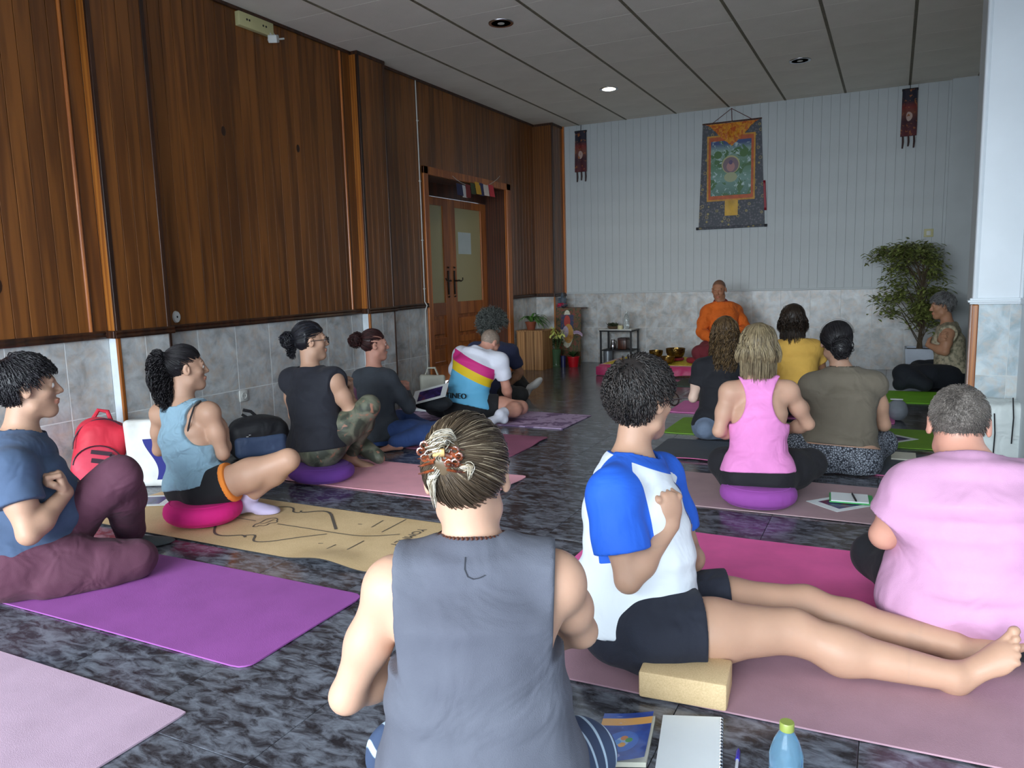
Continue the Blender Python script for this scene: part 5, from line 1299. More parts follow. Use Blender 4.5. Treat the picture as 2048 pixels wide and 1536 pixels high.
# 14: thick dark wavy hair
r, j, z, g = PPL[14]; hair(r, j['head'], z['head'], mat_hair('dark_wavy_hair', (16, 15, 17), (74, 66, 62)), 'short', seed=2, n=2300, thick=.018, length=.055, wave=.0034, curl=.0022, lw=(.0024, .0012), m=9, lift=.017, liftv=.008, hug=.5, h=.0055)
r, j, z, g = PPL[1]; hair(r, j['head'], z['head'], mat_hair('near_black_hair', (12, 12, 15), (56, 52, 58)), 'short', seed=3, n=1900, thick=.016, length=.050, wave=.0028, curl=.0020, lw=(.0023, .0012), m=8, lift=.014, liftv=.009, hug=.45, h=.006)
# 2: curly ponytail
r, j, z, g = PPL[2]; H = j['head']; s = z['head']; W_ = HW(H, s); tg = np.array([0, -.10, .075])
hair(r, H, s, dark, 'tied', seed=4, n=900, thick=.007, target=tg, length=.16, lw=(.002, .0012), m=12, h=.006)
parts = [bundle([W_(0, -.10, .075), W_(0, -.135, .080), W_(0, -.140, .02), W_(-.0, -.130, -.08), W_(.01, -.118, -.17), W_(.005, -.11, -.25)], [.014, .036, .050, .054, .044, .010], 420, .010, 6.0, m=44, seed=11, lw=(.0020, .0014))]
parts.append(bundle([W_(0, -.10, .07), W_(0, -.155, .06), W_(0, -.165, -.05), W_(.0, -.15, -.15)], [.01, .03, .034, .02], 160, .004, 3, m=24, seed=13, lw=(.003, .002)))
join_mesh('ponytail', parts, dark, r)
MB().tube([W_(.018*math.cos(a), -.102, .075+.018*math.sin(a)) for a in np.linspace(0, 6.283, 13)], .005, 6).build('hair_tie', M_black, r)
# 3, 4: buns
for n, mt, c, rr, seed in ((3, mat_hair('blue_black_hair', (10, 10, 14), (44, 44, 54)), (0, -.135, .015), .048, 21), (4, mat_hair('red_brown_hair', (26, 12, 14), (84, 44, 42)), (0, -.140, .045), .056, 22)):
    r, j, z, g = PPL[n]; H = j['head']; s = z['head']; W_ = HW(H, s); R3 = np.array([H['r'], H['f'], H['u']])
    hair(r, H, s, mt, 'tied', seed=seed, n=800, thick=.012 if n == 3 else .008, target=np.array(c)*np.array([1, .78, 1]), length=.16, lw=(.0026, .0014), m=11, h=.0065)
    parts = [ball(W_(*c), R3, (rr*.9*s, rr*.7*s, rr*s), .0065), bun(W_(*c), rr*s*.95, 170, seed, lw=.0026, loose=.6)]
    if n == 3: parts.append(bundle([W_(0, -.12, -.02), W_(0, -.125, -.07), W_(0, -.11, -.11)], [.03, .026, .008], 80, .006, 3, seed=23, lw=(.0024, .0012)))
    join_mesh('hair_bun', parts, mt, r)
# 11: low black bun under a thin band
r, j, z, g = PPL[11]; H = j['head']; s = z['head']; W_ = HW(H, s); R3 = np.array([H['r'], H['f'], H['u']])
hair(r, H, s, dark, 'tied', seed=31, n=900, thick=.016, target=(.012, -.095, -.03), length=.17, lw=(.0026, .0014), m=12, lift=.010, h=.0065)
join_mesh('hair_bun', [ball(W_(.012, -.122, -.035), R3, (.052, .036, .058), .0065), bun(W_(.012, -.122, -.035), .052, 180, 32, lw=.0026, loose=.5, flat=(1.05, .7, 1.2), R=R3)], dark, r)
MB().tube([W_(.093*math.cos(a), -.03-.06*abs(math.sin(a))*.6, .045+.085*math.sin(a)) for a in np.linspace(.1, math.pi-.1, 18)], .0045, 6).build('hair_band', plain('grey_band', (120, 118, 116), .4), r)
# 9: ash blond bob, 10: dark wavy bob, 8: long wavy brown
def drape(n, mt, seed, cnt, length, thick, wave, lw, back, bw, tint=None, m=16, name='hair', wf=3):
    r, j, z, g = PPL[n]; H = j['head']; s = z['head']; W_ = HW(H, s)
    hair(r, H, s, mt, 'down', seed=seed, n=cnt, thick=thick, length=length, lw=lw, m=m, lift=.014, liftv=.012, wave=wave, curl=wave*.8, h=.0065, name=name, line=lambda p: -.10+.10*p[1]+(p[1] > .02)*.9*(p[1]-.02))
    rs = np.random.RandomState(seed+50); parts = []
    for k, x in enumerate(np.linspace(-1, 1, 7)):
        w = bw*x; y0 = -.072-.030*math.sqrt(max(0, 1-x*x)); y0 = y0 if abs(x) < .8 else -.03
        C = [W_(w*.8, y0, .05), W_(w*1.05, y0-.018, -.01), W_(w*1.12, y0-.016, -.01-back*.5), W_(w*(1.1-.15*(n == 8)), y0-.006, -.01-back)]
        parts.append(bundle(C, [.014, .02, .02, .012 if n != 8 else .02], cnt//9, wave*1.6, wf, m=int(14+back*40), seed=seed+k, lw=(lw[0], lw[1]), tint=tint))
    join_mesh('hair_lengths', parts, mt, r)
blond = mat_hair('ash_blond_hair', (84, 70, 50), (190, 172, 134), .45)
drape(9, blond, 41, 1300, .17, .020, .0008, (.0022, .0014), .075, .092, wf=1.0)
drape(10, mat_hair('dark_wavy_bob', (24, 18, 14), (70, 54, 42)), 43, 800, .18, .022, .004, (.003, .0018), .095, .090)
drape(8, mat_hair('light_brown_wavy_hair', (52, 38, 26), (140, 112, 74)), 45, 1000, .24, .018, .005, (.003, .0018), .40, .085, wf=5)
# 12, 6: grey
r, j, z, g = PPL[12]; hair(r, j['head'], z['head'], mat_hair('dark_grey_hair', (66, 66, 68), (170, 170, 170)), 'short', seed=51, n=900, thick=.022, length=.05, wave=.002, lw=(.003, .0016), m=7, lift=.018, liftv=.008, hug=.5, h=.0075)
r, j, z, g = PPL[6]; mt = mat_hair('bushy_grey_hair', (62, 66, 64), (144, 148, 142)); hair(r, j['head'], z['head'], mt, 'curly', seed=52, n=1500, thick=.032, length=.075, wave=.008, curl=.008, lw=(.0032, .0018), m=11, lift=.03, liftv=.03, h=.008)
# 13: cropped, 5: stubble
r, j, z, g = PPL[13]; mt = NT('cropped_grey_hair'); vv = mt.co(); n1 = mt.noise(vv, 260.0, 2); n2 = mt.noise(vv, 14.0, 3)
mt.base(mt.ramp(mt.math('ADD', mt.math('MULTIPLY', n1, .6), mt.math('MULTIPLY', n2, .4)), [(.35, lin((52, 48, 46))), (.5, lin((96, 88, 82))), (.68, lin((150, 142, 134)))])); mt.set(Roughness=.7); mt.bump(n1, .6, .004); mt = mt.m
hair(r, j['head'], z['head'], mt, 'short', seed=61, n=3200, thick=.0035, length=.012, lw=(.0011, .0006), m=3, lift=.004, liftv=.003, h=.005, line=lambda p: -.055+.62*p[1]-abs(p[0])*.1)
r, j, z, g = PPL[5]; mt = NT('shaved_stubble'); n1 = mt.noise(mt.co(), 220.0, 2); mt.base(mt.ramp(n1, [(.35, lin((110, 96, 84))), (.65, lin((160, 140, 124)))])); mt.set(Roughness=.6); mt = mt.m
hair(r, j['head'], z['head'], mt, 'short', n=0, thick=.0022, h=.006, line=lambda p: -.045+.60*p[1]-abs(p[0])*.1)
# ============================================================ mats, cushions and everything lying about
def rubber(name, rgb, rough=.7, var=.04):
    t = NT(name); c = lin(rgb); v = t.co(); n1 = t.noise(v, 6, 4); n2 = t.noise(v, 420, 1)
    t.base(t.ramp(n1, [(.3, tuple(x*(1-var*2) for x in c[:3])+(1,)), (.7, tuple(min(1, x*(1+var*2)) for x in c[:3])+(1,))])); t.set(Roughness=rough); t.bump(n2, .35, .002); return t.m
def yoga_mat(label, x0, x1, y0, y1, m, under=None, r=.03, wave=.003, curl=(), seed=0, t=.005, rz=0.0):
    cx, cy = (x0+x1)/2, (y0+y1)/2; nx, ny = 60, 22; ph = seed*1.7
    def zf(x, y):
        z = .0006+wave*.5*(1+math.sin(x*5.1+ph)*math.sin(y*7.3+ph*2))
        for (px, py, hh, rad) in curl:
            d = math.hypot(x-px, y-py)/rad
            if d < 1: z += hh*(1-d)**2*(3-2*(1-d))
        return z
    P = []
    for i in range(nx+1):
        row = []
        for k in range(ny+1):
            u, v = i/nx, k/ny; x = x0+(x1-x0)*u; y = y0+(y1-y0)*v
            ex = min(x-x0, x1-x); ey = min(y-y0, y1-y)
            if ex < r and ey < r and r > 0:
                # pull the corner in on a circle
                ax, ay = r-ex, r-ey; d = max(ax, ay)/max(1e-6, math.hypot(ax, ay)); sx = 1 if x < cx else -1; sy = 1 if y < cy else -1
                x = (x0 if sx > 0 else x1)+sx*(r-ax*d); y = (y0 if sy > 0 else y1)+sy*(r-ay*d)
            row.append((x-cx, y-cy, zf(x, y)+t))
        P.append(row)
    e = empty('yoga_mat', (cx, cy, 0), label, 'yoga mat', None, rz)
    mb = MB(); mb.grid(P); V, Fc = mb.v, [f[::-1] for f in mb.f]
    n0 = len(Fc); V2, F2 = solidify(V, Fc, t)
    if V2[len(V)].z > V2[0].z: V2, F2 = solidify(V, Fc, -t)
    V2 = [Vector(v) for v in V2]
    Rz = Matrix.Rotation(rz, 3, 'Z'); V2 = [Rz @ v+Vector((cx, cy, 0)) for v in V2]
    mi = [0]*n0+[1]*n0+[1 if under else 0]*(len(F2)-2*n0)
    o = mesh_obj('mat_sheet', V2, F2, [m, under or m], e, True, mi, sharp=40); return e
M_black_rub = rubber('black_rubber', (28, 28, 32))
cork = NT('cork'); v = cork.co(); n1 = cork.noise(v, 4, 4); n2 = cork.noise(v, 240, 3); cork.base(cork.ramp(cork.math('ADD', cork.math('MULTIPLY', n1, .5), cork.math('MULTIPLY', n2, .5)), [(.35, lin((194, 164, 120))), (.65, lin((222, 194, 150)))])); cork.set(Roughness=.7); M_cork = cork.m
yoga_mat('plain purple yoga mat under the man in maroon trousers', -3.60, -1.755, 1.605, 2.21, rubber('purple_rubber', (152, 82, 158)), r=.05, seed=1)
yoga_mat('pale lavender-grey yoga mat in the corner nearest the camera', -3.55, -1.725, .74, 1.362, rubber('lavender_rubber', (192, 164, 184)), r=.012, seed=2)
mc = yoga_mat('cork yoga mat printed with a line drawing, black underneath', -3.78, -1.88, 2.40, 3.055, M_cork, M_black_rub, r=.01, seed=3, wave=.0012, curl=[(-2.13, 2.40, .022, .22), (-3.6, 2.4, .004, .4)])
yoga_mat('light pink yoga mat with curling right end', -3.70, -1.925, 3.42, 4.02, rubber('light_pink_rubber', (246, 176, 190)), r=.03, seed=4, curl=[(-2.0, 3.75, .014, .22)], wave=.006)
yoga_mat('dull rose yoga mat behind the light pink mat', -4.05, -2.25, 4.43, 5.10, rubber('rose_rubber', (150, 84, 112)), r=.05, seed=5, curl=[(-2.28, 4.95, .012, .2)])
pm = NT('purple_print_mat'); v = pm.co('Object', (1, 1, 1)); n1 = pm.noise(v, 5.5, 4, .6, 2.0); w_ = pm.n('ShaderNodeTexVoronoi', feature='SMOOTH_F1'); w_.inputs['Scale'].default_value = 5.0; pm.l(v, w_.inputs['Vector'])
pm.base(pm.ramp(pm.math('ADD', n1, pm.math('MULTIPLY', w_.outputs['Distance'], .35)), [(.60, lin((122, 96, 134))), (.66, lin((186, 162, 196)))])); pm.set(Roughness=.7); pm = pm.m
yoga_mat('purple yoga mat with a paler swirling print', -4.10, -2.28, 5.42, 6.06, pm, r=.004, seed=6)
yoga_mat('dusty mauve yoga mat under the bare legs', -.93, .92, 1.975, 2.60, rubber('mauve_rubber', (166, 130, 142)), r=.02, seed=7, wave=.005, rz=.03)
yoga_mat('hot pink yoga mat under the man in pale pink', -1.17, .60, 2.78, 3.385, rubber('hot_pink_rubber', (240, 104, 170)), r=.04, seed=8, rz=0)
yoga_mat('dusty pink-grey yoga mat under the purple cushion', -1.30, .50, 3.80, 4.46, rubber('dusty_pink_rubber', (176, 148, 152)), r=.02, seed=9)
yoga_mat('dark grey yoga mat with pink underside', -1.42, .34, 4.76, 5.36, rubber('slate_rubber', (78, 84, 92)), rubber('pink_underside', (196, 90, 140)), r=.04, seed=10, curl=[(-1.1, 4.76, .010, .3)])
yoga_mat('grass green yoga mat in front of the long-haired woman', -1.52, .36, 5.56, 6.22, rubber('green_rubber', (118, 166, 44)), r=.03, seed=11)
yoga_mat('bright orchid pink yoga mat farther up the right column', -1.72, .05, 6.43, 7.05, rubber('orchid_rubber', (224, 120, 186)), r=.02, seed=12)
yoga_mat('brownish mauve yoga mat close to the low platform', -1.80, -.85, 7.25, 7.85, rubber('brown_mauve_rubber', (132, 112, 118)), r=.02, seed=13)
yoga_mat('vivid lime green yoga mat before the folded-arms woman', -.75, .98, 7.50, 8.22, rubber('lime_rubber', (128, 204, 36)), r=.02, seed=14)
yoga_mat('dark green yoga mat right before the low platform', -2.10, -.60, 7.98, 8.56, rubber('dark_green_rubber', (52, 76, 60)), r=.02, seed=15)
# print on the cork mat
inkm = plain('grey_ink', (92, 84, 76), .7, 0)
def ink(pts, w=.006, z=.0082, name='printed_line', close=False):
    P = [fl(*p, z) for p in pts]; L = []
    for a, b in zip(P[:-1], P[1:]):
        n = max(2, int(np.linalg.norm(b-a)/.03)); L += [lerp(a, b, t) for t in np.linspace(0, 1, n, endpoint=False)]
    L.append(P[-1]); L = np.array(L)
    for _ in range(2): L[1:-1] = (L[:-2]+2*L[1:-1]+L[2:])/4
    T = np.gradient(L, axis=0); T[:, 2] = 0; T /= np.linalg.norm(T, axis=1, keepdims=True)+1e-9; N = np.stack([-T[:, 1], T[:, 0], T[:, 0]*0], 1)*w/2
    V = np.concatenate([L+N, L-N]); n = len(L); Fc = [(i, i+n, i+n+1, i+1) for i in range(n-1)]
    mesh_obj(name, V, Fc, inkm, mc, False)
K = 440/2048
def cp(l): return [(400+x*K, 990+y*K) for x, y in l]
ink(cp([(310, 205), (520, 240)])); ink(cp([(720, 268), (1000, 310), (1280, 355), (1480, 382), (1660, 380), (1860, 365)]), .008)
ink(cp([(370, 165), (560, 130), (750, 105), (850, 108), (885, 130), (850, 158), (910, 165), (945, 158), (940, 145)]), .011); ink(cp([(945, 160), (1010, 160), (1100, 146), (1190, 150), (1220, 175), (1265, 320)]), .014)
ink(cp([(155, 250), (125, 350), (160, 375), (240, 382), (370, 372), (410, 372), (420, 392)]), .012); ink(cp([(420, 375), (510, 366), (520, 380), (480, 425), (520, 438), (640, 435), (900, 395), (1180, 362)]), .010)
ink(cp([(490, 295), (510, 268), (560, 262), (590, 235), (640, 215), (700, 210), (735, 225), (700, 240), (735, 250), (690, 262), (640, 258), (630, 280), (580, 290), (540, 278), (545, 295), (490, 295)]), .006)
ink(cp([(560, 265), (620, 262), (650, 240), (690, 228)]), .005)
for a, b in (((1595, 300), (1705, 235)), ((1690, 345), (1920, 225)), ((1125, 525), (1265, 460)), ((1240, 575), (1525, 425)), ((1470, 270), (1510, 272)), ((1100, 450), (1145, 450))): ink(cp([a, b]), .006)
def text_obj(s, size, m, loc, rot, name, parent=None, extrude=.0003, align='CENTER', sx=1.0):
    c = bpy.data.curves.new(name, 'FONT'); c.body = s; c.size = size; c.extrude = extrude; c.align_x = align; c.align_y = 'CENTER'
    o = bpy.data.objects.new(name, c); COL.objects.link(o); dg = bpy.context.evaluated_depsgraph_get(); me = bpy.data.meshes.new_from_object(o.evaluated_get(dg)); bpy.data.objects.remove(o)
    me.materials.clear(); me.materials.append(m); n = bpy.data.objects.new(name, me); n.matrix_basis = Matrix.Translation(Vector([float(x) for x in loc])) @ rot.to_4x4() @ Matrix.Diagonal((sx, 1, 1, 1))
    return link(n, parent)
q = fl(816, 1074, .0085); text_obj('YOMMEY', .062, inkm, q, Matrix(((0, 1, 0), (-1, 0, 0), (0, 0, 1))), 'printed_lettering', mc)

# cushions
def cushion(label, c, rx, ry, h, m, z0=.006, rz=0.0, pleats=36, name='meditation_cushion', sag=.0):
    e = empty(name, (c[0], c[1], z0), label, 'cushion'); n = 96; mb = MB(); V = []; prof = []
    for a in np.linspace(-math.pi/2, math.pi/2, 15):
        ca, sa = math.cos(a), math.sin(a); rr = (abs(ca)**.55); zz = (math.copysign(abs(sa)**.75, sa)+1)/2; prof.append((rr, zz))
    ca_, sa_ = math.cos(rz), math.sin(rz)
    for r_, zz in prof:
        for k in range(n):
            an = 2*math.pi*k/n; q = 1+.008*math.sin(pleats*an)*(1-abs(2*zz-1)); x = rx*max(r_, .002)*q*math.cos(an); y = ry*max(r_, .002)*q*math.sin(an)
            V.append((c[0]+x*ca_-y*sa_, c[1]+x*sa_+y*ca_, z0+zz*h-sag*h*(1-r_)*(zz > .5)))
    N = len(prof); Fc = [(i*n+k, i*n+(k+1) % n, (i+1)*n+(k+1) % n, (i+1)*n+k) for i in range(N-1) for k in range(n)]
    mb.add(V, Fc); mb.build('cushion_cover', m, e, True, None)
    mb = MB()
    for zz in (.12, .88):
        rr = float(np.interp(zz, [p[1] for p in prof], [p[0] for p in prof])); pts = []
        for k in range(49):
            an = 2*math.pi*k/48; x = rx*rr*math.cos(an); y = ry*rr*math.sin(an); pts.append((c[0]+x*ca_-y*sa_, c[1]+x*sa_+y*ca_, z0+zz*h-(sag*h*(1-rr) if zz > .5 else 0)))
        mb.tube(pts, .0032, 5, caps=False)
    mb.build('piping', m, e); return e
c = fl(398, 1036, .03); cushion('round magenta meditation cushion on the cork mat', (c[0], c[1]+.03), .20, .18, .125, cloth('magenta_cotton', (208, 20, 120), fs=.2), sag=.15)
c = fl(632, 955, .03); cushion('purple meditation cushion behind the bare knee', (c[0], c[1]+.05), .21, .18, .11, cloth('violet_cotton', (108, 58, 148), fs=.2), sag=.15)
c = fl(1512, 1005, .03); cushion('orchid purple meditation cushion under the woman in candy pink', (c[0], c[1]+.06), .19, .17, .12, cloth('orchid_cotton', (150, 72, 160), fs=.2), sag=.15)
c = fl(10, 1178, .03); cushion('flat dark blue cushion under the man in maroon trousers', (c[0]-.06, c[1]+.05), .20, .16, .055, cloth('dark_blue_cotton', (36, 62, 96), fs=.2))
# grey foam block behind the man in pink, cork block in front
def block(name, label, cat, c, sx, sy, sz, rz, m, z0=.006):
    e = empty(name, (c[0], c[1], z0), label, cat, None, 0)
    R3 = Matrix.Rotation(rz, 3, 'Z'); MB().box((-sx/2, -sy/2, 0), (sx/2, sy/2, sz), bev=.008, R=R3, c=(c[0], c[1], z0)).build('foam_core', m, e, True, 30); return e
b = fl(1910, 1262); block('yoga_block', 'dark grey foam block behind the man in pale pink', 'yoga block', (b[0]+.17, b[1]+.035), .33, .11, .062, .03, rubber('grey_foam', (92, 92, 102)))
a = fl(1276, 1400); d = fl(1444, 1430); block('cork_yoga_block', 'light brown cork block beside the bare thigh', 'yoga block', ((a[0]+d[0])/2, (a[1]+d[1])/2+.075), .240, .15, .078, math.atan2(d[1]-a[1], d[0]-a[0]), M_cork, .009)

# book, notebook, pen, bottle in the foreground
def flat_frame(p0, p1, p2, z=0.0):
    """origin p0, x towards p1, y towards p2, both floor pixels"""
    o = fl(*p0, z); x = fl(*p1, z)-o; y = fl(*p2, z)-o; return o, x, y
M_page = plain('page_paper', (216, 214, 198), .7, .03); M_wpage = plain('white_paper', (232, 238, 240), .6, .01)
o = fl(1180, 1534, .0); px = nrm(fl(1302, 1536, .0)-o); py = np.array([-px[1], px[0], 0]); bw, bh = .135, .205
py = nrm(fl(1216, 1418, .0)-o); 
e = empty('paperback_book', o+px*bw/2+py*bh/2, 'paperback book with a curling blue and orange cover', 'book')
def quadbox(o, x, y, w, h, z0, z1):
    mb = MB(); V = [o+x*a*w+y*b*h+UP*z for z in (z0, z1) for a, b in ((0, 0), (1, 0), (1, 1), (0, 1))]
    return mb.add(V, [(0, 3, 2, 1), (4, 5, 6, 7), (0, 1, 5, 4), (1, 2, 6, 5), (2, 3, 7, 6), (3, 0, 4, 7)])
quadbox(o, px, py, bw, bh, .001, .014).build('pages', M_page, e, False)
cv = NT('book_cover'); uu = cv.attr('u'); vv_ = cv.attr('v')
def band(t, v, a, b): return t.math('MULTIPLY', t.math('GREATER_THAN', v, a), t.math('LESS_THAN', v, b))
def disc(t, u, v, cu, cv_, r, asp=1.0):
    x = t.math('MULTIPLY', t.math('SUBTRACT', u, cu), 1/asp); y = t.math('SUBTRACT', v, cv_)
    return t.math('LESS_THAN', t.math('SQRT', t.math('ADD', t.math('MULTIPLY', x, x), t.math('MULTIPLY', y, y))), r)
c1 = cv.ramp(cv.noise(cv.co(), 18, 3), [(.35, lin((26, 44, 120))), (.65, lin((44, 84, 176)))])
c1 = cv.mix(band(cv, vv_, .74, .89), c1, lin((232, 170, 88)))
c1 = cv.mix(cv.math('MULTIPLY', disc(cv, uu, vv_, .50, .40, .22, 1.4), cv.math('LESS_THAN', vv_, .7)), c1, lin((52, 104, 196)))
c1 = cv.mix(disc(cv, uu, vv_, .50, .40, .10, 1.3), c1, lin((150, 184, 216)))
for (a, b, col) in ((.52, .47, (214, 128, 50)), (.50, .33, (226, 160, 60)), (.62, .42, (60, 150, 60)), (.40, .39, (90, 150, 220))): c1 = cv.mix(disc(cv, uu, vv_, a, b, .048, 1.5), c1, lin(col))
c1 = cv.mix(disc(cv, uu, vv_, .47, .10, .035, 1.4), c1, lin((150, 150, 200)))
cv.base(c1); cv.set(Roughness=.3, Coat_Weight=.3)
P = []; U = []; Vv = []
for i in range(17):
    row = []
    for k in range(21):
        a, b_ = i/16, k/20; zz = .0150+.022*max(0, a-.35)**1.5*(1-.3*b_)+.010*max(0, b_-.6)+.012*max(0, .25-b_)*a
        row.append(o+px*bw*a*(1-.03*a)+py*bh*b_+UP*zz+py*(.0)); U.append(a); Vv.append(b_)
    P.append(row)
mb = MB(); mb.grid(P); V2, F2 = solidify(mb.v, mb.f, .0006)
mesh_obj('cover', V2, F2, cv.m, e, True, attrs={'u': U+U, 'v': Vv+Vv}, sharp=40)
M_ink2 = plain('pale_ink', (206, 216, 232), .5, 0)
rot = Matrix([list(px), list(py), [0, 0, 1]]).transposed()
for txt, sz, b_ in (('FRANC MENDEZ RAVINA', .0095, .945), ('LA MENTE SERENA', .010, .82), ('MEDITAR EN CALMA', .0080, .675)):
    pass
def scribble(parent, o, x, y, w, h, lines, z, m, name='printed_words'):
    """rows of short word-length strokes, for lettering too small to read"""
    rs = np.random.RandomState(4); mb = MB()
    for (b_, a0, a1, th) in lines:
        a = a0
        while a < a1:
            l = .04+rs.rand()*.10; a2 = min(a1, a+l); V = [o+x*w*q+y*h*(b_+dy)+UP*z(q, b_) for q, dy in ((a, 0), (a2, 0), (a2, th), (a, th))]; mb.add(V, [(0, 1, 2, 3)]); a = a2+.02
    ob = mb.build(name, m, parent, False, None); ob['kind'] = 'stuff'
zc = lambda a, b_: .0156+.022*max(0, a-.35)**1.5*(1-.3*b_)+.010*max(0, b_-.6)+.012*max(0, .25-b_)*a
scribble(e, o, px, py, bw, bh, [(.965, .12, .36, .014), (.925, .25, .92, .018), (.83, .2, .85, .012), (.79, .25, .8, .012), (.69, .12, .8, .022)], zc, M_ink2)
o2 = fl(1312, 1534); px2 = nrm(fl(1452, 1540)-o2); py2 = nrm(fl(1326, 1438)-o2)
e = empty('spiral_notebook', o2+px2*.08, 'open white spiral notebook beside the blue paperback', 'notebook')
o2 = o2-py2*.10; w2 = .152; h2 = .10+np.linalg.norm(fl(1326, 1438)-fl(1312, 1534))
quadbox(o2, px2, py2, w2, h2, .001, .012).build('pages', M_wpage, e, False)
mb = MB()
for k in range(22):
    cc = o2+px2*(w2+.001)+py2*(h2*(k+.5)/22)+UP*.007; mb.tube([cc+px2*.005*math.cos(a)+UP*.007*math.sin(a) for a in np.linspace(0, 6.28, 9)], .0011, 4)
mb.build('wire_spiral', M_chrome, e)['kind'] = 'stuff'
e = empty('ballpoint_pen', fl(1474, 1516), 'blue ballpoint pen lying by the water bottle', 'pen')
a, b = fl(1477, 1500, .008), fl(1470, 1560, .006); mb = MB(); m_ = lerp(a, b, .35)
mb.tube([a, lerp(a, b, .05), m_], [.0032, .0052, .0052], 10).build('pen_cap', plain('blue_plastic', (40, 40, 170), .3), e); MB().tube([m_, lerp(a, b, .9), b], [.0038, .0038, .0008], 10).build('pen_barrel', plain('clear_plastic', (190, 196, 205), .2), e)
MB().tube([lerp(a, b, .03)+UP*.006, lerp(a, b, .3)+UP*.0065], .0012, 6).build('pen_clip', plain('blue_plastic', (40, 40, 170), .3), e)
# water bottle
bc = fl(1569, 1650); k_ = np.linalg.norm(bc-CP)
# height so that the cap reaches y=1443
hb = ony(1568, 1442, bc[1])[2]; R_b = .0345
e = empty('water_bottle', bc, 'small clear blue plastic water bottle with an olive cap', 'bottle')
gl = NT('blue_clear_plastic'); gl.set(Base_Color=lin((168, 214, 240)), Roughness=.06, Transmission_Weight=.85, IOR=1.2, Specular_IOR_Level=.7); gl = gl.m
pr = [(.0005, .0), (.024, .0), (.033, .006), (R_b, .02)]
for k in range(7): z = .03+k*.014; pr += [(R_b, z), (R_b-.003, z+.005), (R_b, z+.010)]
z = hb-.062; pr += [(R_b, z-.012), (R_b-.003, z), (.026, z+.018), (.018, z+.034), (.0135, z+.042), (.0135, z+.046)]
prs = sorted(pr, key=lambda q: q[1]); MB().lathe(prs, bc, 28).build('bottle_body', gl, e, True, 60)
lb = NT('bottle_label'); lb.set(Base_Color=lin((196, 214, 236)), Roughness=.4, Alpha=1.0); 
MB().lathe([(.0138, hb-.019), (.0150, hb-.018), (.0152, hb-.002), (.0140, hb), (.0005, hb)], bc, 28).build('bottle_cap', plain('olive_plastic', (134, 146, 70), .4), e, True, 40)
MB().lathe([(R_b-.0022, .0), (R_b-.0018, .002)][::1], bc+UP*.01, 24).build('water', gl, e) if False else None

# printed sheets and notebooks by the sitters
def sheet(label, c, w, h, rz, tilt=None, z=.008, name='printed_sheet', pic=True, cat='print', m2=None):
    e = empty(name, c, label, cat); R3 = (tilt if tilt is not None else Matrix.Identity(3)) @ Matrix.Rotation(rz, 3, 'Z'); cc = Vector((float(c[0]), float(c[1]), float(c[2])+z))
    MB().box((-w/2, -h/2, 0), (w/2, h/2, .0012), R=R3, c=cc).build('paper', M_wpage, e, False, None)
    if pic: MB().box((-w*.34, -h*.34, .0012), (w*.34, h*.34, .0018), R=R3, c=cc).build('picture', m2 or M_pic, e, False, None)
    return e
pi = NT('violet_sky_picture'); pi.base(pi.ramp(pi.noise(pi.co(), 9, 3, .6, 1.0), [(.35, lin((24, 24, 70))), (.5, lin((60, 50, 120))), (.6, lin((120, 50, 70))), (.75, lin((36, 40, 96)))])); pi.set(Roughness=.35); M_pic = pi.m
sheet('white sheet with a dark picture behind the magenta cushion', fl(292, 1006), .30, .21, .5, z=.012)
v_ = fl(1688, 1008); sheet('white sheet with a dark picture under the green notebook', v_, .30, .21, math.radians(48), z=.007)
e = empty('green_notebook', fl(1700, 994), 'green notebook open at a white page on the printed sheet', 'notebook')
o3 = fl(1662, 1004, .012); x3 = nrm(fl(1738, 1010, .012)-o3); y3 = np.array([-x3[1], x3[0], 0]); w3 = np.linalg.norm(fl(1738, 1010, .012)-o3); h3 = .155
quadbox(o3-x3*.008-y3*.004, x3, y3, w3+.03, h3+.008, .0, .006).build('notebook_cover', plain('green_card', (70, 170, 96), .5), e, False); quadbox(o3, x3, y3, w3, h3, .0062, .011).build('pages', M_wpage, e, False)
e = empty('black_pen', fl(1710, 996), 'black pen lying on the green notebook', 'pen'); a, b = fl(1704, 987, .027), fl(1713, 1003, .027); MB().tube([a, lerp(a, b, .1), lerp(a, b, .9), b], [.003, .005, .005, .0012], 8).build('pen_barrel', M_black, e); MB().tube([a+UP*.006, lerp(a, b, .35)+UP*.006], .0016, 6).build('pen_clip', M_chrome, e)
sheet('white sheet with a dark picture on the grass green mat', fl(1786, 880), .27, .19, math.radians(50), z=.007)
e = empty('writing_pad', fl(1800, 914), 'small cream writing pad near the olive top woman', 'notebook'); oo = fl(1782, 920, .002); quadbox(oo, np.array([1, 0, 0]), np.array([0, 1, 0]), .14, .20, .0, .012).build('pages', M_page, e, False); quadbox(oo, np.array([1, 0, 0]), np.array([0, 1, 0]), .142, .202, -.002, .0).build('backing_card', plain('green_card', (70, 170, 96), .5), e, False)
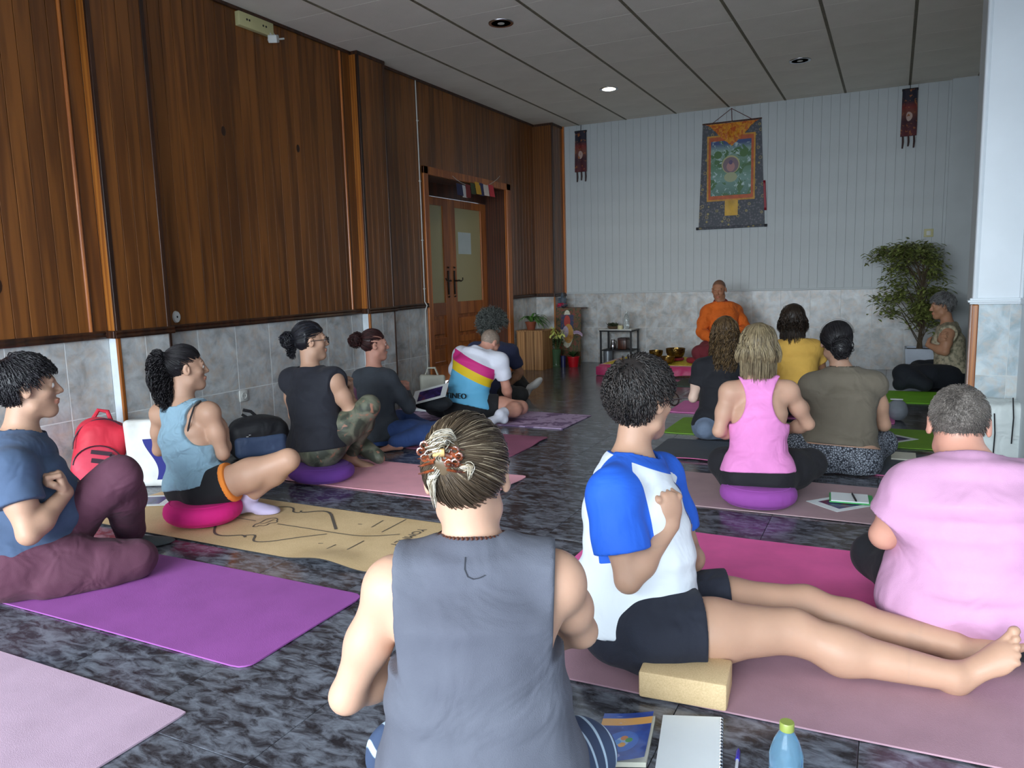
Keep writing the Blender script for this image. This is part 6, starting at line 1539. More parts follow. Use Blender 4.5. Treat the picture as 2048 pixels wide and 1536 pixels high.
# picture leaning on the knee and booklets beside the bending man
c = atd(860, 788, 6.15); sheet('white sheet with a violet picture propped at the bending man', (c[0], c[1], c[2]-.0), .30, .21, .35, Matrix.Rotation(math.radians(28), 3, 'X') @ Matrix.Rotation(math.radians(-6), 3, 'Y'), z=0.0)
e = empty('document_tray', atd(862, 800, 6.2), 'dark folded jacket supporting the propped sheet', 'jacket')
fn = lambda P: d_ell(P, atd(868, 806, 6.2), np.eye(3), (.17, .12, .065))-vnoise(P, 14)*.03
V, Q = nets(lambda P: smax(fn(P), .006-P[:, 2], .003), atd(868, 806, 6.2)-.28, atd(868, 806, 6.2)+.28, .012); mesh_obj('jacket_cloth', V, Q, cloth('dark_jacket', (30, 34, 40)), e)
e = empty('booklet', fl(846, 819), 'stack of two pale booklets on the purple print mat', 'booklet'); oo = fl(830, 822, .008)
quadbox(oo, nrm([1, .05, 0]), nrm([-.05, 1, 0]), .17, .10, 0, .022).build('pages', M_wpage, e, False); quadbox(oo+UP*.0225+np.array([.02, .02, 0]), nrm([1, .05, 0]), nrm([-.05, 1, 0]), .12, .05, 0, .001).build('printed_strip', plain('slate_print', (104, 112, 128), .5), e, False)

# ---------------------------------------------------------------- bags
def sdf_part(name, fn, lo, hi, h, m, parent, floor=None, attrs=None): return sdf_obj(name, fn, lo, hi, h, m, parent, attrs, (), floor)
def rbox(P, c, R, r, rad):
    q = np.abs((P-np.asarray(c, f32)) @ np.asarray(R, f32).T)-(np.asarray(r, f32)-rad); return np.linalg.norm(np.maximum(q, 0), axis=1)+np.minimum(q.max(1), 0)-rad
c = onx(205, 902, -4.20); fB = nrm([.80, -.45, .25]); rB = nrm(np.cross(fB, UP)); uB = np.cross(rB, fB); rB, uB = rB*math.cos(.28)+uB*math.sin(.28), uB*math.cos(.28)-rB*math.sin(.28); RB = np.array([rB, fB, uB])
if np.dot(rB, RC[:, 0]) < 0: pass
e = empty('red_backpack', (c[0], c[1], 0), 'red backpack with dark zips leaning on the tiled wall', 'backpack')
red = cloth('red_nylon', (206, 40, 62), rough=.6, fs=.4); zipm = plain('dark_zip', (56, 32, 46), .5)
c0 = c+np.array([-.02, 0, 0]); dn = max(0.0, 0)
def fB_(P): return smin(rbox(P, c0-uB*.02, RB, (.140, .085, .18), .075), d_ell(P, c0+uB*.08, RB, (.132, .09, .12)), .05)-vnoise(P, 9)*.02
sdf_part('bag_body', fB_, c0-.42, c0+.42, .008, red, e, .002)
pk = c0+fB*.085-uB*.10; sdf_part('front_pocket', lambda P: d_ell(P, pk, RB, (.135, .045, .125))-vnoise(P, 10)*.01, pk-.24, pk+.24, .007, cloth('coral_red_nylon', (214, 64, 88), rough=.6, fs=.3), e, .002)
def arc(c_, rx, rz_, dy, a0, a1, n=18): return [c_+rB*rx*math.cos(a)+uB*rz_*math.sin(a)+fB*dy(a) for a in np.linspace(a0, a1, n)]
MB().tube(arc(c0+uB*.02, .150, .165, lambda a: .070-.02*abs(math.cos(a)), -.2, math.pi+.2), .0045, 6).build('zip', zipm, e)
MB().tube(arc(pk+uB*.0, .132, .118, lambda a: .020, -.1, math.pi+.1), .004, 6).build('zip', zipm, e)
MB().tube([c0+uB*.19-fB*.03-rB*.03, c0+uB*.245-fB*.03+rB*.0, c0+uB*.245-fB*.03+rB*.05, c0+uB*.185-fB*.03+rB*.07], .013, 8).build('top_handle', red, e)
mk = lambda x0, x1, z0, z1: MB().box((x0, .047, z0), (x1, .0495, z1), R=Matrix([list(rB), list(fB), list(uB)]).transposed(), c=Vector(pk)).build('logo_print', zipm, e, False, None)
mk(-.055, .055, .062, .086); mk(-.070, .045, .012, .038); mk(-.070, -.045, .038, .074); mk(-.095, -.03, -.030, -.008)
# tote bag, white canvas with an orange and blue print
def tote(label, c, w, h, d, yaw, m, printm=None, name='tote_bag', hnd=None, lean=.12, ns=5):
    e = empty(name, (c[0], c[1], 0), label, 'bag'); f = ang(yaw); r = rt(f); u = nrm(UP-f*lean); R3 = np.array([r, f, u]); cc = np.array([c[0], c[1], h/2])
    fn = lambda P: rbox(P+np.stack([vnoise(P, ns)*.05, vnoise(P+3.1, ns)*.05, vnoise(P+7.7, ns)*.03], 1), cc, R3, (w/2, d/2, h/2), .03)
    at = {'pu': lambda V: ((V-cc) @ r)/(w/2), 'pv': lambda V: ((V-cc) @ u)/(h/2)}
    o = sdf_obj('bag_body', fn, cc-max(w, h)*.8, cc+max(w, h)*.8, .009, printm or m, e, at, (), .003)
    if hnd is not None:
        for s_ in (-1, 1): MB().tube([cc+u*h*.48+r*(-.06)+f*s_*d*.3, cc+u*(h*.5+.07)+r*(-.03)+f*s_*d*.2, cc+u*(h*.5+.07)+r*(.04)+f*s_*d*.2, cc+u*h*.48+r*.07+f*s_*d*.3], .008, 6).build('bag_handle', hnd, e)
    return e
tb = NT('printed_canvas'); u_, v_2 = tb.attr('pu'), tb.attr('pv'); cbase = tb.ramp(tb.noise(tb.co(), 8, 3), [(.3, lin((196, 196, 190))), (.7, lin((222, 224, 222)))])
s1 = tb.math('LESS_THAN', tb.math('ABSOLUTE', tb.math('SUBTRACT', u_, tb.math('MULTIPLY', tb.math('SINE', tb.math('MULTIPLY', v_2, 3.0)), .25))), .18); s2 = tb.math('LESS_THAN', u_, tb.math('ADD', tb.math('MULTIPLY', tb.math('SINE', tb.math('MULTIPLY', v_2, 3.0)), .25), -.18))
cc_ = tb.mix(tb.math('MULTIPLY', s2, band(tb, v_2, -.75, .25)), cbase, lin((196, 78, 44))); cc_ = tb.mix(tb.math('MULTIPLY', s1, band(tb, v_2, -.8, .45)), cc_, lin((40, 44, 120))); tb.base(cc_); tb.set(Roughness=.85)
c = fl(308, 975); tote('white canvas tote printed orange and blue behind the ponytail woman', (c[0]-.02, c[1]+.06), .30, .40, .12, -50, None, tb.m)
M_canvas = cloth('natural_canvas', (196, 196, 182), fs=.5)
c = fl(842, 806); tote('natural canvas tote bag standing by the door frame', (c[0]-.05, c[1]+.30), .26, .24, .12, -60, M_canvas, None, hnd=M_canvas)
c = fl(512, 925); e = empty('black_backpack', (c[0]-.05, c[1]+.1, 0), 'black and slate blue backpack lying against the tiled wall', 'backpack')
cc = np.array([c[0]-.10, c[1]+.14, .14]); fK = nrm([.75, -.6, 0]); RK = np.array([rt(fK), fK, UP])
sdf_part('bag_body', lambda P: smin(rbox(P, cc, RK, (.20, .13, .125), .07), d_ell(P, cc+UP*.06, RK, (.16, .12, .10)), .05)-vnoise(P, 9)*.03, cc-.36, cc+.36, .010, cloth('black_nylon', (26, 28, 34), rough=.6), e, .003)
pk = cc+fK*.10-UP*.035; sdf_part('front_pocket', lambda P: rbox(P, pk, RK, (.17, .05, .072), .035)-vnoise(P, 9)*.015, pk-.26, pk+.26, .009, cloth('slate_nylon', (62, 80, 112), rough=.6), e, .003)
MB().tube([cc+UP*.12+rt(fK)*-.02, cc+UP*.185+rt(fK)*.04, cc+UP*.20+rt(fK)*.09], .012, 6).tube([cc+UP*.12+rt(fK)*.03, cc+UP*.17+rt(fK)*.10], .01, 6).build('shoulder_strap', M_black, e)
for s_ in (0, 1): MB().lathe([(.009, 0), (.009, .004)], cc+fK*.135+UP*(.045-s_*.010)+rt(fK)*(.07+s_*.016), 10).build('zip_pull', M_plug, e)
c = fl(700, 850); cc = onx(702, 772, -4.0); e = empty('plum_backpack', (cc[0], cc[1], 0), 'plum and black rucksack standing between the two dark-haired women', 'backpack')
sdf_part('bag_body', lambda P: rbox(P, (cc[0], cc[1], .20), np.eye(3), (.15, .11, .20), .07)-vnoise(P, 9)*.02, np.array([cc[0], cc[1], .2])-.3, np.array([cc[0], cc[1], .2])+.3, .011, cloth('plum_nylon', (84, 38, 66), rough=.6), e, .003)
MB().tube([(cc[0]+.04, cc[1]-.08, .38), (cc[0]+.02, cc[1]-.12, .45), (cc[0]-.03, cc[1]-.10, .40), (cc[0], cc[1]-.13, .25)], .016, 6).build('shoulder_strap', M_black, e)
# white bag with a black strap at the foot of the pier
e = empty('white_bag', (.62, 5.42, 0), 'crumpled white shopping bag with black cords at the foot of the pier', 'bag')
wbm = cloth('white_plastic_cloth', (214, 222, 220), rough=.5, fs=.8); cc = np.array([.625, 5.44, .19]); sdf_part('bag_body', lambda P: rbox(P+np.stack([vnoise(P, 7)*.08, vnoise(P+3, 7)*.06, vnoise(P+9, 6)*.06], 1), cc, np.eye(3), (.145, .08, .17), .03), cc-.34, cc+.34, .010, wbm, e, .003)
for x, z0 in ((.575, .30), (.665, .40)): MB().tube([(x, 5.345, z0), (x+.008, 5.335, z0-.12), (x+.006, 5.345, z0-.28)], .004, 6).build('cord', M_black, e)
e = empty('black_strap', (.50, 5.36, 0), 'wide black strap hanging beside the white bag', 'strap')
pts = [atd(1972, 824, 5.0), atd(1988, 824, 5.0), atd(1990, 850, 5.0), atd(1988, 878, 5.0), atd(1985, 900, 5.0), atd(1980, 930, 5.0)]
mb = MB(); mb.tube(pts, [.010, .017, .020, .018, .014, .012], 8).build('webbing', M_black, e); MB().tube([pts[-1], pts[-1]-UP*.14+np.array([.02, .02, 0]), (pts[-1][0]+.06, pts[-1][1]+.1, .012)], .012, 6).build('webbing_end', M_black, e)
# pale grey drinking bottle lying behind the olive-top woman
cc = fl(1795, 828, .05); e = empty('grey_pouch', (cc[0], cc[1], 0), 'round pale grey pouch with a white tag on the floor right of the olive top', 'pouch')
sdf_part('pouch_body', lambda P: d_ell(P, cc+UP*.03, np.eye(3), (.075, .07, .085))-vnoise(P, 20)*.01, cc-.16, cc+.16, .009, cloth('pale_grey_cloth', (132, 138, 146)), e, .003)
MB().box((-.045, -.02, .0), (.045, .02, .006), bev=.002, c=Vector((cc[0]-.01, cc[1], cc[2]+.115)), R=Matrix.Identity(3)).build('tag', M_wpage, e)

# ---------------------------------------------------------------- low platform with singing bowls
XA, XB_, YA, YB_ = -3.14, -1.02, 8.66, 9.50; ZP = .125
e = empty('low_platform', ((XA+XB_)/2, YA, 0), 'low platform under the magenta cloth at the front of the room', 'platform')
MB().box((XA+.04, YA+.04, 0), (XB_-.04, YB_, ZP-.012), bev=.004).build('platform_top', M_darkin, e)
e2 = empty('magenta_cloth', ((XA+XB_)/2, YA, ZP), 'magenta cloth draped over the low platform', 'cloth')
P = []; nx = 90
for i in range(nx+1):
    x = XA-.01+(XB_-XA+.02)*i/nx; row = []
    for y, z in ((YB_, ZP+.004), (9.2, ZP+.005), (YA+.03, ZP+.004), (YA+.008, ZP-.002), (YA-.004, ZP-.02), (YA-.008, ZP*.55), (YA-.010, .022)):
        f_ = max(0, (ZP-z)/ZP); row.append((x, y-abs(math.sin(i*.42+math.sin(i*.13)*2))*.018*f_+.0, z+(.012*math.sin(i*.31)*f_ if z < .05 else 0)))
    P.append(row)
mb = MB(); mb.grid(P); V2, F2 = solidify(mb.v, mb.f, -.003); mesh_obj('cloth_sheet', V2, F2, cloth('magenta_silk', (176, 34, 92), rough=.5, sheen=.4), e2, True, sharp=60)
P = [[(XA-.012-.0*k-f_*(.02+.012*math.sin(k)), YA-.01+k*.06, ZP+.004-f_*(ZP-.02)) for f_ in (0, .25, .6, 1)] for k in range(17)]
mb = MB(); mb.grid(P); V2, F2 = solidify(mb.v, mb.f, .003); mesh_obj('cloth_side', V2, F2, MC['magenta_silk'], e2, True, sharp=60)
MB().box((XA-.05, YA-.03, .0), (XA+.10, YA+.10, ZP-.01), bev=.02).build('folded_corner', MC['magenta_silk'], e2)
a = ony(1215, 720, 8.9); b = ony(1390, 716, 8.9)
e3 = empty('yellow_cloth', (a[0]+.4, 8.95, ZP), 'yellow patterned cloth under the singing bowls', 'cloth'); yl = NT('yellow_pattern_cloth'); yl.base(yl.ramp(yl.noise(yl.co(), 40, 3), [(.42, lin((196, 168, 30))), (.55, lin((226, 206, 60)))])); yl.set(Roughness=.7)
P = [[(a[0]+i*(b[0]-a[0])/24+.10*(j/8), 8.74+j*.09, ZP+.010+.006*math.sin(i*1.3)*math.sin(j)+.02*(j/8)) for j in range(9)] for i in range(25)]
mb = MB(); mb.grid(P); V2, F2 = solidify(mb.v, mb.f, -.004); mesh_obj('cloth_sheet', V2, F2, yl.m, e3, True, sharp=60)
brz = NT('hammered_bronze'); brz.base(brz.ramp(brz.noise(brz.co(), 30, 3), [(.35, lin((84, 66, 36))), (.65, lin((150, 118, 60)))])); brz.set(Metallic=.9, Roughness=.28); vo = brz.n('ShaderNodeTexVoronoi'); vo.inputs['Scale'].default_value = 60; brz.l(brz.co(), vo.inputs['Vector']); brz.bump(vo.outputs['Distance'], .5, .004); brz = brz.m
def bowl(label, px, py, y, r, h, z0=ZP+.02, cushc=None):
    c = ony(px, py, y); z0_ = z0
    e = empty('singing_bowl', (c[0], y, z0_), label, 'bowl', 'bronze singing bowls on the platform')
    k = .0
    if cushc is not None:
        cu = empty('bowl_ring_cushion', (c[0], y, z0_), cushc[1], 'cushion'); mb = MB()
        for q in range(10): a0, a1 = 2*math.pi*q/10, 2*math.pi*(q+1)/10; mb.tube([(c[0]+r*.75*math.cos(a), y+r*.75*math.sin(a), z0_+.018) for a in np.linspace(a0, a1, 4)], .018, 8, caps=False)
        mb.build('ring', cushc[0], cu); k = .026
    pr = [(.0005, 0), (r*.55, .0), (r*.82, h*.22), (r*.97, h*.6), (r, h*.92), (r*1.01, h), (r*.965, h), (r*.955, h*.9), (r*.92, h*.6), (r*.77, h*.26), (r*.5, h*.06), (.0005, h*.05)]
    MB().lathe(pr, (c[0], y, z0_+k), 36).build('bowl_shell', brz, e, True, 50)
    return c
rc = cloth('red_brocade', (132, 24, 36)); pc = cloth('plum_brocade', (112, 44, 84))
bowl('largest dark bronze singing bowl, highest on the platform', 1351, 700, 9.10, .115, .12, ZP+.03, (rc, 'red ring cushion under the largest singing bowl'))
bowl('wide bronze singing bowl left of the largest bowl', 1312, 700, 9.15, .085, .085, ZP+.03, (pc, 'plum ring cushion under a wide singing bowl'))
bowl('polished bronze bowl at the front edge of the yellow cloth', 1335, 714, 8.86, .085, .085, ZP+.016)
bowl('small golden bowl between two larger singing bowls', 1296, 708, 9.0, .055, .05, ZP+.02)
bowl('smallest golden bowl at the front of the yellow cloth', 1284, 716, 8.82, .045, .04, ZP+.016)
bowl('shallow brass bowl beside the plum ring cushion', 1280, 702, 9.2, .060, .05, ZP+.03)
for k, (px, py, y, a_) in enumerate(((1300, 716, 8.80, .5), (1278, 714, 8.84, -.3))):
    c = ony(px, py, y); e = empty('bowl_mallet', (c[0], y, ZP+.03), ['padded wooden mallet in front of the singing bowls', 'short wooden mallet at the left of the bowls'][k], 'mallet'); d = np.array([math.cos(a_), math.sin(a_), 0])
    p0 = np.array([c[0], y, ZP+.035]); MB().tube([p0-d*.07, p0+d*.05], .008, 8).build('handle', M_bright, e); MB().tube([p0+d*.04, p0+d*.05, p0+d*.085, p0+d*.095], [.008, .016, .016, .008], 10).build('mallet_head', cloth('felt_beige', (196, 170, 140)), e)
cushion('maroon floor cushion at the right of the singing bowls', (ony(1388, 712, 8.98)[0], 9.02), .10, .10, .07, rc, ZP+.012)
e = empty('seat_cushion', (PPL[7][1]['pelvis'][0], PPL[7][1]['pelvis'][1], ZP), 'dark red square seat cushion under the monk', 'cushion'); pl = PPL[7][1]['pelvis']
MB().box((pl[0]-.25, pl[1]-.22, ZP+.004), (pl[0]+.25, pl[1]+.24, max(ZP+.05, ZP+.052)), bev=.02).build('cushion_cover', rc, e)

# ---------------------------------------------------------------- small black table
ta = ony(1202, 722, 9.55); tb_ = ony(1262, 722, 9.55); tz = ony(1232, 659, 9.55)[2]; x0, x1 = ta[0], tb_[0]; y0, y1 = 9.55, 9.86
e = empty('side_table', ((x0+x1)/2, (y0+y1)/2, 0), 'small black metal side table with a white top by the platform', 'table')
for x in (x0, x1):
    for y in (y0, y1): MB().box((x-.011, y-.011, 0), (x+.011, y+.011, tz-.015), bev=.002).build('leg', M_black, e)
MB().box((x0-.015, y0-.015, tz-.03), (x1+.015, y1+.015, tz-.012), bev=.002).build('frame_rail', M_black, e); MB().box((x0-.012, y0-.012, tz-.012), (x1+.012, y1+.012, tz), bev=.002).build('table_top', M_plug, e)
MB().box((x0, y0, tz*.42), (x1, y1, tz*.42+.012), bev=.002).build('shelf', M_black, e)
e = empty('glass_bottle', ((x1-.03), 9.68, tz), 'clear water bottle standing on the black side table', 'bottle'); bx = ony(1253, 650, 9.68)[0]
MB().lathe([(.0005, 0), (.036, 0), (.038, .01), (.038, .12), (.034, .15), (.016, .19), (.013, .20), (.013, .225)], (bx, 9.68, tz), 20).build('bottle_body', plain('clear_glass', (226, 234, 234), .08, 0, Transmission_Weight=.8), e, True, 60); MB().lathe([(.015, .222), (.015, .24), (.0005, .24)], (bx, 9.68, tz), 16).build('bottle_cap', M_plug, e)
bx = ony(1226, 650, 9.68)[0]; e = empty('succulent_bowl', (bx, 9.68, tz), 'dark succulents in a shallow bowl on the side table', 'plant'); MB().lathe([(.0005, 0), (.05, 0), (.075, .02), (.08, .035), (.07, .035), (.0005, .03)], (bx, 9.68, tz), 20).build('bowl_dish', plain('brown_ceramic', (96, 76, 56), .4), e)
rs = np.random.RandomState(2); mb = MB()
def leaf_add(mb, p, d, l, w, n=None, bend=.3, mi=0):
    d = nrm(d); s = np.cross(d, UP if abs(d[2]) < .95 else [1, 0, 0]); s = nrm(s); u = np.cross(s, d)
    pts = []
    for t in (0, .35, .7, 1): c = p+d*l*t-UP*bend*l*t*t; ww = w*(.25 if t == 0 else 1 if t < .5 else .75 if t < .9 else .02)/2; pts.append((c-s*ww, c+u*ww*.25, c+s*ww))
    V = [q for r_ in pts for q in r_]; Fc = [(i*3+k, i*3+k+1, i*3+k+4, i*3+k+3) for i in range(3) for k in range(2)]; mb.add(V, Fc, mi)
for k in range(60):
    a_ = rs.rand()*6.28; leaf_add(mb, np.array([bx+rs.normal()*.03, 9.68+rs.normal()*.02, tz+.03]), [math.cos(a_), math.sin(a_), 1.1+rs.rand()], .05+rs.rand()*.03, .02, bend=.1)
mb.build('succulent_leaves', plain('dark_succulent', (62, 70, 48), .5, .2), e)['kind'] = 'stuff'
bx = ony(1243, 655, 9.64)[0]; e = empty('cream_candle', (bx-.0, 9.64, tz), 'cream pillar candle on the side table', 'candle'); MB().lathe([(.0005, 0), (.035, 0), (.035, .045), (.03, .05), (.0005, .048)], (bx-.01, 9.62, tz), 18).build('wax', plain('cream_wax', (206, 200, 158), .5), e); MB().tube([(bx-.01, 9.62, tz+.047), (bx-.01, 9.62, tz+.058)], .0015, 5).build('wick', M_black, e)
sx_ = ony(1226, 690, 9.68)[0]; e = empty('silver_jug', (sx_, 9.68, tz*.42+.012), 'small silver jug on the shelf of the side table', 'jug'); MB().lathe([(.0005, 0), (.03, 0), (.04, .03), (.032, .07), (.018, .10), (.022, .13), (.017, .13), (.0005, .02)], (sx_, 9.68, tz*.42+.012), 20).build('jug_body', M_chrome, e); MB().tube([(sx_+.022, 9.68, tz*.42+.13), (sx_+.055, 9.68, tz*.42+.11), (sx_+.045, 9.68, tz*.42+.06)], .004, 6).build('jug_handle', M_chrome, e)
sx_ = ony(1246, 682, 9.72)[0]; e = empty('storage_box', (sx_, 9.74, tz*.42+.012), 'dark brown box on the shelf of the side table', 'box'); MB().box((sx_-.06, 9.68, tz*.42+.013), (sx_+.05, 9.82, tz*.42+.15), bev=.004).build('box_body', M_darkin, e); MB().box((sx_-.063, 9.677, tz*.42+.13), (sx_+.053, 9.823, tz*.42+.16), bev=.004).build('box_lid', plain('dark_brown_card', (70, 50, 50), .6), e)
sx_ = ony(1216, 710, 9.70)[0]; e = empty('grey_canister', (sx_, 9.70, 0), 'tall grey canister standing under the side table', 'canister'); MB().lathe([(.0005, 0), (.06, 0), (.06, .20), (.055, .205), (.0005, .205)], (sx_, 9.70, .001), 24).build('canister_body', plain('grey_metal', (140, 146, 152), .35, metal=.4), e); MB().lathe([(.061, .2), (.061, .215), (.0005, .218)], (sx_, 9.70, .001), 24).build('canister_lid', plain('dark_grey_lid', (80, 84, 90), .4), e)

# ---------------------------------------------------------------- crate with fern, picture board, flowers
CY0 = 8.93; cl_ = ony(1034, 735, CY0); cr_ = ony(1086, 735, CY0); cz = ony(1060, 661, CY0)[2]; x0, x1 = max(-4.385, cl_[0]), cr_[0]
e = empty('wooden_crate', ((x0+x1)/2, CY0+.1, 0), 'upended slatted wooden crate carrying a fern', 'crate')
M_crate = mat_wood('raw_pine', (188, 140, 88), (150, 104, 60), .6)
w_ = (x1-x0-.012)/3
for k in range(3): MB().box((x0+k*(w_+.006), CY0, .0), (x0+k*(w_+.006)+w_, CY0+.012, cz-.015), bev=.002).build('slat', M_crate, e, False, None)
for k in range(3): MB().box((x1-.012, CY0+.014+k*.105, .0), (x1, CY0+.014+k*.105+.098, cz-.015), bev=.002).build('slat', M_crate, e, False, None); MB().box((x0, CY0+.014+k*.105, .0), (x0+.012, CY0+.014+k*.105+.098, cz-.015), bev=.002).build('slat', M_crate, e, False, None)
MB().box((x0-.004, CY0-.004, cz-.015), (x1+.004, CY0+.33, cz), bev=.002).build('crate_end', M_crate, e, False, None); MB().box((x0+.012, CY0+.013, .0), (x1-.012, CY0+.3, .015), bev=.002).build('crate_end', M_crate, e, False, None)
fx = ony(1062, 655, (CY0+.16))[0]; e = empty('potted_fern', (fx, (CY0+.16), cz), 'green arching fern in a terracotta pot on the crate', 'plant')
MB().lathe([(.0005, 0), (.05, 0), (.07, .09), (.075, .09), (.075, .105), (.066, .105), (.0005, .09)], (fx, (CY0+.16), cz), 22).build('plant_pot', plain('terracotta', (150, 78, 50), .7, .1), e)
mb = MB(); rs = np.random.RandomState(7)
for k in range(46):
    a_ = -1.9+rs.rand()*3.6; el = .5+rs.rand()*1.1; l = .26+rs.rand()*.2; d = nrm([math.cos(a_), math.sin(a_)*.8, el]); p = np.array([fx, (CY0+.16), cz+.10])
    s_ = nrm(np.cross(d, UP)); L = [p+d*l*t-UP*l*.75*t*t for t in np.linspace(0, 1, 8)]
    for i in range(7):
        ww = [.006, .014, .018, .018, .015, .011, .006, .001]; mb.add([L[i]-s_*ww[i], L[i]+s_*ww[i], L[i+1]+s_*ww[i+1], L[i+1]-s_*ww[i+1]], [(0, 1, 2, 3)])
mb.build('fronds', plain('fern_green', (78, 128, 58), .5, .25, 30), e)['kind'] = 'stuff'
bl, br = ony(1091, 735, 9.62), ony(1161, 735, 9.62); bz = ony(1125, 616, 9.62)[2]; bx0, bx1 = bl[0], br[0]
e = empty('picture_board', ((bx0+bx1)/2, 9.66, 0), 'tall painted board with a white arch shape behind the flowers', 'picture')
pb = NT('painted_board_print'); t = pb; u_, v_2 = t.attr('u'), t.attr('v'); n1 = t.noise(t.co(), 26, 4, .6, 1.0)
c1 = t.ramp(n1, [(.35, lin((44, 52, 40))), (.5, lin((96, 84, 50))), (.62, lin((110, 50, 40)))])
c1 = t.mix(disc(t, u_, v_2, .62, .60, .30, .60), c1, lin((196, 196, 176))); c1 = t.mix(disc(t, u_, v_2, .62, .86, .10, .9), c1, lin((214, 214, 196)))
c1 = t.mix(t.math('MULTIPLY', band(t, u_, .44, .80), band(t, v_2, .62, .88)), c1, lin((52, 60, 92))); c1 = t.mix(disc(t, u_, v_2, .62, .76, .11, .8), c1, lin((178, 60, 50)))
c1 = t.mix(disc(t, u_, v_2, .66, .55, .17, .8), c1, lin((190, 140, 66))); c1 = t.mix(disc(t, u_, v_2, .58, .58, .10, .8), c1, lin((176, 160, 180))); c1 = t.mix(t.math('MULTIPLY', band(t, u_, .02, .16), band(t, v_2, .3, 1.0)), c1, lin((58, 58, 72)))
c1 = t.mix(t.math('MULTIPLY', t.math('GREATER_THAN', n1, .56), .5), c1, lin((150, 70, 60))); t.base(c1); t.set(Roughness=.5)
V = [(bx0, 9.62, .0), (bx1, 9.62, .0), (bx1, 9.66, bz), (bx0, 9.66, bz), (bx0, 9.64, .0), (bx1, 9.64, .0), (bx1, 9.68, bz), (bx0, 9.68, bz)]
mesh_obj('board_panel', V, [(0, 1, 2, 3), (5, 4, 7, 6), (0, 4, 5, 1), (1, 5, 6, 2), (2, 6, 7, 3), (3, 7, 4, 0)], pb.m, e, False, attrs={'u': [0, 1, 1, 0]*2, 'v': [0, 0, 1, 1]*2})
sxx = ony(1117, 605, 9.62)[0]; MB().box((bx0, 9.68, bz-.02), (bx1, 9.90, bz), bev=.002).build('board_ledge', M_darkin, e)
e = empty('stone_statue', (sxx, 9.76, bz), 'small seated dark stone statue on top of the painted board', 'statue'); st_ = plain('slate_stone', (74, 86, 98), .6, .1)
cst = np.array([sxx, 9.76, bz]); fs_ = lambda P: smin(smin(smin(d_ell(P, cst+UP*.035, np.eye(3), (.075, .055, .035)), d_ell(P, cst+UP*.09, np.eye(3), (.045, .032, .055)), .02), d_ell(P, cst+UP*.165, np.eye(3), (.024, .026, .030)), .008), smin(d_cone(P, cst+np.array([-.045, 0, .12]), cst+np.array([-.05, -.03, .055]), .016, .012), d_cone(P, cst+np.array([.045, 0, .12]), cst+np.array([.05, -.03, .055]), .016, .012), .01), .012)
sdf_part('statue_figure', lambda P: smin(fs_(P), d_ell(P, cst+UP*.198, np.eye(3), (.010, .010, .012)), .006), cst-.12, cst+.25, .006, st_, e, bz)
e = empty('pink_flower_pot', (sxx-.0, 9.70, bz), 'pink flowers at the feet of the stone statue', 'flowers'); mb = MB(); rs = np.random.RandomState(8)
for k in range(70): a_ = rs.rand()*6.28; leaf_add(mb, np.array([sxx+rs.normal()*.03, 9.69+rs.normal()*.012, bz+.008+rs.rand()*.05]), [math.cos(a_), math.sin(a_), .4+rs.rand()], .024, .018, bend=.1)
mb.build('petals', plain('bright_pink', (224, 74, 110), .5), e)['kind'] = 'stuff'
MB().lathe([(.0005, 0), (.02, 0), (.028, .02), (.0005, .018)], (sxx, 9.70, bz), 14).build('dish', st_, e)
# lilies in a green glass vase
lx = ony(1113, 740, 9.30)[0]; e = empty('lily_vase', (lx, 9.30, 0), 'yellow lilies in a greenish glass vase beside the crate', 'flowers')
vg = NT('greenish_glass'); vg.set(Base_Color=lin((120, 160, 120)), Roughness=.08, Transmission_Weight=.7, IOR=1.3); MB().lathe([(.0005, 0), (.06, 0), (.05, .03), (.052, .12), (.07, .24), (.064, .24), (.046, .12), (.044, .04), (.0005, .02)], (lx, 9.30, .001), 24).build('vase', vg.m, e, True, 60)
mb = MB(); rs = np.random.RandomState(9); heads = []; zt = ony(1113, 668, 9.30)[2]
for k in range(9):
    a_ = 6.28*k/9+rs.rand()*.4; r_ = .04+rs.rand()*.13; top = np.array([lx+r_*math.cos(a_), 9.28+r_*.6*math.sin(a_), zt-.03+rs.rand()*.08]); heads.append(top); mb.tube([(lx, 9.30, .03), (lx+(top[0]-lx)*.3, 9.3, .25), tuple(top)], .003, 5)
mb.build('stems', plain('stem_green', (64, 96, 48), .6), e)['kind'] = 'stuff'
mb = MB()
for h_ in heads[:7]:
    dd = nrm([(h_[0]-lx)*3, -1, .6]); 
    for q in range(6): s_ = nrm(np.cross(dd, UP)); u_ = np.cross(s_, dd); a_ = q*1.047; leaf_add(mb, h_, dd*.5+s_*math.cos(a_)+u_*math.sin(a_), .085, .036, bend=.15)
mb.build('lily_petals', plain('lemon_petal', (232, 238, 140), .5, .06), e)['kind'] = 'stuff'
mb = MB()
for k in range(90): h_ = heads[rs.randint(9)]; a_ = rs.rand()*6.28; leaf_add(mb, np.array([lx+(h_[0]-lx)*.7, 9.3, zt-.15+rs.rand()*.1])+rs.normal(size=3)*.02, [math.cos(a_), math.sin(a_), .6], .08, .02, bend=.4)
mb.build('leaves', plain('leaf_dark_green', (44, 76, 36), .5, .15), e)['kind'] = 'stuff'
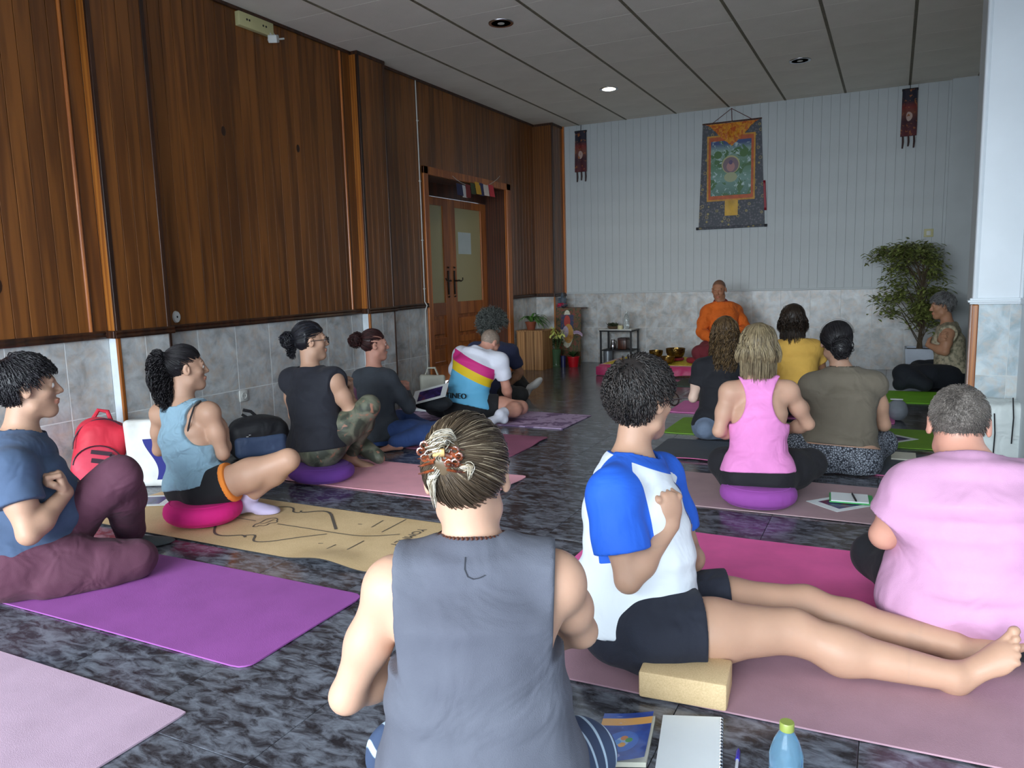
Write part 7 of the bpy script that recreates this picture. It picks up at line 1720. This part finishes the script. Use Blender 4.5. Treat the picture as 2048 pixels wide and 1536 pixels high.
# red pot with dark leaves and an orchid spray
rx_ = ony(1147, 733, 9.40)[0]; e = empty('potted_orchid', (rx_, 9.40, 0), 'pale orchid spray in a bright red pot', 'plant')
MB().lathe([(.0005, 0), (.062, 0), (.080, .125), (.084, .128), (.084, .14), (.075, .14), (.0005, .12)], (rx_, 9.40, .001), 26).build('plant_pot', plain('red_plastic_pot', (196, 20, 34), .35), e)
mb = MB()
for k in range(26): a_ = rs.rand()*6.28; leaf_add(mb, np.array([rx_, 9.40, .13]), [math.cos(a_), math.sin(a_), .8+rs.rand()], .13+rs.rand()*.05, .035, bend=.35)
mb.build('leaves', MC['leaf_dark_green'], e)['kind'] = 'stuff'
MB().tube([(rx_, 9.40, .13), (rx_+.01, 9.39, .35), (rx_+.05, 9.38, .47), (rx_+.13, 9.37, .46)], .003, 6).build('flower_stem', MC['stem_green'], e)
mb = MB()
for k in range(9):
    t_ = k/8; c_ = np.array([rx_+.03+.11*t_, 9.36, .46+.02*math.sin(t_*3)-.03*t_]); 
    for q in range(5): a_ = q*1.257; leaf_add(mb, c_, [math.cos(a_), -.3, math.sin(a_)], .026, .020, bend=0)
mb.build('orchid_petals', plain('lilac_petal', (214, 190, 214), .5), e)['kind'] = 'stuff'
bx = ony(1127, 742, 9.34)[0]; e = empty('blue_candle_glass', (bx, 9.34, 0), 'dark blue candle glass between the vase and red pot', 'candle holder'); MB().lathe([(.0005, 0), (.03, 0), (.034, .15), (.030, .15), (.026, .02), (.0005, .02)], (bx, 9.34, .001), 20).build('glass', plain('navy_glass', (38, 44, 92), .2), e); MB().lathe([(.0005, .021), (.026, .021), (.028, .09), (.0005, .09)], (bx, 9.34, .001), 16).build('wax', plain('cream_wax', (206, 200, 158), .5), e)

# ---------------------------------------------------------------- ficus in a white planter
px0, px1 = ony(1808, 740, 9.35)[0], ony(1868, 740, 9.35)[0]; pz = ony(1838, 698, 9.35)[2]
e = empty('weeping_fig', ((px0+px1)/2, 9.5, 0), 'tall leafy weeping fig in a white square planter', 'plant')
mb = MB(); mb.add([(px0+.02, 9.36, 0), (px1-.02, 9.36, 0), (px1-.02, 9.68, 0), (px0+.02, 9.68, 0), (px0, 9.34, pz), (px1, 9.34, pz), (px1, 9.70, pz), (px0, 9.70, pz), (px0+.02, 9.36, pz), (px1-.02, 9.36, pz), (px1-.02, 9.68, pz), (px0+.02, 9.68, pz)], [(0, 3, 2, 1), (0, 1, 5, 4), (1, 2, 6, 5), (2, 3, 7, 6), (3, 0, 4, 7), (4, 5, 9, 8), (5, 6, 10, 9), (6, 7, 11, 10), (7, 4, 8, 11)])
mb.build('planter', plain('white_planter', (196, 206, 220), .5, .03), e, False); MB().box((px0+.02, 9.36, pz-.05), (px1-.02, 9.68, pz-.02)).build('soil', plain('dark_soil', (54, 42, 34), .9, .2, 60), e, False)
mb = MB(); lv = MB(); rs = np.random.RandomState(12); tx = (px0+px1)/2; ztop = ony(1835, 500, 9.4)[2]
tips = []
for k in range(60):
    ty = 9.50; h0 = pz+.05+rs.rand()*1.0; a_ = rs.rand()*6.28; L_ = .18+rs.rand()*.26
    top = np.array([tx+math.cos(a_)*L_*(1.2 if math.cos(a_) < 0 else .7)-.03, ty+math.sin(a_)*L_*.65-.05, min(ztop, h0+.12+rs.rand()*.25)]); mid = np.array([tx, ty, h0])+(top-np.array([tx, ty, h0]))*.5+UP*.10
    mb.tube([(tx+rs.normal()*.01, ty, h0-.05), tuple(mid), tuple(top), tuple(top+(top-mid)*.35-UP*.10)], [.006, .004, .0028, .001], 5)
    for q in range(56):
        t_ = .25+rs.rand()*.95; base_ = mid+(top-mid)*t_ if t_ < 1 else top+((top-mid)*.35-UP*.1)*((t_-1)*4); a2 = rs.rand()*6.28
        leaf_add(lv, base_+rs.normal(size=3)*np.array([.045, .045, .035]), [math.cos(a2), math.sin(a2), -.2+rs.rand()*.6], .055+rs.rand()*.025, .030, bend=.4)
for k in range(3): mb.tube([(tx+(k-1)*.02, 9.52, pz-.03), (tx-(k-1)*.03, 9.50, pz+.5), (tx+(k-1)*.05, 9.50, ztop-.2), (tx+.0+k*.02, 9.48, ztop-.05)], [.014, .011, .006, .002], 7)
mb.build('branches', plain('bark', (84, 70, 52), .8), e)['kind'] = 'stuff'
lv.build('leaves', plain('fig_leaf', (134, 144, 78), .45, .3, 25), e, True, None)['kind'] = 'stuff'

# ---------------------------------------------------------------- thangka, banners, wall fittings
YW = YB-.012
def fabric_sheet(name, parent, m, x0, x1, z0, z1, y, t=.004, wav=.006, x0b=None, x1b=None, n=(20, 24), attrs=True, ph=0.0):
    x0b = x0 if x0b is None else x0b; x1b = x1 if x1b is None else x1b; P = []; U = []; Vv = []
    for i in range(n[0]+1):
        row = []
        for k in range(n[1]+1):
            a, b_ = i/n[0], k/n[1]; xa = x0b+(x0-x0b)*b_; xb = x1b+(x1-x1b)*b_; row.append((xa+(xb-xa)*a, y-wav*(1+math.sin(a*9+b_*3+ph))*.5, z0+(z1-z0)*b_)); U.append(a); Vv.append(b_)
        P.append(row)
    mb = MB(); mb.grid(P); V2, F2 = solidify(mb.v, mb.f, t); return mesh_obj(name, V2, F2, m, parent, True, attrs={'u': U+U, 'v': Vv+Vv}, sharp=50)
e = empty('thangka_scroll', (-1.86, YW, 1.74), 'hanging painted scroll with grey brocade border and orange veil', 'wall hanging')
bro = NT('grey_brocade'); vo = bro.n('ShaderNodeTexVoronoi'); vo.inputs['Scale'].default_value = 13; bro.l(bro.co(), vo.inputs['Vector']); vo2 = bro.n('ShaderNodeTexVoronoi'); vo2.inputs['Scale'].default_value = 34; bro.l(bro.co(), vo2.inputs['Vector'])
c1 = bro.ramp(vo2.outputs['Distance'], [(.2, lin((108, 106, 116))), (.5, lin((74, 78, 86)))]); c1 = bro.mix(band(bro, vo.outputs['Distance'], .18, .26), c1, lin((160, 146, 96))); c1 = bro.mix(bro.math('LESS_THAN', vo.outputs['Distance'], .07), c1, lin((140, 80, 96))); bro.base(c1); bro.set(Roughness=.6)
fabric_sheet('brocade_border', e, bro.m, -2.216, -1.512, 1.765, 3.035, YW-.004, x0b=-2.262, x1b=-1.452)
fabric_sheet('gold_frame', e, plain('gold_silk', (196, 140, 40), .5, .1, 20), -2.160, -1.574, 2.085, 2.885, YW-.012, t=.003, wav=.004)
fabric_sheet('red_frame', e, plain('orange_red_silk', (186, 84, 34), .5, .1, 20), -2.140, -1.594, 2.105, 2.865, YW-.015, t=.003, wav=.004)
tp = NT('thangka_painting'); t = tp; u_, v_2 = t.attr('u'), t.attr('v'); n1 = t.noise(t.co(), 22, 4, .6, .8); n2 = t.noise(t.co(), 9, 3, .5, .5)
c1 = t.ramp(v_2, [(.0, lin((64, 110, 96))), (.3, lin((110, 150, 140))), (.55, lin((74, 122, 84))), (.82, lin((130, 160, 150))), (.95, lin((40, 66, 120)))])
c1 = t.mix(t.math('GREATER_THAN', n2, .55), c1, lin((58, 104, 52))); c1 = t.mix(t.math('GREATER_THAN', n1, .60), c1, lin((172, 196, 196)))
c1 = t.mix(disc(t, u_, v_2, .50, .56, .165, 1.35), c1, lin((176, 170, 120))); c1 = t.mix(disc(t, u_, v_2, .50, .55, .145, 1.35), c1, lin((120, 100, 110))); c1 = t.mix(disc(t, u_, v_2, .50, .52, .085, 1.2), c1, lin((176, 128, 126))); c1 = t.mix(disc(t, u_, v_2, .50, .60, .040, 1.2), c1, lin((84, 70, 110)))
for a, b_ in ((.18, .75), (.82, .75)): c1 = t.mix(disc(t, u_, v_2, a, b_, .07, 1.4), c1, lin((60, 104, 40)))
c1 = t.mix(disc(t, u_, v_2, .5, .33, .09, 1.8), c1, lin((160, 168, 130))); t.base(c1); t.set(Roughness=.45)
fabric_sheet('painting', e, tp.m, -2.112, -1.622, 2.15, 2.815, YW-.018, t=.003, wav=.003)
fabric_sheet('yellow_patch', e, plain('yellow_silk', (206, 160, 44), .5, .1), -1.935, -1.775, 1.90, 2.085, YW-.014, t=.003, wav=.003)
P = []; 
for i in range(31):
    a = i/30; x = -2.185+.655*a; dip = 1-abs(2*a-1); row = []
    for k in range(9): b_ = k/8; row.append((x+.15*(.5-a)*b_, YW-.024-.035*math.sin(b_*3.1)*dip*(.6+.4*math.sin(i*1.9)), 3.025-b_*(.02+.26*dip**.8)+.006*math.sin(i*2.3)*b_))
    P.append(row)
mb = MB(); mb.grid(P); V2, F2 = solidify(mb.v, mb.f, .003); os_ = NT('orange_veil'); os_.base(os_.ramp(os_.noise(os_.co(), 24, 4, .6, 1), [(.4, lin((190, 84, 24))), (.6, lin((222, 156, 40)))])); os_.set(Roughness=.6); mesh_obj('veil', V2, F2, os_.m, e, True, sharp=60)
MB().tube([(-2.222, YW-.006, 3.04), (-1.506, YW-.006, 3.04)], .009, 8).build('top_rod', M_darkin, e); MB().tube([(-2.262, YW-.012, 1.757), (-1.452, YW-.012, 1.757)], .016, 10).build('bottom_rod', bro.m, e)
for x0_, x1_ in ((-2.292, -2.262), (-1.452, -1.422)): MB().tube([(x0_, YW-.012, 1.757), (x1_, YW-.012, 1.757)], [.018, .018], 10).build('rod_knob', M_black, e)
MB().tube([(-2.10, YW-.01, 3.04), (-1.868, YW-.008, 3.195), (-1.62, YW-.01, 3.04)], .004, 5).tube([(-1.868, YW-.008, 3.20), (-1.86, YW-.01, 3.045)], .004, 5).build('cord', plain('red_brown_cord', (96, 44, 38), .7), e)
P = [[(-1.50+.03*a+.02*b_, YW-.006-.004*math.sin(a*9), 2.30-.0-b_*.36-.0*a) for b_ in np.linspace(0, 1, 9)] for a in np.linspace(0, 1.6, 6)]
mb = MB(); mb.grid(P); V2, F2 = solidify(mb.v, mb.f, .003); mesh_obj('red_ribbon', V2, F2, plain('crimson_silk', (150, 16, 40), .5), e, True)
def banner(label, x0_, x1_, zt_, zb_, n):
    e = empty('prayer_banner', ((x0_+x1_)/2, YW, zb_), label, 'wall hanging', None); nn = NT('banner_brocade') if 'bbr' not in MC else None
    if nn:
        u_, v_2 = nn.attr('u'), nn.attr('v'); nz = nn.noise(nn.co(), 30, 3); c1 = nn.ramp(v_2, [(.0, lin((92, 34, 42))), (.32, lin((60, 28, 40))), (.5, lin((110, 60, 50))), (.62, lin((120, 40, 36))), (.75, lin((28, 26, 44)))]); c1 = nn.mix(disc(nn, u_, v_2, .5, .42, .10, 2.2), c1, lin((186, 160, 150))); c1 = nn.mix(nn.math('GREATER_THAN', nz, .62), c1, lin((150, 90, 50))); nn.base(c1); nn.set(Roughness=.7); MC['bbr'] = nn.m
    fabric_sheet('banner_cloth', e, MC['bbr'], x0_, x1_, zb_, zt_, YW-.01, t=.02, wav=.01); MB().tube([(x0_-.004, YW-.016, zt_), (x1_+.004, YW-.016, zt_)], .014, 8).build('top_rod', M_black, e)
    MB().tube([((x0_+x1_)/2, YW-.012, zt_), ((x0_+x1_)/2, YW-.004, ZC-.005)], .004, 5).build('cord', M_black, e)
    for k in range(n): x = x0_+.02+(x1_-x0_-.04)*k/max(1, n-1); MB().tube([(x, YW-.012, zb_+.01), (x+.004, YW-.012, zb_-.06), (x, YW-.014, zb_-.13+.02*(k % 2))], [.010, .012, .009], 6).build('tassel', MC['dark_brown_card'], e)
banner('narrow dark red banner hanging at the left end of the back wall', -3.936, -3.776, 3.13, 2.60, 3); banner('narrow dark red banner hanging at the right end of the back wall', .012, .165, 3.165, 2.66, 3)
# prayer flags over the door
e = empty('flag_string', (-4.38, 7.9, 2.3), 'short string of small coloured paper flags over the doors', 'bunting')
p0, p1 = onx(905, 352, -4.385), onx(1000, 352, -4.385); L = [lerp(p0, p1, t_)-UP*.13*math.sin(math.pi*t_)**.8 for t_ in np.linspace(0, 1, 13)]; MB().tube(L, .0025, 5).build('string', M_plug, e)
for k, (px, w, rgb) in enumerate(((912, 12, (44, 48, 84)), (921, 9, (196, 196, 200)), (931, 9, (120, 40, 44)), (940, 9, (58, 70, 44)), (949, 10, (206, 160, 50)), (958, 8, (50, 56, 100)), (966, 10, (214, 206, 200)), (976, 10, (196, 60, 72)))):
    a = onx(px, 366+3*math.sin(k*1.2), -4.37); b = onx(px+w, 366+3*math.sin(k*1.2+.5), -4.37); y0_, y1_ = a[1], b[1]; zt_ = a[2]; hh_ = .13+.01*(k % 3); sk = .02*math.sin(k*2.1)
    V = [(-4.37, y0_, zt_), (-4.37, y1_, zt_-.005), (-4.355, y1_+sk, zt_-hh_), (-4.355, y0_+sk, zt_-hh_)]; V2, F2 = solidify(V, [(0, 1, 2, 3)], .001); mesh_obj('flag', V2, F2, plain('flag_%d' % k, rgb, .8, .03), e, False)
# pale cable running down beside the door
e = empty('wall_cable', (XL, 6.79, 0), 'pale cable running down the wall left of the doors', 'cable'); MB().tube([(XL+.008, 6.79, ZC-.01), (XL+.008, 6.80, 2.0), (XL+.009, 6.795, zdado(6.8)+.04), (XL+.034, 6.797, zdado(6.8)), (XL+.009, 6.80, zdado(6.8)-.05), (XL+.008, 6.80, .01)], .006, 6).build('cable_run', M_plug, e)
for z_ in (2.8, 2.2, 1.6, 1.1, .5): MB().box((XL, 6.785, z_), (XL+.016, 6.812, z_+.012), bev=.002).build('cable_clip', M_plug, e)
# junction box and small white device high on the boards
e = empty('junction_box', (XL, 4.59, 3.1), 'cream junction box high on the boarded wall', 'junction box'); R3 = Matrix.Rotation(.0, 3, 'X'); zb0, zb1 = 3.085, 3.185
MB().box((XL, 4.415, zb0), (XL+.045, 4.765, zb1), bev=.004).build('box_cover', M_cream, e)
for y_ in (4.49, 4.515, 4.655, 4.685): MB().tube([(XL+.044, y_, 3.14), (XL+.047, y_, 3.14)], .008, 10).build('screw', M_black, e)
e = empty('wall_detector', (XL, 4.84, 3.06), 'small white angled detector next to the junction box', 'detector'); c_ = onx(547, 78, XL+.05)
MB().box((-.035, -.04, -.028), (.035, .04, .03), bev=.008, R=Matrix.Rotation(.5, 3, 'Z') @ Matrix.Rotation(.3, 3, 'X'), c=Vector(c_)).build('detector_body', M_plug, e); MB().tube([c_+np.array([.0, .03, .005]), c_+np.array([.03, .085, .02])], .007, 8).build('aerial', M_plug, e); MB().tube([c_, (XL, c_[1], c_[2])], .012, 8).build('bracket', M_plug, e); MB().tube([c_+np.array([0, -.02, .02]), c_+np.array([-.02, -.03, .05])], .008, 8).tube([c_+np.array([0, .02, .025]), c_+np.array([-.02, .02, .05])], .008, 8).build('clip', M_plug, e)
e = empty('round_outlet', (XL, 3.659, .992), 'oval white wall plate on the boards beside the pillar', 'outlet'); RY = Matrix.Rotation(math.pi/2, 3, 'Y') @ Matrix.Diagonal((1.35, 1.0, 1)); MB().lathe([(.0005, .012), (.026, .012), (.030, .006), (.031, 0)][::-1], (XL, 3.675, .985), 24, 0, RY).build('plate', M_plug, e); MB().lathe([(.006, .0125), (.006, .0135)], (XL, 3.675, .985), 10, 0, RY).build('screw', M_black, e)
e = empty('wall_socket', (XL, 4.22, .349), 'white wall socket low on the marbled tiles', 'socket'); c_ = (XL, 4.22, .355); MB().box((XL, 4.18, .312), (XL+.012, 4.26, .398), bev=.004).build('plate', M_plug, e); RY = Matrix.Rotation(math.pi/2, 3, 'Y'); MB().lathe([(.027, .013), (.024, .016), (.022, .006), (.0005, .006)], c_, 20, 0, RY).build('socket_ring', M_plug, e)
for s_ in (-1, 1): MB().tube([(XL+.011, 4.22+s_*.0095, .355), (XL+.0135, 4.22+s_*.0095, .355)], .003, 8).build('pin_hole', M_black, e)
# lettering on the jersey of the bending man
r5, j5, z5, g5 = PPL[5]
bk = -j5['ch_f']; q = lerp(j5['pelvis'], j5['neck'], .24); fnj = union(g5['torso']+g5['butL']+g5['butR'])
tt = np.linspace(0, .35, 200); pp = q+bk*tt[:, None]-j5['ch_r']*.025; dd = fnj(pp.astype(f32)); ii = int(np.argmax(dd > .034)); loc = pp[ii]
text_obj('TINEO', .062, M_black, loc, Matrix([list(rt(j5['ch_f'])), list(nrm(UP+j5['ch_f']*.10)), list(nrm(bk+UP*.1))]).transposed(), 'lettering', r5, .004, sx=1.15)
